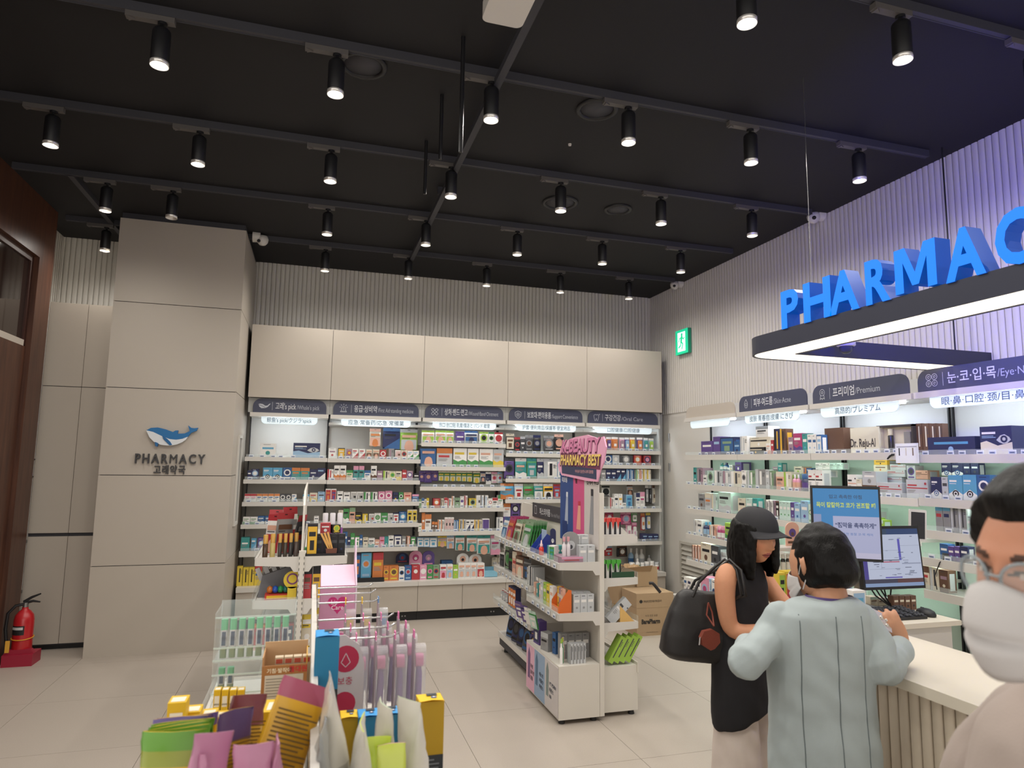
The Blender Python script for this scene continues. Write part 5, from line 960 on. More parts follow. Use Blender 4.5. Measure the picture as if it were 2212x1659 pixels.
def nbox(px0, px1, pyt, Y, h, d, c, lab, topc, zb=None):
    """tall vitamin carton with printed lid, front towards the viewer"""
    A, Bq = at(px0, pyt, y=Y), at(px1, pyt, y=Y); zt = (A.z+Bq.z)/2; z0 = zb if zb is not None else zt-h
    tt = thing('vitamin_carton', lab, 'box', ((A.x+Bq.x)/2, Y+d/2, z0), group='tall vitamin cartons')
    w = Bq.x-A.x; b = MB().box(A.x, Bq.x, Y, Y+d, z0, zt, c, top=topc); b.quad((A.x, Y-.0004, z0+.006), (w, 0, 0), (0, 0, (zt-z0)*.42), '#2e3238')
    for k in range(9): b.quad((A.x+w*.1, Y-.0008, z0+.012+(zt-z0)*.042*k), (w*random.uniform(.5, .8), 0, 0), (0, 0, .003), '#7d8288')
    b.obj('body', 'print', tt)
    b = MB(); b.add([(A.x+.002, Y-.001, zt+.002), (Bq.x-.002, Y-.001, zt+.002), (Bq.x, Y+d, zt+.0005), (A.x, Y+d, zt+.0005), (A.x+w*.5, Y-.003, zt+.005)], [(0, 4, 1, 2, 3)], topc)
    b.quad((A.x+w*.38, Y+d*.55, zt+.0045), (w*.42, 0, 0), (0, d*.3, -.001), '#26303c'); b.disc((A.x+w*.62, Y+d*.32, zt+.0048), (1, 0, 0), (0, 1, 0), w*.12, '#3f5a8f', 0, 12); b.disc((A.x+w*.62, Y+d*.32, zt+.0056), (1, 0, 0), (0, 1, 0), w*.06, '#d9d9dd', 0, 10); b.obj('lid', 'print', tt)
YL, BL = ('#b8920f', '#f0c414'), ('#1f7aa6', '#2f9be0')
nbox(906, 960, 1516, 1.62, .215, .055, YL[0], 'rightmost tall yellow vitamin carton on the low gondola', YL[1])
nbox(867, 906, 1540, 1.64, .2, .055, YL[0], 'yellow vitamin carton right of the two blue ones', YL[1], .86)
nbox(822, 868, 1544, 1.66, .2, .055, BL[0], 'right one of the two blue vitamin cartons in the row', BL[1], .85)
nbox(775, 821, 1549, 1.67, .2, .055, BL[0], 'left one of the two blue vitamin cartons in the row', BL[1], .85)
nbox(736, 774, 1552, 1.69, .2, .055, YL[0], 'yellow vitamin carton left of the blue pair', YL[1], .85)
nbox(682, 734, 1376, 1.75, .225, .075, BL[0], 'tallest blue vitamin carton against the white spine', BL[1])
_b = MB().box(.039, .36, 1.60, 1.83, NZ+.001, .848, '#d9d4ca'); _b.obj('stock_carton', 'print', label='white riser box under the row of vitamin cartons', cat='box')
g3('g', 'N', .055, .145, .08, 'euu', .068, 1.80, .849, 0, 'plain brown carton under the tallest blue carton')
# flat-bottomed stand-up pouch, seam on top
def pouch_mesh(w, h, d, rows, back=None, seed=1, n=12):
    """rows: (height share, colour) bands from bottom to top; thick gusset below, flat seam above"""
    rg = random.Random(seed); b = MB(); vs = []; lv = [0, .06, .2, .35, .5, .65, .78, .88, .94, 1.0]
    for v in lv:
        th = d/2*(max(0, 1-v**1.6))**.8+.0012; wv = w*(1-.04*math.sin(math.pi*v))
        for i in range(n):
            a = 2*math.pi*i/n; cx, cy = math.cos(a), math.sin(a)
            x = wv/2*math.copysign(abs(cx)**.55, cx); y = th*math.copysign(abs(cy)**.8, cy)
            vs.append((x+rg.uniform(-.002, .002), y+rg.uniform(-.003, .003)*(1 if v < .95 else .3)+.012*math.sin(3*x/w+seed)*v*v, h*v))
    fs = []; cc = []
    for r in range(len(lv)-1):
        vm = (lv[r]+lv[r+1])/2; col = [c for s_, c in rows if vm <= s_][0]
        for i in range(n):
            fs.append((r*n+i, r*n+(i+1) % n, (r+1)*n+(i+1) % n, (r+1)*n+i)); cc.append(back if back and math.sin(2*math.pi*(i+.5)/n) > .3 else col)
    b.add(vs, fs, cc, 0, True); b.add(vs, [tuple(range(n))[::-1], tuple(range((len(lv)-1)*n, len(lv)*n))], rows[0][1])
    return b
RISE = .94
MB().box(-.31, .012, 1.08, 2.0, .761, RISE).obj('display_riser', 'gondola', label='long white riser under the pouches left of the spine on the low gondola', cat='riser')
MB().box(.045, .36, 1.2, 1.52, .761, RISE).obj('display_riser', 'gondola', label='white riser under the white pouches right of the spine on the low gondola', cat='riser')
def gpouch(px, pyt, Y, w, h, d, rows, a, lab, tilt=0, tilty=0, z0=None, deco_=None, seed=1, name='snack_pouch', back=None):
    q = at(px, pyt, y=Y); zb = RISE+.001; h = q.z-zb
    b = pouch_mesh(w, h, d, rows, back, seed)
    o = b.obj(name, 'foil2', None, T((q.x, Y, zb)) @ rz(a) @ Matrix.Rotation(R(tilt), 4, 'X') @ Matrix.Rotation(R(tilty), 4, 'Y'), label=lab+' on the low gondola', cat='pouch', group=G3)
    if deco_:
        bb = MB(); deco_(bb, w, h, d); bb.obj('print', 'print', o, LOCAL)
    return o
mat('foil2', attr=True, rough=.32, noise=.05, nscale=20, coat=.25, bump=.5, bscale=22)
WH = [(.3, '#8a8f8c'), (1, '#d9d6cc')]
def dec_w(b, w, h, d):
    b.text('면역', (-w*.3, -d*.36-.004, h*.30), X_, Z_, h*.14, None, '#1d5c94', bold=.03); b.disc((w*.18, -d*.30-.006, h*.58), (1, 0, 0), (0, 0, 1), w*.13, '#4a6b9c', 0, 14)
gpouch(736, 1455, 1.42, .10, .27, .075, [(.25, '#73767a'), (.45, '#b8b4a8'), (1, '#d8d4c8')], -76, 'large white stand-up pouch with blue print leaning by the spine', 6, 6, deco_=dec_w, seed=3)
gpouch(781, 1543, 1.36, .075, .21, .06, [(.35, '#b7c43c'), (1, '#d8d4c8')], -82, 'white and lime stand-up pouch, second from the spine', 0, 8, seed=4)
gpouch(833, 1512, 1.42, .075, .23, .05, [(.2, '#a9b89a'), (1, '#d6d2c6')], -84, 'narrow white stand-up pouch in front of the blue cartons', 0, 3, seed=5)
gpouch(905, 1512, 1.42, .085, .22, .06, [(.22, '#9fb58a'), (1, '#d9d6cc')], -80, 'white stand-up pouch in front of the yellow cartons', 4, -4, seed=6)
gpouch(806, 1602, 1.34, .055, .13, .04, [(1, '#c4d936')], -20, 'bright lime pouch low between the white pouches', -8, seed=7); gpouch(852, 1618, 1.30, .055, .12, .04, [(.5, '#d98fae'), (1, '#c9d65a')], 5, 'lime and pink pouch at the bottom edge', -8, seed=8)
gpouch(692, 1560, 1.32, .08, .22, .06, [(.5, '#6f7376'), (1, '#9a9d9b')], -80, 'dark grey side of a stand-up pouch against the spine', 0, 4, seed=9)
# left side pouches and cartons
for i in range(5):
    gpouch(372+6*i, 1584-5*i, 1.28+.028*i, .105, .2, .035, [(.80, '#e0b312'), (.90, '#8f9a2c'), (1, '#5f9b22')], -8+5*i, f'{ordn(i)} yellow pouch with a clear green top', -4, seed=11+i)
for i in range(3): gpouch(390+12*i, 1556-4*i, 1.44+.03*i, .10, .2, .035, [(.84, '#d9a916'), (1, '#6d5c9c')], 5+4*i, f'{ordn(i)} yellow pouch with a purple top', -4, seed=21+i)
def dec_g(b, w, h, d):
    for k in range(27): b.quad((-w*.40, -d*.46-.003, h*(.13+.026*k)), (w*random.uniform(.62, .80), 0, 0), (0, 0, h*.010), '#6b4f1e')
    b.quad((-w*.4, -d*.46-.004, h*.08), (w*.8, 0, 0), (0, 0, h*.035), '#2b2b40')
gpouch(545, 1478, 1.34, .105, .27, .035, [(.86, '#d7a521'), (1, '#a8506a')], 18, 'large gold pouch with small print on its back', -14, 24, deco_=dec_g, seed=31); gpouch(500, 1515, 1.42, .095, .25, .035, [(.8, '#c69a24'), (1, '#7a3a3f')], 40, 'gold and maroon pouch behind the large gold one', -6, 14, deco_=dec_g, seed=32); gpouch(482, 1545, 1.36, .085, .23, .03, [(.8, '#b58c22'), (1, '#55406f')], 50, 'gold and violet pouch turned sideways', 0, 8, deco_=dec_g, seed=33)
for i, (px, py) in enumerate(((410, 1600), (455, 1632), (548, 1604), (590, 1604))): gpouch(px, py, 1.18+.01*i, .06, .11, .045, [(1, '#b97a9a')], (50, -60, -15, 70)[i], f'{ordn(i)} pink pouch at the bottom edge', 0, (10, -8, 0, 4)[i], seed=41+i)
def ybox(px0, px1, pyt, Y, h, d, lab, a=0, tilt=0):
    A, Bq = at(px0, pyt, y=Y), at(px1, pyt, y=Y); w = Bq.x-A.x; h = A.z-RISE-.001
    tt = thing('candy_carton', lab+' on the low gondola', 'box', ((A.x+Bq.x)/2, Y+d/2, A.z-h), R(a), group='yellow candy cartons'); x0, y0 = -w/2, -d/2
    MB().box(x0, -x0, y0, -y0, 0, h, '#dcb416').obj('body', 'print', tt, LOCAL)
    b = MB(); b.quad((x0+w*.15, y0-.0005, h*.62), (w*.7, 0, 0), (0, 0, h*.25), '#e9e3d2'); b.text('비타민', (0, y0-.001, h*.66), X_, Z_, min(h*.14, w*.22), None, '#3b3a38', al='c', bold=.02); b.disc((0, y0-.0008, h*.32), (1, 0, 0), (0, 0, 1), min(w, h)*.22, '#c2452a', 0, 14); b.quad((x0+w*.12, y0+d*.15, h+.0005), (w*.76, 0, 0), (0, d*.6, 0), '#e6dfcc'); b.obj('front_print', 'print', tt, LOCAL)
ybox(362, 402, 1520, 1.70, .16, .05, 'tall yellow candy carton at the far left'); ybox(398, 432, 1540, 1.74, .14, .05, 'yellow candy carton second from the left')
ybox(433, 466, 1548, 1.76, .14, .05, 'yellow candy carton third from the left'); ybox(464, 498, 1552, 1.78, .13, .05, 'yellow candy carton fourth from the left')
for i in range(4): ybox(462+17*i, 477+17*i, 1492, 1.95, .10, .03, f'{ordn(i)} slim yellow packet under the clear rack')
ybox(566, 650, 1540, 1.60, .055, .08, 'yellow candy carton lying on its side', -4); ybox(592, 646, 1580, 1.52, .12, .05, 'open yellow candy carton in front of the spine')
# brown carton of pastille packets
A, Bq = at(566, 1440, y=1.85), at(664, 1432, y=1.85); w = Bq.x-A.x; zt = A.z; zb = RISE+.001
t3 = thing('pastille_display', 'brown open carton of small packets with Korean print on the low gondola', 'display', ((A.x+Bq.x)/2, 1.9, zb))
b = MB().box(A.x, Bq.x, 1.85, 1.853, zb, zt, '#a5703f').box(A.x, A.x+.003, 1.853, 1.95, zb, zt+.02, '#b88a5c').box(Bq.x-.003, Bq.x, 1.853, 1.95, zb, zt+.02, '#c99a3c').box(A.x, Bq.x, 1.947, 1.95, zb, zt+.035, '#d1ab80').box(A.x, Bq.x, 1.853, 1.947, zb, zb+.003, '#b88a5c'); b.obj('carton', 'print', t3)
b = MB(); b.text('기침·발작에', (A.x+.012, 1.8495, zt-.017), X_, Z_, .009, None, '#efe2c4', bold=.02); b.text('콜대원', (A.x+.065, 1.8495, zt-.017), X_, Z_, .012, None, '#c23030', bold=.03); b.quad((A.x+.008, 1.8494, zt-.085), (w*.44, 0, 0), (0, 0, .062), '#cfc7b8'); b.quad((A.x+w*.5, 1.8494, zt-.085), (w*.42, 0, 0), (0, 0, .062), '#c6bfb0'); b.quad((A.x+w*.5, 1.8490, zt-.06), (w*.42, 0, 0), (0, 0, .012), '#d9c02c')
for k in range(8): b.quad((A.x+.011, 1.8488, zt-.082+.007*k), (w*.4, 0, 0), (0, 0, .0018), '#8a8378')
b.obj('carton_print', 'print', t3)
for i in range(4): MB().box(A.x+.03+.0225*i, A.x+.05+.0225*i, 1.87, 1.89, zb+.004, zt+.014, '#c9b79a').box(A.x+.032+.0225*i, A.x+.048+.0225*i, 1.869, 1.8705, zt-.001, zt+.010, '#b34a34').obj('pastille_packet', 'print', label=f'{ordn(i)} small packet in the brown open carton', cat='packet', group='packets in the brown carton')
# clear acrylic rack of green-topped tubes
t3 = thing('acrylic_rack', 'clear acrylic two-tier rack of green-topped sticks at the left of the low gondola', 'rack', (-.13, 2.1, .95))
xa, xb = at(463, 1400, y=2.05).x, at(636, 1400, y=2.05).x; zz = [at(550, v, y=2.05).z for v in (1318, 1345, 1392, 1418, 1455, 1488)]
b = MB().box(xa, xa+.004, 2.03, 2.16, zz[5]-.09, zz[0]); b.obj('side', 'acrylic', t3); MB().box(xb-.004, xb, 2.03, 2.16, zz[5]-.09, zz[0]).obj('side', 'acrylic', t3); MB().box(xa, xb, 2.156, 2.16, zz[5]-.09, zz[0]+.01).obj('back', 'acrylic', t3)
for z in (zz[3]-.002, zz[5]-.002): MB().box(xa, xb, 2.03, 2.156, z-.004, z).obj('tier', 'acrylic', t3)
mat('acredge', '#d9e8e2', rough=.2, alpha=.55)
for z in (zz[0]-.012, zz[2], zz[3], zz[4]+.008, zz[5]): MB().box(xa, xb, 2.027, 2.03, z-.002, z+.002).obj('rail', 'acredge', t3)
for z in (zz[5]-.09, ): MB().box(xa, xb, 2.03, 2.16, NZ+.001, NZ+.004).box(xa, xa+.004, 2.03, 2.16, NZ+.004, z).box(xb-.004, xb, 2.03, 2.16, NZ+.004, z).obj('base', 'acrylic', t3)
def stick(x, y, z, h, lab):
    tt = thing('inhaler_stick', lab, 'stick', (x, y, z), group='green-topped sticks in the acrylic rack')
    MB().rrect(x-.0085, x+.0085, y-.007, y+.007, z, z+h*.28, .004, 'z', '#8f9c86').obj('base', 'gloss', tt); MB().rrect(x-.0085, x+.0085, y-.007, y+.007, z+h*.28, z+h*.72, .004, 'z', '#c9cdd0').quad((x-.005, y-.0075, z+h*.32), (.010, 0, 0), (0, 0, h*.36), '#6d7a8c').obj('label', 'gloss', tt); MB().rrect(x-.0085, x+.0085, y-.007, y+.007, z+h*.72, z+h, .004, 'z', '#83c2a0').obj('cap', 'gloss', tt)
for i in range(8): stick(xa+.022+(xb-xa-.04)*i/7.4, 2.06, zz[3], zz[1]-zz[3]+.012, f'{ordn(i)} green-topped stick in the upper tier of the acrylic rack')
for i in range(2): stick(xa+.022+(xb-xa-.04)*i/7.4, 2.06, zz[5], zz[4]-zz[5]+.02, f'{ordn(i)} green-topped stick in the lower tier of the acrylic rack')
# hooks with carded toothbrushes on the right face of the spine
mat('lilac', attr=True, rough=.3, coat=.3)
def hook(px0, py0, px1, py1, Y, lab):
    a, c = at(px0, py0, y=Y), at(px1, py1, y=Y); a = Vector((.037, Y, a.z)); tt = thing('peg_hook', lab, 'hook', tuple(a), group='chrome peg hooks on the low gondola')
    e = Vector((c.x-.02, Y, a.z)); MB().tube([a, e, Vector((c.x, Y, a.z+.012))], .0032, 8).obj('arm', 'chrome', tt); MB().box(.0365, .040, Y-.012, Y+.012, a.z-.02, a.z+.012).obj('plate', 'chrome', tt)
    return a.z, e.x
def brush(x, Y, z, cb, ch, lab, h=.235):
    tt = thing('toothbrush_pack', lab, 'toothbrush', (x, Y, z-h), group='carded toothbrushes on the hooks')
    MB().box(x-.0015, x+.0015, Y-.028, Y+.028, z-h, z-.005, '#a89ba3').prism([(Y-.016, z-.006), (Y+.016, z-.006), (Y+.012, z+.016), (Y-.012, z+.016)], x-.0016, x+.0016, 'x', cb).obj('card', 'print', tt)
    b = MB(); pts = [(x+.016, Y-.003, z-h+.01), (x+.018, Y-.004, z-h*.5), (x+.017, Y-.002, z-.08)]; b.tube(pts, [.012, .010, .007], 10, ch); b.rrect(x+.006, x+.030, Y-.016, Y+.014, z-.092, z-.055, .010, 'x', cb); b.obj('brush', 'lilac', tt)
    MB().rrect(x+.0016, x+.036, Y-.024, Y+.024, z-h+.004, z-.026, .018, 'x').obj('blister', 'film', tt)
hk_ = [hook(660, 1305, 820, 1300, 2.62, 'lowest of the three far bare peg hooks'), hook(660, 1286, 812, 1283, 2.70, 'middle of the three far bare peg hooks'), hook(660, 1272, 806, 1268, 2.78, 'highest of the three far bare peg hooks')]
h1 = hook(660, 1342, 850, 1342, 2.32, 'farthest loaded peg hook with pink cards'); h2 = hook(660, 1364, 855, 1364, 2.22, 'middle loaded peg hook with pink cards'); h3 = hook(660, 1386, 860, 1386, 2.12, 'nearest loaded peg hook with pink cards')
for r, (z, xe) in enumerate((h1, h2, h3)):
    for i in range(4): brush(.125+.058*i+.012*r, (2.32, 2.22, 2.12)[r], z, '#d777a8', '#7d52a0', f'{ordn(i)} pink carded toothbrush on the {("farthest", "middle", "nearest")[r]} loaded hook')
for i in range(3): brush(.14+.06*i, 2.62, hk_[0][0], ('#e2b82c', '#e2b82c', '#5a86b8')[i], '#4f9aa0', f'{ordn(i)} yellow and blue carded toothbrush on the far hook')
q = at(748, 1500, y=1.92)
tt = thing('display_card', 'rounded grey card with red drop symbol behind the vitamin cartons', 'card', (q.x, 1.92, .85))
MB().prism([(q.x-.06, .761), (q.x+.045, .761), (q.x+.045, 1.10), (q.x+.03, 1.15), (q.x-.01, 1.178), (q.x-.05, 1.175), (q.x-.06, 1.165)], 1.92, 1.924, 'y', '#c9bfc1').obj('card', 'print', tt)
b = MB(); b.disc((q.x-.005, 1.9194, 1.115), (1, 0, 0), (0, 0, 1), .035, '#b8274a', 0, 20); b.line((q.x-.005, 1.919, 1.11), X_, Z_, [(0, .02), (.012, -.004), (0, -.016), (-.012, -.004)], .002, '#d9c2c6', 0, True); b.text('보충', (q.x-.005, 1.919, 1.05), X_, Z_, .016, None, '#b8274a', al='c'); b.disc((q.x-.005, 1.9194, 1.0), (1, 0, 0), (0, 0, 1), .03, '#b8274a', 0, 20); b.obj('symbols', 'print', tt)
# ================================================================ cardboard boxes and extinguisher
mt = mat('cardboard', '#a58a6b', rough=.8, noise=.05, nscale=12)
t = thing('cardboard_box', 'large closed cardboard carton printed BarePharm in front of the white door', 'box', (3.27, 6.15, 0))
MB().box(3.068, 3.47, 6.0, 6.32, 0, .40).obj('carton', 'cardboard', t); MB().box(3.068, 3.47, 5.999, 6.321, .262, .264, '#8d7455').obj('seam', 'print', t)
b = MB(); b.text('BarePharm', (3.12, 5.998, .115), X_, Z_, .042, .20, '#2c2824', bold=.05); b.text('약국 전문 포장', (3.16, 5.998, .18), X_, Z_, .016, None, '#4a4036'); b.text('귀하님께 안전한 배송 약속드립니다', (3.14, 5.998, .315), X_, Z_, .018, .20, '#3c342c', bold=.01); b.text('www.barepharm.co.kr', (3.17, 5.998, .03), X_, Z_, .010, None, '#5c4f42')
b.add([(3.115+.018*math.cos(R(60*i+30)), 5.998, .325+.018*math.sin(R(60*i+30))) for i in range(6)], [tuple(range(6))], '#2c2824'); b.obj('printing', 'print', t)
t = thing('cardboard_box', 'open cardboard carton with a raised flap standing behind the printed one', 'box', (3.2, 6.5, 0)); MB().box(3.05, 3.40, 6.36, 6.62, 0, .50).obj('carton', 'cardboard', t)
MB().add([(3.04, 6.36, .50), (3.40, 6.36, .50), (3.40, 6.28, .62), (3.06, 6.28, .60), (3.04, 6.365, .50), (3.40, 6.365, .50), (3.40, 6.285, .62), (3.06, 6.285, .60)], [(0, 1, 2, 3), (7, 6, 5, 4), (0, 4, 5, 1), (1, 5, 6, 2), (2, 6, 7, 3), (3, 7, 4, 0)]).obj('flap', 'cardboard', t)
t = thing('flattened_carton', 'flattened cardboard sheet propped upright on the printed carton', 'cardboard', (3.35, 6.33, .40)); b = MB().box(3.24, 3.475, 6.325, 6.34, .402, .60); b.obj('sheet', 'cardboard', t)
t = thing('packing_paper', 'crumpled brown packing paper on top of the open carton', 'paper', (3.3, 6.5, .5)); b = MB(); gs = 7; rg = random.Random(2)
b.add([(3.12+.036*i+rg.uniform(-.01, .01), 6.40+.03*j, .52+rg.uniform(0, .09)) for j in range(gs) for i in range(gs)], [(j*gs+i, j*gs+i+1, (j+1)*gs+i+1, (j+1)*gs+i) for j in range(gs-1) for i in range(gs-1)], '#a98a64'); b.obj('sheet', 'print', t)
mat('redpaint', '#b51c24', rough=.3, coat=.4); mat('redbase', '#9c1f38', rough=.4)
ex, ey = -2.17, 6.40
t = thing('fire_extinguisher', 'red fire extinguisher with black hose on a red stand by the timber post', 'fire extinguisher', (ex, ey, 0))
MB().lathe([(.068, .10), (.070, .11), (.070, .34), (.062, .38), (.040, .41), (.022, .425), (.022, .44)], 24, (ex, ey, 0)).obj('cylinder', 'redpaint', t)
MB().box(ex-.10, ex+.11, ey-.09, ey+.09, 0, .09).prism([(ex-.10, .09), (ex+.11, .09), (ex+.09, .125), (ex-.08, .125)], ey-.07, ey-.03, 'y').obj('stand', 'redbase', t)
MB().lathe([(.020, .44), (.020, .475)], 12, (ex, ey, 0)).obj('valve', 'steel', t)
MB().tube([(ex-.01, ey, .47), (ex+.05, ey, .485), (ex+.10, ey, .475)], [.012, .010, .006]).obj('carry_handle', 'black', t); MB().tube([(ex-.015, ey, .48), (ex+.04, ey, .515), (ex+.10, ey, .54)], [.011, .010, .006]).obj('squeeze_lever', 'black', t)
MB().tube([(ex, ey, .465), (ex-.06, ey-.02, .455), (ex-.105, ey-.03, .40), (ex-.11, ey-.035, .28), (ex-.09, ey-.04, .15)], .012).obj('hose', 'black', t)
b = MB()
for a0 in range(8): pass
b.add([(ex+.0715*math.cos(R(-150+12*i)), ey+.0715*math.sin(R(-150+12*i)), z) for z in (.235, .305) for i in range(8)], [(i, i+1, 9+i, 8+i) for i in range(7)], '#1c1c1e'); b.add([(ex+.0722*math.cos(R(-146+12*i)), ey+.0722*math.sin(R(-146+12*i)), z) for z in (.275, .295) for i in range(7)], [(i, i+1, 8+i, 7+i) for i in range(6)], '#c9c9c9'); b.obj('label_band', 'print', t)
MB().tube([(ex+.074*math.cos(R(a)), ey+.074*math.sin(R(a)), .205+.008*math.sin(R(a))) for a in range(0, 361, 15)], .004, 6, '#d99a2c').box(ex-.085, ex-.055, ey-.085, ey-.08, .11, .20, '#dba23a').obj('yellow_strap', 'print', t)
# ================================================================ sales counter and dispensing desk
mat('counterwhite', '#d8d0bf', rough=.35, noise=.02, nscale=4); mat('counterrib', '#c6baa7', rough=.55)
t = thing('sales_counter', 'cream sales counter with ribbed front at the right, below the pendant ring', 'counter', (2.03, 1.2, 0))
MB().box(1.84, 2.24, .10, 2.20, .05, .965).obj('carcass', 'counterrib', t); MB().box(1.79, 2.262, .08, 2.22, .966, 1.0).obj('top', 'counterwhite', t); MB().box(1.88, 2.2, .12, 2.18, 0, .05).obj('plinth', 'black', t)
first = None
for i in range(52):
    M = T((1.84, .12+.04*i, 0))
    if first is None:
        pts = [(-.014*math.sin(R(a)), .0195*math.cos(R(a))) for a in range(0, 181, 30)]; b = MB().prism(pts, .05, .965, 'z', sm=True); first = b.obj('rib', 'counterrib', t); first.matrix_parent_inverse = t.matrix_basis.inverted(); first.matrix_basis = M
    else: o = link('rib', first.data, t); o.matrix_basis = M
t = thing('dispensing_desk', 'white dispensing desk carrying the monitors behind the sales counter', 'desk', (2.75, 3.1, 0))
MB().box(2.54, 3.215, 2.70, 3.56, .856, .88).obj('top', 'counterwhite', t)
MB().box(2.56, 3.17, 2.72, 2.745, 0, .855).obj('end_panel', 'white', t); MB().box(2.56, 3.17, 3.51, 3.535, 0, .855).obj('end_panel', 'white', t); MB().box(2.56, 2.58, 2.745, 3.51, 0, .855).obj('front_panel', 'white', t)
# keyboard
DZ = .881
t = thing('keyboard', 'black computer keyboard at the near end of the dispensing desk', 'keyboard', (2.84, 2.86, DZ))
KM = T((2.845, 2.855, DZ)) @ rz(-1)
b = MB(); b.prism([(-.085, 0), (.085, 0), (.085, .030), (-.085, .014)], -.225, .225, 'x'); k_ = b.obj('case', 'black', t); k_.matrix_basis = KM
b = None; kn = 0; mat('keygrey', '#44464c', rough=.5); kd = MB().prism([(-.0078, 0), (.0078, 0), (.0062, .007), (-.0062, .007)], -.0075, .0075, 'x').obj('key', 'keygrey', t); kd.matrix_basis = KM @ T((-.205, -.07, .018)); kdata = kd.data; km0 = t.matrix_basis.inverted(); kd.matrix_parent_inverse = km0; k_.matrix_parent_inverse = km0
for r_ in range(6):
    for c_ in range(22):
        if (r_, c_) == (0, 0) or c_ in (15, 18) or (r_ == 0 and 3 < c_ < 9): continue
        o = link('key', kdata, t); o.matrix_basis = KM @ T((-.205+.0195*c_, -.07+.027*r_, .018+.0025*r_))
b = MB().box(-.052, .052, -.077, -.063, .018, .024).obj('space_bar', 'keygrey', t); b.matrix_parent_inverse = km0; b.matrix_basis = KM
t = thing('computer_mouse', 'black computer mouse at the right end of the keyboard', 'mouse', (3.13, 2.83, DZ)); MB().lathe([(.034, 0), (.036, .010), (.030, .026), (.016, .035), (0, .037)], 18, cap=False).obj('shell', 'black', t, Matrix.Diagonal((1, 1.55, 1, 1))); MB().box(-.003, .003, .012, .03, .033, .0385).obj('wheel', 'charcoal', t, LOCAL)
t = thing('mouse_cable', 'thin black cable looping behind the keyboard', 'cable', (2.95, 2.99, DZ)); MB().tube([(3.12, 2.89, DZ+.01), (3.08, 2.97, DZ+.006), (2.98, 2.99, DZ+.006), (2.88, 3.0, DZ+.03), (2.80, 2.98, DZ+.006), (2.72, 2.97, DZ+.006)], .003, 6).obj('lead', 'black', t)
# monitor mast
t = thing('monitor_mast', 'grey steel mast holding the two screens on the dispensing desk', 'stand', (2.94, 3.06, DZ))
MB().box(2.915, 2.955, 3.05, 3.085, DZ, 1.47).obj('pole', 'steel', t); MB().box(2.86, 3.01, 3.0, 3.14, DZ, DZ+.012).obj('foot', 'steel', t)
for z in (1.30, 1.12, 1.05): MB().box(2.905, 2.965, 3.04, 3.09, z, z+.03).obj('clamp', 'charcoal', t)
MB().tube([(2.935, 3.05, 1.315), (3.0, 3.0, 1.315)], .022, 12).obj('arm', 'steel', t)
def screen(name, lab, C, a, w, h, pitch, prt, estr):
    M = T(C) @ rz(a) @ Matrix.Rotation(R(pitch), 4, 'X'); t = link(name, None, None, M, lab, 'monitor', 'screens on the dispensing desk')
    MB().box(-w/2, w/2, 0, .03, -h/2, h/2).box(-.07, .07, .03, .055, -.07, .07).obj('housing', 'black', t, LOCAL)
    b = MB(); prt(b, w-.02, h-.03); b.obj('display', 'screenprint', t, LOCAL)
    return t
def emis(nm, s_):
    m_ = bpy.data.materials.new(nm); m_.use_nodes = True; p = m_.node_tree.nodes['Principled BSDF']; a = m_.node_tree.nodes.new('ShaderNodeAttribute'); a.attribute_name = 'Col'
    p.inputs['Base Color'].default_value = (.01, .01, .01, 1); p.inputs['Roughness'].default_value = .25; m_.node_tree.links.new(a.outputs['Color'], p.inputs['Emission Color']); p.inputs['Emission Strength'].default_value = s_; MATS[nm] = m_
emis('screenprint', .8)
def q2(b, w, h, u0, u1, v0, v1, c, l): b.quad((w*(u0-.5), -.001-.0003*l, h*(v0-.5)), (w*(u1-u0), 0, 0), (0, 0, h*(v1-v0)), c)
def scr1(b, w, h):
    q = lambda *a: q2(b, w, h, *a)
    q(0, 1, 0, 1, '#23406e', 0); q(0, 1, .13, .90, '#c3cbe2', 1); q(0, .07, .13, .88, '#4a4192', 2); q(0, 1, .06, .13, '#3d3d52', 2); q(.55, 1, .06, .13, '#5c3a3c', 3); q(0, 1, 0, .06, '#8aa0c6', 2); q(0, .45, .90, 1, '#2c4460', 2)
    q(.62, .66, .45, .82, '#5a56b8', 3); q(.30, .62, .415, .43, '#b8304a', 3); q(.30, .62, .445, .46, '#55586a', 3); q(.35, .64, .145, .165, '#5a4fb0', 3); rg = random.Random(9)
    for k in range(34): u = rg.uniform(.1, .85); v = rg.uniform(.18, .86); q(u, u+rg.uniform(.03, .12), v, v+.010, ('#6d7690', '#8d93aa', '#4f566e')[k % 3], 4)
    for u0, u1, v0, v1 in ((.1, .62, .62, .625), (.66, .99, .70, .705), (.66, .99, .38, .40), (.1, .62, .30, .305), (.3, .305, .3, .85)): q(u0, u1, v0, v1, '#98a0b8', 4)
    for k in range(6): q(.03+.05*k, .05+.05*k, .93, .96, ('#6fa0c8', '#c8c26f', '#9fc86f')[k % 3], 3)
def scr2(b, w, h):
    q = lambda *a: q2(b, w, h, *a)
    q(0, 1, 0, 1, '#2f86c4', 0); q(0, .12, 0, .62, '#8e9cc4', 1); q(.30, 1, 0, .60, '#b3b6d8', 1); q(.2, 1, 0, .08, '#c7c3dd', 2)
    b.text('입고 촉촉한 아침', (0.0, -.0035, h*.36), X_, Z_, h*.045, w*.5, '#2d4f74', al='c', bold=.02); b.text('목이 칼칼하고 코가 건조할 때', (0.0, -.0035, h*.23), X_, Z_, h*.06, w*.9, '#c9d86a', al='c', bold=.03); b.text('“점막을 촉촉하게”', (w*.14, -.0035, -h*.06), X_, Z_, h*.06, w*.62, '#3d4a78', al='c', bold=.03); b.text('건조한 봄철 코·목 케어', (w*.14, -.0035, -h*.17), X_, Z_, h*.03, w*.5, '#4d79b8', al='c')
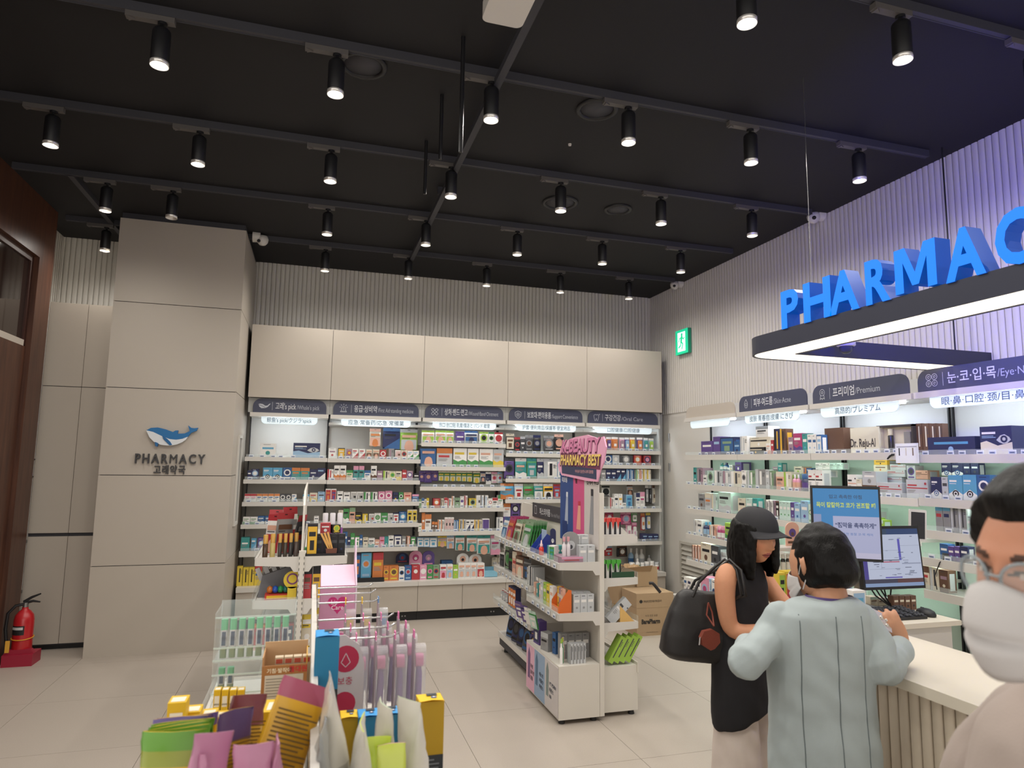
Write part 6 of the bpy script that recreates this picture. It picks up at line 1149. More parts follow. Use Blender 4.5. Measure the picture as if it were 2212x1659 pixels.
A, Bq = at(1862, 1205, y=2.96), at(1989, 1205, y=2.96)
screen('computer_monitor', 'square black monitor showing a spreadsheet-like program above the keyboard', ((A.x+Bq.x)/2, 2.96, at(1925, 1204, y=2.96).z), -2, Bq.x-A.x, .335, -5, scr1, .8)
c2_ = at(1810, 1128, y=3.06)
screen('advert_monitor', 'tall blue advertising screen with Korean text behind the grey jacket', (c2_.x, 3.0, c2_.z), -34, .345, .40, 0, scr2, .8)
t = thing('monitor_cables', 'bundle of black cables hanging under the square monitor', 'cable', (2.98, 2.99, .9))
for i in range(3): MB().tube([(2.93+.03*i, 2.985, 1.0), (2.96+.03*i, 2.985, .96), (3.02+.012*i, 2.98, .92), (3.06+.01*i, 2.97, DZ+.008), (3.10, 2.965, DZ+.006)], .0045, 6).obj('lead', 'black', t)
MB().tube([(3.02, 2.985, 1.0), (3.03, 2.985, .955), (3.06, 2.985, .95), (3.07, 2.985, 1.0)], .004, 6).obj('loop', 'black', t)
q = at(1983, 1135, y=3.05); M = T((q.x, 3.05, q.z)) @ rz(-8) @ Matrix.Rotation(R(4), 4, 'Y')
t = link('small_tablet', None, None, M, 'small dark tablet in a white frame beside the square monitor', 'tablet'); MB().rrect(-.055, .055, 0, .008, -.09, .09, .008, 'y', '#d9d6d4').obj('frame', 'gloss', t, LOCAL); MB().box(-.044, .044, -.001, 0, -.075, .075, '#1f2126').obj('screen', 'gloss', t, LOCAL); MB().tube([M @ Vector((0, .009, -.02)), M @ Vector((0, .04, -.05)), Vector((3.25, 3.10, 1.16)), Vector((3.05, 3.07, 1.14)), Vector((2.957, 3.068, 1.135))], .006, 8).obj('gooseneck', 'black', t)
q = at(2026, 1158, x=3.74)
t = thing('round_sensor', 'round black puck sensor with a thin cable on the right wall shelf', 'sensor', (3.83, q.y, 1.0875)); MB().lathe([(.045, 0), (.047, .012), (.045, .02), (.046, .024), (.045, .04), (.0, .043)], 18, (3.83, q.y, 1.088), cap=False).obj('body', 'black', t); MB().tube([(3.79, q.y, 1.10), (3.765, q.y+.02, 1.07), (3.762, q.y+.06, .98), (3.764, q.y+.05, .90)], .003, 6).obj('cable', 'black', t)
# goods standing on the desk
G5 = 'goods on the dispensing desk'
def dk(px0, px1, pyt, Y, d, c, D, lab, h=None):
    A, Bq = at(px0, pyt, y=Y), at(px1, pyt, y=Y); return put('g', D, Bq.x-A.x, max(.03, A.z-DZ), d, c, (A.x+Bq.x)/2, Y+d/2, DZ, 0, lab+' on the dispensing desk', G5)
dk(1842, 1869, 1277, 2.80, .06, 'wqs', 'S', 'white carton with blue panel left of the keyboard'); dk(1818, 1842, 1272, 2.86, .05, 'bsw', 'N', 'open blue carton left of the keyboard'); dk(1806, 1834, 1290, 2.79, .05, 'wei', 'F', 'white carton beside the grey collar')
for i, (a, c_) in enumerate(((1880, 1896), (1897, 1913), (1914, 1931))): dk(a, c_, 1290+2*i, 3.08, .05, ('ecu', 'ewu', 'ceu')[i], 'A', f'{ordn(i)} cream carton behind the keyboard')
for i in range(4): dk(1930+12.5*i, 1941+12.5*i, 1288, 2.955, .04, 'uke', 'F', f'{ordn(i)} dark brown carton behind the keyboard')
# pill bottle rack and card on the desk's far left
q = at(1700, 1190, y=3.40)
t = thing('bottle_rack', 'two-tier clear rack of white-labelled dark bottles on the dispensing desk', 'rack', (q.x, 3.4, DZ)); x0, x1 = at(1680, 1200, y=3.38).x, at(1722, 1200, y=3.38).x
MB().box(x0, x1, 3.36, 3.50, at(1700, 1190, y=3.38).z, at(1700, 1190, y=3.38).z+.02, '#d9d2ca').box(x0, x1, 3.36, 3.365, DZ, DZ+.02, '#cfcac4').obj('shelf_top', 'gloss', t); MB().box(x0-.003, x0, 3.36, 3.50, DZ, at(1700, 1190, y=3.38).z).obj('side', 'acrylic', t); MB().box(x1, x1+.003, 3.36, 3.50, DZ, at(1700, 1190, y=3.38).z).obj('side', 'acrylic', t); MB().box(x0, x1, 3.37, 3.49, 1.02, 1.026).obj('tier', 'acrylic', t)
for r_ in range(2):
    for i in range(4):
        x, z = x0+.016+(x1-x0-.03)*i/3, (DZ+.001, 1.027)[r_]; tt = thing('pill_bottle', f'{ordn(i)} dark pill bottle in the {("lower", "upper")[r_]} tier of the clear rack', 'bottle', (x, 3.40, z), group='bottles in the clear rack')
        MB().lathe([(.013, 0), (.0135, .07), (.008, .08)], 12, (x, 3.40, z), '#2b2422').lathe([(.0138, .012), (.0138, .06)], 12, (x, 3.40, z), '#dcd6cc', cap=False).obj('body', 'gloss', tt); MB().lathe([(.010, .08), (.010, .10), (.009, .103)], 12, (x, 3.40, z), '#e4dfd8').obj('cap', 'gloss', tt)
zt = at(1700, 1190, y=3.38).z+.0205
put('f', 'C', at(1726, 1150, y=3.44).x-at(1697, 1150, y=3.44).x, at(1710, 1128, y=3.44).z-zt, .006, 'fvu', at(1711, 1150, y=3.44).x, 3.44, zt, 0, 'pink arched price card standing on the clear bottle rack', G5)
for i, (a, c_, py, cs) in enumerate(((1683, 1696, 1238, 'ylk'), (1697, 1728, 1235, 'yrt'))): dk(a, c_, py, 3.27+.005*i, .06, cs, 'S', f'{("narrow", "wide")[i]} yellow carton in front of the bottle rack')
# ================================================================ people
def loft(b, rings, n=20, col=(1, 1, 1), cap=True, sm=True):
    """rings: (centre, half-width vector, half-depth vector[, power]) ; closed tube"""
    vs = []
    for rg in rings:
        c, u, w = Vector(rg[0]), Vector(rg[1]), Vector(rg[2]); p = rg[3] if len(rg) > 3 else 1.0
        for k in range(n):
            a = 2*math.pi*k/n; ca, sa = math.cos(a), math.sin(a); vs.append(c+u*math.copysign(abs(ca)**p, ca)+w*math.copysign(abs(sa)**p, sa))
    fs = [(i*n+k, i*n+(k+1) % n, (i+1)*n+(k+1) % n, (i+1)*n+k) for i in range(len(rings)-1) for k in range(n)]
    b.add(vs, fs, col, 0, sm)
    if cap: b.add(vs, [tuple(range(n))[::-1], tuple(range((len(rings)-1)*n, len(rings)*n))], col)
    return b
def limb(b, pts, rs, n=14, sub=5, col=(1, 1, 1)):
    """smooth tapered tube through joints with rounded ends"""
    P = [Vector(p) for p in pts]; out = []; rr = []
    for i in range(len(P)-1):
        p0, p1, p2, p3 = P[max(i-1, 0)], P[i], P[i+1], P[min(i+2, len(P)-1)]
        for k in range(sub):
            s_ = k/sub; out.append(.5*((2*p1)+(p2-p0)*s_+(2*p0-5*p1+4*p2-p3)*s_*s_+(3*p1-p0-3*p2+p3)*s_**3)); rr.append(rs[i]+(rs[i+1]-rs[i])*s_)
    out.append(P[-1]); rr.append(rs[-1])
    d0 = (out[0]-out[1]).normalized(); d1 = (out[-1]-out[-2]).normalized()
    out = [out[0]+d0*rr[0]*.8, out[0]+d0*rr[0]*.45]+out+[out[-1]+d1*rr[-1]*.45, out[-1]+d1*rr[-1]*.8]; rr = [rr[0]*.35, rr[0]*.85]+rr+[rr[-1]*.85, rr[-1]*.35]
    return b.tube(out, rr, n, col)
def fuse(b, voxel, smooth=4, fold=0, fscale=9, seed=0, fn=None):
    """voxel-union of everything in b into one continuous surface; optional cloth folds along the normals"""
    me = bpy.data.meshes.new('f'); me.from_pydata(b.v, [], b.f); bm = bmesh.new(); bm.from_mesh(me); bmesh.ops.recalc_face_normals(bm, faces=bm.faces); bm.to_mesh(me); bm.free()
    o = bpy.data.objects.new('f', me); TMP.collection.objects.link(o)
    m_ = o.modifiers.new('r', 'REMESH'); m_.mode = 'VOXEL'; m_.voxel_size = voxel
    s_ = o.modifiers.new('s', 'SMOOTH'); s_.iterations = smooth; s_.factor = .5
    TMP.view_layers[0].update(); e = bpy.data.meshes.new_from_object(o.evaluated_get(TMP.view_layers[0].depsgraph)); bpy.data.objects.remove(o)
    r = MB(); vs = [v.co.copy() for v in e.vertices]
    if fold:
        off = Vector((seed*3.1, seed*1.7, seed*.9))
        for i, v in enumerate(e.vertices):
            p = v.co; vs[i] = p+v.normal*fold*(_ns.noise(Vector((p.x*fscale, p.y*fscale, p.z*fscale*.45))+off)+.5*_ns.noise(Vector((p.x+p.z*.5, p.y, p.z*.7))*fscale*2.1+off))
    if fn: vs = [fn(p) for p in vs]
    r.add(vs, [tuple(p.vertices) for p in e.polygons], (1, 1, 1), 0, True); bpy.data.meshes.remove(e)
    return r
def g_(x, s_): return math.exp(-(x/s_)**2)
def head_shape(p, fem=False):
    """unit direction -> point on a head, x to the side, y forward, z up"""
    a, bb, c = (.071, .093, .112) if fem else (.077, .098, .118)
    x, y, z = p.x*a, p.y*bb, p.z*c; t_ = max(0, -p.z)
    x *= 1-(.36 if fem else .28)*t_**1.7; x *= 1+.05*g_(z-.03, .05)
    if y > 0: y = y*.95+.008*t_
    else: y *= 1-.45*t_
    if p.y > 0:
        f = min(1, p.y*1.6); ax = abs(x)
        y += f*(.011*g_(x, .009)*g_(z-.002, .022)+.021*g_(x, .0135)*g_(z+.026, .013)+.006*g_(ax-.012, .008)*g_(z+.030, .008))
        y -= f*.010*g_(ax-.031, .017)*g_(z-.010, .013); y += f*.005*g_(z-.033, .010)*g_(ax-.03, .03)
        y += f*(.006*g_(x, .022)*g_(z+.057, .0055)+.006*g_(x, .018)*g_(z+.068, .006))-f*.004*g_(x, .02)*g_(z+.062, .003)
        y += f*.007*g_(x, .02)*g_(z+.098, .014)+f*.004*g_(ax-.046, .02)*g_(z+.018, .022); y += f*.004*g_(ax-.031, .010)*g_(z-.010, .005)
    return Vector((x, y, z))
def head_mesh(b, M, skin, fem=False, n=88, lids=.55):
    vs = []; R_ = []
    for i in range(n+1):
        th = math.pi*i/n
        for k in range(n): ph = 2*math.pi*k/n; R_.append(head_shape(Vector((math.sin(th)*math.sin(ph), math.sin(th)*math.cos(ph), math.cos(th))), fem))
    fs = []; cc = []; sk = Vector(lin(skin))
    for i in range(n):
        for k in range(n):
            f = (i*n+k, (i+1)*n+k, (i+1)*n+(k+1) % n, i*n+(k+1) % n); m_ = sum((R_[j] for j in f), Vector())/4; x, y, z = m_; ax = abs(x); c = sk
            if y > .02:
                c = c*(1-.12*g_(ax-.033, .02)*g_(z-.012, .014)); c = Vector((c.x*(1+.06*g_(ax-.045, .02)*g_(z+.02, .02)), c.y*(1-.06*g_(ax-.045, .02)*g_(z+.02, .02)), c.z*(1-.05*g_(ax-.045, .02)*g_(z+.02, .02))))
                e = ((ax-.031)/.0155)**2+((z-.010-.002*(1-((ax-.031)/.0155)**2))/(.0068*lids))**2
                if e < 1: c = Vector(lin('#3a2a26')) if abs(ax-.031) < .007 else Vector(lin('#b9a79c'))
                elif e < 2.2 and z > .009: c = Vector(lin('#35241f'))
                bz = z-(.030+.005*g_(ax-.036, .014))
                if abs(bz) < .0042*(1-.4*max(0, (ax-.036)/.02)) and .013 < ax < .054: c = c*.12+Vector(lin('#241a17'))*.88
                lz = (z+.0615)/.011; lx = x/.0235
                if lx*lx+lz*lz < 1: c = Vector(lin('#9c5650')) if abs(z+.0625) > .0014 else Vector(lin('#5c2c2a'))
            fs.append(f); cc.append(tuple(c))
    b.add([M @ p for p in R_], fs, cc, 0, True)
    for s_ in (-1, 1):   # ears
        E_ = [(.070, -.004, .022), (.080, -.016, .030), (.086, -.022, .018), (.082, -.018, -.004), (.072, -.006, -.024), (.068, .000, -.014)]; k_ = .93 if fem else 1
        loft(b, [(M @ Vector((s_*x*k_, y, z)), M.to_3x3() @ Vector((0, .010, 0)), M.to_3x3() @ Vector((.005, 0, .006))) for x, y, z in E_], 8, skin)
    return b
def frame(f, up=(0, 0, 1), o=(0, 0, 0)):
    f = Vector(f).normalized(); r = f.cross(Vector(up)).normalized(); u = r.cross(f)
    return Matrix(((r.x, f.x, u.x, o[0]), (r.y, f.y, u.y, o[1]), (r.z, f.z, u.z, o[2]), (0, 0, 0, 1)))
def hand(b, M, curl=50, spread=6, thumb=35, s_=1.0, col=(1, 1, 1)):
    """right hand in its own frame: fingers along +y, palm facing -z, thumb on -x; five unequal bent fingers"""
    V = lambda p: M @ (Vector(p)*s_)
    D3 = M.to_3x3()
    loft(b, [(V((.0, -.01, 0)), D3 @ Vector((.027, 0, 0))*s_, D3 @ Vector((0, 0, .016))*s_), (V((0, .035, 0)), D3 @ Vector((.040, 0, 0))*s_, D3 @ Vector((0, 0, .0145))*s_), (V((0, .078, 0)), D3 @ Vector((.041, 0, 0))*s_, D3 @ Vector((0, 0, .012))*s_), (V((0, .09, -.002)), D3 @ Vector((.036, 0, 0))*s_, D3 @ Vector((0, 0, .009))*s_)], 14, col)
    for i, (x, L) in enumerate(((-.030, .072), (-.010, .080), (.011, .075), (.030, .058))):
        p = Vector((x, .082, 0)); P = [p]; a = 0
        for k, l_ in enumerate((.45, .32, .23)):
            a += R(curl)*(.5 if k == 0 else .75 if k == 1 else .5); p = p+Vector((math.sin(R(spread*(i-1.5)))*L*l_, math.cos(a)*L*l_, -math.sin(a)*L*l_)); P.append(p)
        limb(b, [V(q) for q in P], [.0090*s_, .0085*s_, .0078*s_, .0066*s_], 10, 3, col)
    T_ = [Vector((-.026, .012, -.006)), Vector((-.048, .036, -.014)), Vector((-.048-.012*math.cos(R(thumb)), .064, -.022-.016*math.sin(R(thumb)))), Vector((-.040, .088, -.034))]
    limb(b, [V(q) for q in T_], [.0125*s_, .011*s_, .0095*s_, .0075*s_], 10, 3, col)
    return b
mat('skinmat', attr=True, rough=.5, noise=.05, nscale=60, sss=.12, spec=.35)
mat('hair', '#0b0908', rough=.42, bump=.8, bscale=45, noise=.3, nscale=30, spec=.2)
_hn = MATS['hair'].node_tree; _mp = _hn.nodes.new('ShaderNodeMapping'); _mp.inputs['Scale'].default_value = (7, 7, .6)
for _n in list(_hn.nodes):
    if _n.type == 'TEX_NOISE' and _n.inputs['Scale'].default_value == 45: _hn.links.new(_hn.nodes['Texture Coordinate'].outputs['Object'], _mp.inputs[0]); _hn.links.new(_mp.outputs[0], _n.inputs['Vector'])
mat('blackcloth', '#17161a', rough=.85, noise=.15, nscale=40, bump=.15, bscale=500); mat('capcloth', '#26262a', rough=.8, noise=.08, nscale=60, bump=.3, bscale=700); mat('teecloth', '#a3968e', rough=.85, noise=.04, nscale=25, bump=.2, bscale=400); mat('whitecloth', '#cfc3ba', rough=.8, noise=.05, nscale=25, bump=.2, bscale=400); mat('jacket', '#a3aeaf', rough=.72, noise=.05, nscale=18, bump=.25, bscale=600); mat('leather', '#211f1f', rough=.42, noise=.08, nscale=30, bump=.35, bscale=350); mat('tan', '#7c3a2c', rough=.5, noise=.08, nscale=40, bump=.2, bscale=300); mat('maskcloth', '#c0bdbc', rough=.85, noise=.03, nscale=30, bump=.15, bscale=500)
SK_W, SK_P, SK_M = '#c9906f', '#c08e70', '#bd8468'
# ---------------------------------------------------------------- woman in a black cap
WO = Vector((1.885, 2.66, 0)); wf = Vector((math.cos(R(-62)), math.sin(R(-62)), 0)); wr_ = Vector((wf.y, -wf.x, 0))
def WL(r, f, z): return WO+wr_*r+wf*f+Z_*z
t = thing('person', 'person in a black cap, black sleeveless tunic and white trousers, carrying a black bag', 'person', tuple(WO))
hf = Vector((math.cos(R(-82)), math.sin(R(-82)), -.16)); HM = frame(hf, o=WL(0, .075, 1.335))
b = MB()
limb(b, [WL(0, -.005, 1.14), WL(0, .01, 1.22), WL(0, .055, 1.30)], [.060, .050, .047])
for s_, P, rr_ in ((1, [(.12, .0, 1.185), (.148, .0, 1.14), (.155, .005, 1.04), (.140, .03, .945), (.10, .14, .95), (.065, .24, .985)], [.045, .047, .041, .036, .034, .024]), (-1, [(-.135, .0, 1.185), (-.175, .015, 1.13), (-.185, .09, 1.04), (-.18, .17, .99), (-.13, .30, 1.02), (-.09, .40, 1.05)], [.045, .048, .041, .036, .034, .024])):
    limb(b, [WL(*p) for p in P], rr_)
loft(b, [(WL(0, 0, z), wr_*a, wf*c_) for z, a, c_ in ((.62, .10, .07), (.70, .13, .09), (.82, .145, .10), (.95, .12, .085), (1.08, .125, .085), (1.17, .125, .065), (1.205, .08, .04))], 20)
for s_ in (-1, 1): limb(b, [WL(.08*s_, 0, .78), WL(.085*s_, .01, .42), WL(.09*s_, -.01, .07), WL(.09*s_, .03, .035), WL(.09*s_, .13, .03)], [.075, .055, .036, .034, .028])
hand(b, frame(wf*.9+wr_*-.2+Z_*.1, (0, 0, 1), WL(.06, .25, .99)), 45); hand(b, frame(wf*.9+wr_*.25+Z_*-.05, (0, 0, 1), WL(-.088, .41, 1.052)), 35)
r_ = fuse(b, .0065, 3); r_.c = [lin(SK_W)]*len(r_.f); head_mesh(r_, HM, SK_W, True, lids=.35); r_.obj('body', 'skinmat', t)
# tunic
b = MB(); rg_ = []
for z, a, c_ in ((1.222, .105, .05), (1.20, .128, .076), (1.13, .140, .098), (1.05, .145, .104), (.95, .142, .10), (.84, .165, .118), (.76, .176, .128), (.70, .182, .134), (.655, .185, .136)): rg_.append((WL(0, .004, z), wr_*a, wf*c_))
loft(b, rg_, 26); r_ = fuse(b, .010, 3, .010, 9, 2)
zmin = min(p[2] for p in r_.v)
def hem(p):
    q = Vector(p)-WO; s_ = q.dot(wr_); f_ = q.dot(wf); k = max(0, (.80-p[2])/.15); d = math.cos(math.atan2(f_, s_)-R(-8)); return (p[0], p[1], p[2]-k*(.04+.085*max(0, d)**2.5)-k*.02)
r_.v = [hem(p) for p in r_.v]; r_.obj('tunic', 'blackcloth', t)
b = MB()
for s_ in (-1, 1): loft(b, [(WL(.078*s_, 0, z), wr_*a, wf*c_) for z, a, c_ in ((.70, .060, .07), (.60, .078, .095), (.35, .098, .105), (.12, .112, .115), (.05, .115, .12))], 18)
fuse(b, .011, 4, .010, 8, 4).obj('trousers', 'whitecloth', t)
b = MB()
for s_ in (-1, 1): loft(b, [(WL(.09*s_, .05, z), wr_*a, wf*c_) for z, a, c_ in ((.0, .045, .12), (.025, .046, .122), (.05, .040, .11), (.065, .03, .08))], 16)
b.obj('shoes', 'leather', t)
# hair: shell round the back and sides, falling past the shoulders
b = MB(); HR = HM.to_3x3(); ux, uf, uz = HR @ X_, HR @ Y_, HR @ Z_
for a in range(-150, 151, 12):
    if abs(a) < 46: continue
    s_, c_ = math.sin(R(a)), math.cos(R(a)); top = HM @ Vector((s_*.070, c_*.088-.006, .05)); mid = HM @ Vector((s_*.082, c_*.098-.012, -.03)); hz = HM.translation
    lo = Vector((mid.x, mid.y, hz.z-.11-.010*math.sin(a)))+ (Vector((mid.x, mid.y, 0))-Vector((hz.x, hz.y, 0)))*.05; en = Vector((lo.x, lo.y, hz.z-.165+.015*math.sin(a*1.7)))
    limb(b, [top, mid, lo, en], [.024, .024, .020, .009], 8, 4)
loft(b, [(HM @ Vector((0, -.012, z)), ux*a_, uf*d_) for z, a_, d_ in ((.02, .078, .088), (.06, .074, .086), (.095, .055, .065), (.118, .02, .025))], 18)
fuse(b, .0065, 2, .004, 40, 1).obj('hair', 'hair', t)
# cap
b = MB(); n = 28; rows = []
for i in range(9):
    th = R(90*i/8); rows.append((math.cos(th)**.75*1.0, math.sin(th)))
vs = []
for k_, h_ in rows: vs += [HM @ Vector((.086*k_*math.sin(2*math.pi*j/n), .105*k_*math.cos(2*math.pi*j/n)-.004, .040+.092*h_)) for j in range(n)]
b.add(vs, [(i*n+j, i*n+(j+1) % n, (i+1)*n+(j+1) % n, (i+1)*n+j) for i in range(8) for j in range(n)], (1, 1, 1), 0, True); b.add(vs, [tuple(range(8*n, 9*n))], (1, 1, 1))
cp = b.obj('cap', 'capcloth', t); b = MB(); vs = []
for r0 in range(6):
    u = r0/5
    for j in range(15): a = R(-68+136*j/14); vs.append(HM @ Vector(((.0865+.012*u)*math.sin(a), .104*math.cos(a)-.004+.075*u*max(0, math.cos(a))**.5, .043+.004*u-.034*u*(abs(math.sin(a))**1.6))))
m_ = len(vs); vs += [p-uz*.004 for p in vs]; fs = [(i*15+j, i*15+j+1, (i+1)*15+j+1, (i+1)*15+j) for i in range(5) for j in range(14)]; fs += [tuple(m_+q for q in f[::-1]) for f in fs]+[(75+j, m_+75+j, m_+76+j, 76+j) for j in range(14)]+[(i*15, m_+i*15, m_+(i+1)*15, (i+1)*15) for i in range(5)]+[(i*15+14, (i+1)*15+14, m_+(i+1)*15+14, m_+i*15+14) for i in range(5)]
b.add(vs, fs, (1, 1, 1), 0, True); b.obj('brim', 'capcloth', cp); MB().lathe([(.008, 0), (.007, .006), (0, .008)], 10, cap=False).obj('button', 'capcloth', cp).matrix_basis = HM @ T((0, -.004, .127))
# shoulder bag
BO = WL(.185, -.15, 0)+RT*.03; bu = RT.copy(); bu.z = 0; bu.normalize(); bn = Vector((-bu.y, bu.x, 0))
tb_ = thing('shoulder_bag', 'large black leather tote bag with a reddish-brown charm, hanging from the shoulder', 'bag', (BO.x, BO.y, .78))
A = at(1470, 1310, y=BO.y); cxp = BO
def BP(u, v, d=0): return Vector((BO.x, BO.y, 0))+bu*u+Z_*v+bn*d
b = MB(); loft(b, [(BP(-.005+.018*k, z), bu*a_, bn*d_, .55) for k, (z, a_, d_) in enumerate(((.795, .130, .050), (.82, .185, .072), (.90, .192, .072), (1.0, .176, .060), (1.07, .155, .042), (1.095, .145, .032)))], 28)
r_ = fuse(b, .008, 3, .004, 8, 6, lambda p: p+Z_*(-.085*((p-BP(0, 0)).dot(bu)+.05)))
r_.obj('body', 'leather', tb_)
for d_ in (-.035, .035): MB().tube([BP(-.03, 1.07, d_), BP(.0, 1.13, d_*.8), WL(.152, -.05+d_*.3, 1.19), WL(.125, .0+d_*.3, 1.238), WL(.128, .055+d_*.3, 1.20), WL(.150, .085+d_*.3, 1.10), BP(.13, 1.04, d_)], .0065, 8).obj('strap', 'leather', tb_)
MB().tube([BP(-.165, 1.08, 0), BP(-.19, 1.11, 0), BP(-.20, 1.12, 0), BP(-.215, 1.12, 0)], .007, 8).obj('side_tab', 'leather', tb_)
q = at(1530, 1302, y=BO.y-.075); c_ = at(1535, 1382, y=BO.y-.115)
ch = MB().tube([(q.x, q.y, q.z), (q.x-.012, q.y-.003, q.z-.05), (q.x+.0, c_.y, c_.z+.055)], .004, 6).tube([(q.x, q.y, q.z), (q.x+.016, q.y-.003, q.z-.04), (q.x+.0, c_.y, c_.z+.055)], .004, 6); cm = ch.obj('charm_strap', 'tan', tb_)
b = MB(); P = [(-.045, .01), (-.03, .036), (.012, .042), (.045, .022), (.048, -.015), (.02, -.04), (.0, -.045), (-.04, -.02)]; b.prism([(c_.x+u, c_.z+v) for u, v in P], c_.y, c_.y+.022, 'y'); b.obj('charm_pouch', 'tan', cm); MB().tube([(c_.x-.046, c_.y+.008, c_.z+.012), (c_.x-.052, c_.y+.006, c_.z-.02)], .004, 6).obj('zip_pull', 'chrome', cm)
# ---------------------------------------------------------------- pharmacist in a pale grey jacket, seen from behind
PO = Vector((1.60, 1.79, 0)); pf = Vector((.36, .93, 0)).normalized(); pr = Vector((pf.y, -pf.x, 0))
def PL(r, f, z): return PO+pr*r+pf*f+Z_*z
t = thing('person', 'person in a pale grey jacket and face mask, back turned, holding a blister pack', 'person', tuple(PO))
phf = (pf*.92+pr*-.42+Z_*-.30); PM = frame(phf, o=PL(-.01, .055, 1.325)) @ Matrix.Scale(1.06, 4)
b = MB(); limb(b, [PL(0, -.02, 1.12), PL(0, .0, 1.20), PL(0, .035, 1.29)], [.064, .056, .052])
RW = at(1948, 1394, y=1.83)
EL = at(1905, 1448, y=1.70); ELB = at(1612, 1432, y=1.78)
limb(b, [PL(.09, -.005, 1.17), PL(.125, -.012, 1.10), EL, RW+(EL-RW)*.5, RW], [.03, .03, .03, .03, .026])
limb(b, [PL(-.175, -.005, 1.17), PL(-.215, -.015, 1.11), ELB, ELB+pf*.14+pr*.05, PL(-.12, .28, 1.05)], [.028, .028, .03, .03, .025])
loft(b, [(PL(-.04, 0, z), pr*a, pf*c_) for z, a, c_ in ((.45, .12, .09), (.7, .14, .10), (.95, .13, .09), (1.12, .14, .09), (1.19, .08, .05))], 18)
for s_ in (-1, 1): limb(b, [PL(.075*s_-.045, 0, .74), PL(.09*s_-.03, .01, .42), PL(.09*s_, -.02, .07), PL(.09*s_, .02, .035), PL(.09*s_, .12, .03)], [.07, .055, .040, .036, .03])
hd_ = (at(1926, 1350, y=1.84)-RW).normalized()
hand(b, frame(hd_, (-.55, -.62, .35), RW), 62, 4, 20, .92); hand(b, frame(pf*.9+pr*.3, (0, 0, 1), PL(-.118, .31, 1.052)), 40)
r_ = fuse(b, .0055, 2); r_.c = [lin(SK_P)]*len(r_.f); head_mesh(r_, PM, SK_P, False); r_.obj('body', 'skinmat', t)
b = MB(); rg_ = []; TO = -.045
for z, a, c_, y_ in ((1.238, .082, .060, -.010), (1.222, .115, .074, -.012), (1.190, .150, .090, -.010), (1.12, .164, .104, 0), (1.0, .156, .106, 0), (.90, .154, .106, 0), (.80, .162, .116, 0), (.70, .172, .126, 0), (.66, .174, .128, 0)): rg_.append((PL(TO*min(1, (1.245-z)/.06), y_, z), pr*a, pf*c_, .9))
loft(b, rg_, 28)
EL = at(1905, 1448, y=1.70); ELB = at(1612, 1432, y=1.78)
limb(b, [PL(.085, -.005, 1.178), PL(.120, -.012, 1.11), EL+Z_*.01, RW+(EL-RW)*.5+Z_*-.008, RW+(EL-RW)*.14], [.050, .053, .052, .048, .042])
limb(b, [PL(-.165, -.005, 1.178), PL(-.20, -.015, 1.12), (PL(-.20, -.015, 1.12)+ELB)/2, ELB, ELB+pf*.10+pr*.03+Z_*-.005, ELB+pf*.16+pr*.05+Z_*.01], [.050, .053, .052, .052, .051, .046])
r_ = fuse(b, .006, 3, .011, 9, 3); jk = r_.obj('jacket', 'jacket', t)
def seam(P, nm):
    b = MB(); b.tube(P, .0014, 5); return b.obj(nm, mat('seamline', '#5f6a6c', rough=.8) and 'seamline', jk)
from mathutils.bvhtree import BVHTree
_bv = BVHTree.FromPolygons([Vector(p) for p in r_.v], r_.f)
for off in (-.125, -.035, .06):
    P_ = []
    for i in range(22):
        z = 1.20-.0225*i; h_ = _bv.ray_cast(PL(TO+off+.04+(.012 if off == -.035 else 0), -.5, z), pf)
        if h_[0]: P_.append(h_[0]-pf*.0006)
    if len(P_) > 3: seam(P_, 'back_seam')
t_l = MB(); loft(t_l, [(PL(0, .01, 1.222), pr*.080, pf*.066), (PL(0, .012, 1.236), pr*.077, pf*.063), (PL(0, .014, 1.242), pr*.071, pf*.057)], 24, cap=False); t_l.obj('purple_collar', mat('purplecloth', '#4c3a72', rough=.7) and 'purplecloth', t)
b = MB()
for s_ in (-1, 1): loft(b, [(PL(.075*s_-.045, 0, z), pr*a, pf*c_) for z, a, c_ in ((.74, .06, .08), (.66, .072, .095), (.5, .08, .10), (.25, .075, .09), (.06, .07, .085))], 16)
fuse(b, .012, 3).obj('trousers', 'blackcloth', t)
b = MB()
for s_ in (-1, 1): loft(b, [(PL(.09*s_, .04, z), pr*a, pf*c_) for z, a, c_ in ((.0, .048, .13), (.03, .048, .13), (.055, .042, .115), (.07, .03, .08))], 16)
b.obj('shoes', 'whitecloth', t)
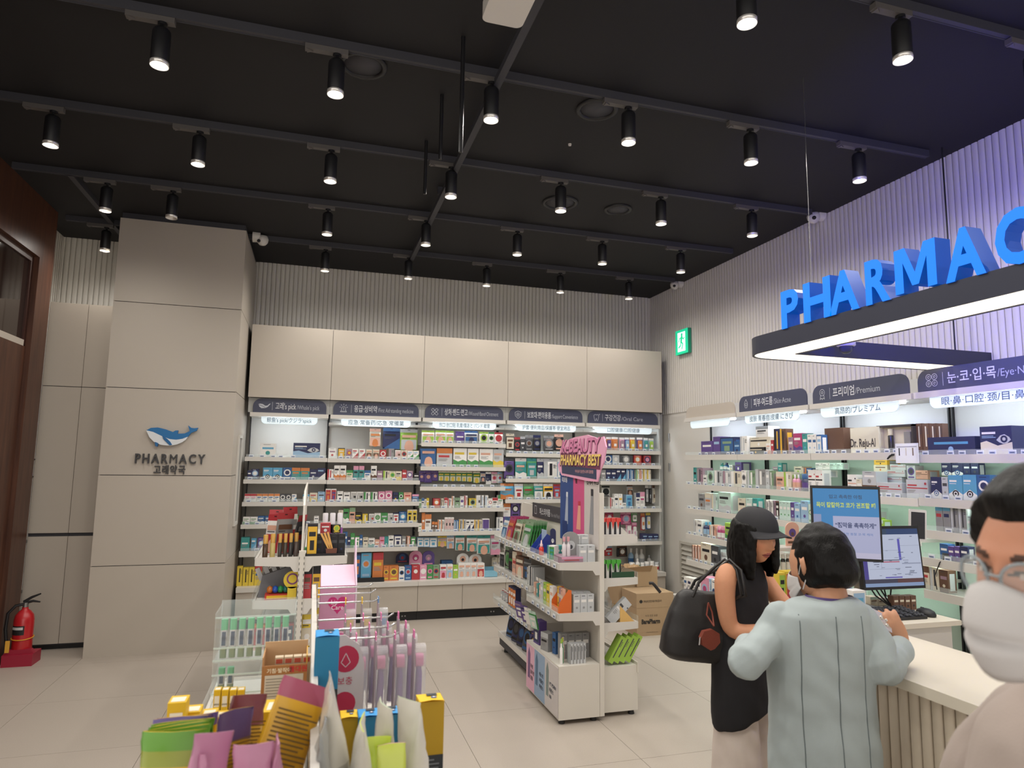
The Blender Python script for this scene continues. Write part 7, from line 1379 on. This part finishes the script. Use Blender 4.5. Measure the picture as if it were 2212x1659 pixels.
# bowl-cut hair
b = MB(); PR3 = PM.to_3x3(); n = 30; vs = []; rows = [(-.072, .50), (-.060, .80), (-.035, .97), (.0, 1.02), (.04, 1.0), (.08, .86), (.11, .60), (.132, .25)]
loft(b, [(PM @ Vector((0, -.020-.012*max(0, -z)/.07, z)), PR3 @ Vector((.082*k_, 0, 0)), PR3 @ Vector((0, .098*k_, 0))) for z, k_ in rows], n)
fuse(b, .006, 3, .005, 26, 5).obj('hair', 'hair', t)
def mask(Mh, nm, par, k=1.0, pro=.020, zt=.004):
    b = MB(); nu, nv = 24, 12; vs = []
    for j in range(nv+1):
        v = j/nv
        for i in range(nu+1):
            u = -1+2*i/nu; a = R(84)*u; hi = zt-.030*abs(u)**1.3+.006*g_(u, .25); lo = -.108+.050*abs(u)**1.6; z = lo+(hi-lo)*v
            base = head_shape(Vector((math.sin(a)*math.sqrt(max(0, 1-(z/.118)**2)), math.cos(a)*math.sqrt(max(0, 1-(z/.118)**2)), z/.118)).normalized()); bulge = (pro+.010)*math.cos(a)**2*math.sin(math.pi*min(1, v*.9+.1))**.7+.004
            r_ = Vector((base.x, base.y, 0)); q = Vector((math.sin(a)*.080, math.cos(a)*.098+.004, 0)); q = q*(1-.10*max(0, .35-v)); fold_ = .003*g_(v-.42, .04)
            vs.append(Mh @ (Vector((q.x, q.y+bulge-fold_*4*math.cos(a), z))*k))
    m_ = len(vs); b.add(vs, [(j*(nu+1)+i, j*(nu+1)+i+1, (j+1)*(nu+1)+i+1, (j+1)*(nu+1)+i) for j in range(nv) for i in range(nu)], (1, 1, 1), 0, True)
    o = b.obj(nm, 'maskcloth', par); md = o.modifiers.new('thickness', 'SOLIDIFY'); md.thickness = .002
    for s_ in (-1, 1): MB().tube([Mh @ Vector((s_*.079, .012, -.018)), Mh @ Vector((s_*.083, -.012, .012)), Mh @ Vector((s_*.078, -.028, .018)), Mh @ Vector((s_*.076, -.022, -.02)), Mh @ Vector((s_*.074, .015, -.062))], .0017, 6).obj('ear_loop', 'maskcloth', o)
    return o
mask(PM, 'face_mask', t)
q = RW+hd_*.085
tb_ = link('blister_strip', None, None, frame(hd_*.6+RT*-.8, (-.4, -.5, .75), q+RT*-.045+Z_*.012), 'silver blister strip held in the hand over the counter', 'blister pack'); MB().box(-.03, .03, -.055, .055, 0, .0012, '#d9d6cf').obj('card', mat('foilsilver', '#d0cdc8', rough=.3, metal=.6, bump=.6, bscale=60) and 'foilsilver', tb_, LOCAL)
for i in range(5):
    for s_ in (-1, 1): MB().lathe([(.0065, .0012), (.006, .004), (.003, .0055), (0, .0058)], 10, (.010*s_, -.038+.019*i, 0), cap=False).obj('blister', 'foilsilver', tb_, LOCAL)
# ---------------------------------------------------------------- man in glasses and mask close on the right
MO = Vector((.918, .605, 0)); mf = Vector((-.998, .06, 0)).normalized(); mr = Vector((mf.y, -mf.x, 0))
def ML(r, f, z): return MO+mr*r+mf*f+Z_*z
t = thing('person', 'person in glasses, white mask and pale t-shirt close to the viewer at the right edge', 'person', tuple(MO))
MM = frame(mf+Z_*-.06+mr*.0, o=ML(0, .03, 1.52))
b = MB(); limb(b, [ML(0, -.10, 1.25), ML(0, -.075, 1.34), ML(0, -.01, 1.45)], [.075, .066, .062])
for s_ in (-1, 1): limb(b, [ML(.155*s_, -.10, 1.25), ML(.21*s_, -.10, 1.16), ML(.235*s_, -.09, .98), ML(.20*s_, .08, .90), ML(.16*s_, .18, .93)], [.055, .052, .043, .036, .028])
loft(b, [(ML(0, -.10, z), mr*a, mf*c_) for z, a, c_ in ((.50, .14, .11), (.75, .17, .12), (1.0, .16, .115), (1.2, .17, .11), (1.30, .11, .07))], 18)
for s_ in (-1, 1): limb(b, [ML(.09*s_, -.10, .80), ML(.09*s_, -.05, .45), ML(.09*s_, -.03, .08), ML(.09*s_, .04, .035), ML(.09*s_, .13, .03)], [.09, .065, .042, .038, .03]); hand(b, frame(mf*.8+mr*-.5*s_+Z_*.1, (0, 0, 1), ML(.155*s_, .19, .935)), 50)
r_ = fuse(b, .007, 3); r_.c = [lin(SK_M)]*len(r_.f); head_mesh(r_, MM, SK_M, False, 110, .7); r_.obj('body', 'skinmat', t)
b = MB(); loft(b, [(ML(0, y_, z), mr*a, mf*c_, .92) for z, a, c_, y_ in ((1.378, .082, .075, -.065), (1.350, .125, .092, -.06), (1.300, .175, .118, -.05), (1.20, .20, .142, -.05), (1.05, .20, .145, -.05), (.88, .195, .14, -.06), (.75, .2, .135, -.07))], 28)
for s_ in (-1, 1): limb(b, [ML(.145*s_, -.10, 1.285), ML(.21*s_, -.10, 1.21), ML(.24*s_, -.095, 1.09), ML(.25*s_, -.09, 1.0)], [.065, .072, .074, .072])
fuse(b, .009, 4, .012, 8, 8).obj('t_shirt', 'teecloth', t)
b = MB()
for s_ in (-1, 1): loft(b, [(ML(.09*s_, -.02, z), mr*a, mf*c_) for z, a, c_ in ((.78, .105, .13), (.5, .095, .13), (.25, .08, .09), (.06, .075, .085))], 16)
fuse(b, .012, 3).obj('trousers', 'blackcloth', t)
b = MB()
for s_ in (-1, 1): loft(b, [(ML(.09*s_, .04, z), mr*a, mf*c_) for z, a, c_ in ((.0, .048, .13), (.03, .048, .13), (.055, .042, .115), (.07, .03, .08))], 16)
b.obj('shoes', 'leather', t)
def hair_shell(Mh, thick, line, n=72, nscale=38, rough_=.004):
    """short hair: a shell over the scalp above a hairline given as (azimuth from the front in degrees, height)"""
    b = MB(); idx = {}; vs = []; keep = {}
    for i in range(n+1):
        th = math.pi*i/n
        for k in range(n):
            ph = 2*math.pi*k/n; d = Vector((math.sin(th)*math.sin(ph), math.sin(th)*math.cos(ph), math.cos(th))); p = head_shape(d); az = abs(math.degrees(math.atan2(d.x, d.y))); hz = line[-1][1]
            for (a0, z0), (a1, z1) in zip(line, line[1:]):
                if a0 <= az <= a1: hz = z0+(z1-z0)*(az-a0)/(a1-a0); break
            w = (p.z-hz)/.022; keep[(i, k)] = w; w = max(0, min(1, w)); w = w*w*(3-2*w)
            vs.append(Mh @ (p+d*(-.004+(thick*(.55+.45*max(0, d.z))+.004)*w+rough_*w*(_ns.noise(p*nscale)+.6*_ns.noise(Vector((p.x*90, p.y*20, p.z*30)))))))
    b.add(vs, [(i*n+k, (i+1)*n+k, (i+1)*n+(k+1) % n, i*n+(k+1) % n) for i in range(n) for k in range(n) if max(keep[(i, k)], keep[(i+1, k)]) > -.3], (1, 1, 1), 0, True)
    return b
hair_shell(MM, .026, [(0, .066), (40, .068), (58, .052), (72, .010), (84, -.012), (96, .012), (120, -.03), (180, -.062)]).obj('hair', 'hair', t)
mask(MM, 'face_mask', t, 1.0, .016, -.002)
gl = thing('eyeglasses', 'clear-framed eyeglasses worn by the person at the right edge', 'glasses', tuple(MM @ Vector((0, .1, .01)))); mat('clearframe', '#9aa7ad', rough=.15, alpha=.6, spec=.8)
for s_ in (-1, 1):
    P = [MM @ Vector((s_*.034+.026*math.cos(R(a)), .106-.02*abs(s_*.034+.026*math.cos(R(a)))/.06, .006+.022*math.sin(R(a)))) for a in range(0, 361, 15)]
    MB().tube(P, .0022, 6).obj('rim', 'clearframe', gl); MB().add(P[:-1], [tuple(range(24))]).obj('lens', 'acrylic', gl); MB().tube([MM @ Vector((s_*.060, .086, .010)), MM @ Vector((s_*.082, .06, .012)), MM @ Vector((s_*.084, -.01, .014)), MM @ Vector((s_*.080, -.03, .0))], .0022, 6).obj('temple', 'clearframe', gl)
MB().tube([MM @ Vector((-.010, .105, .010)), MM @ Vector((0, .109, .012)), MM @ Vector((.010, .105, .010))], .002, 6).obj('bridge', 'clearframe', gl)
bpy.data.scenes.remove(TMP)
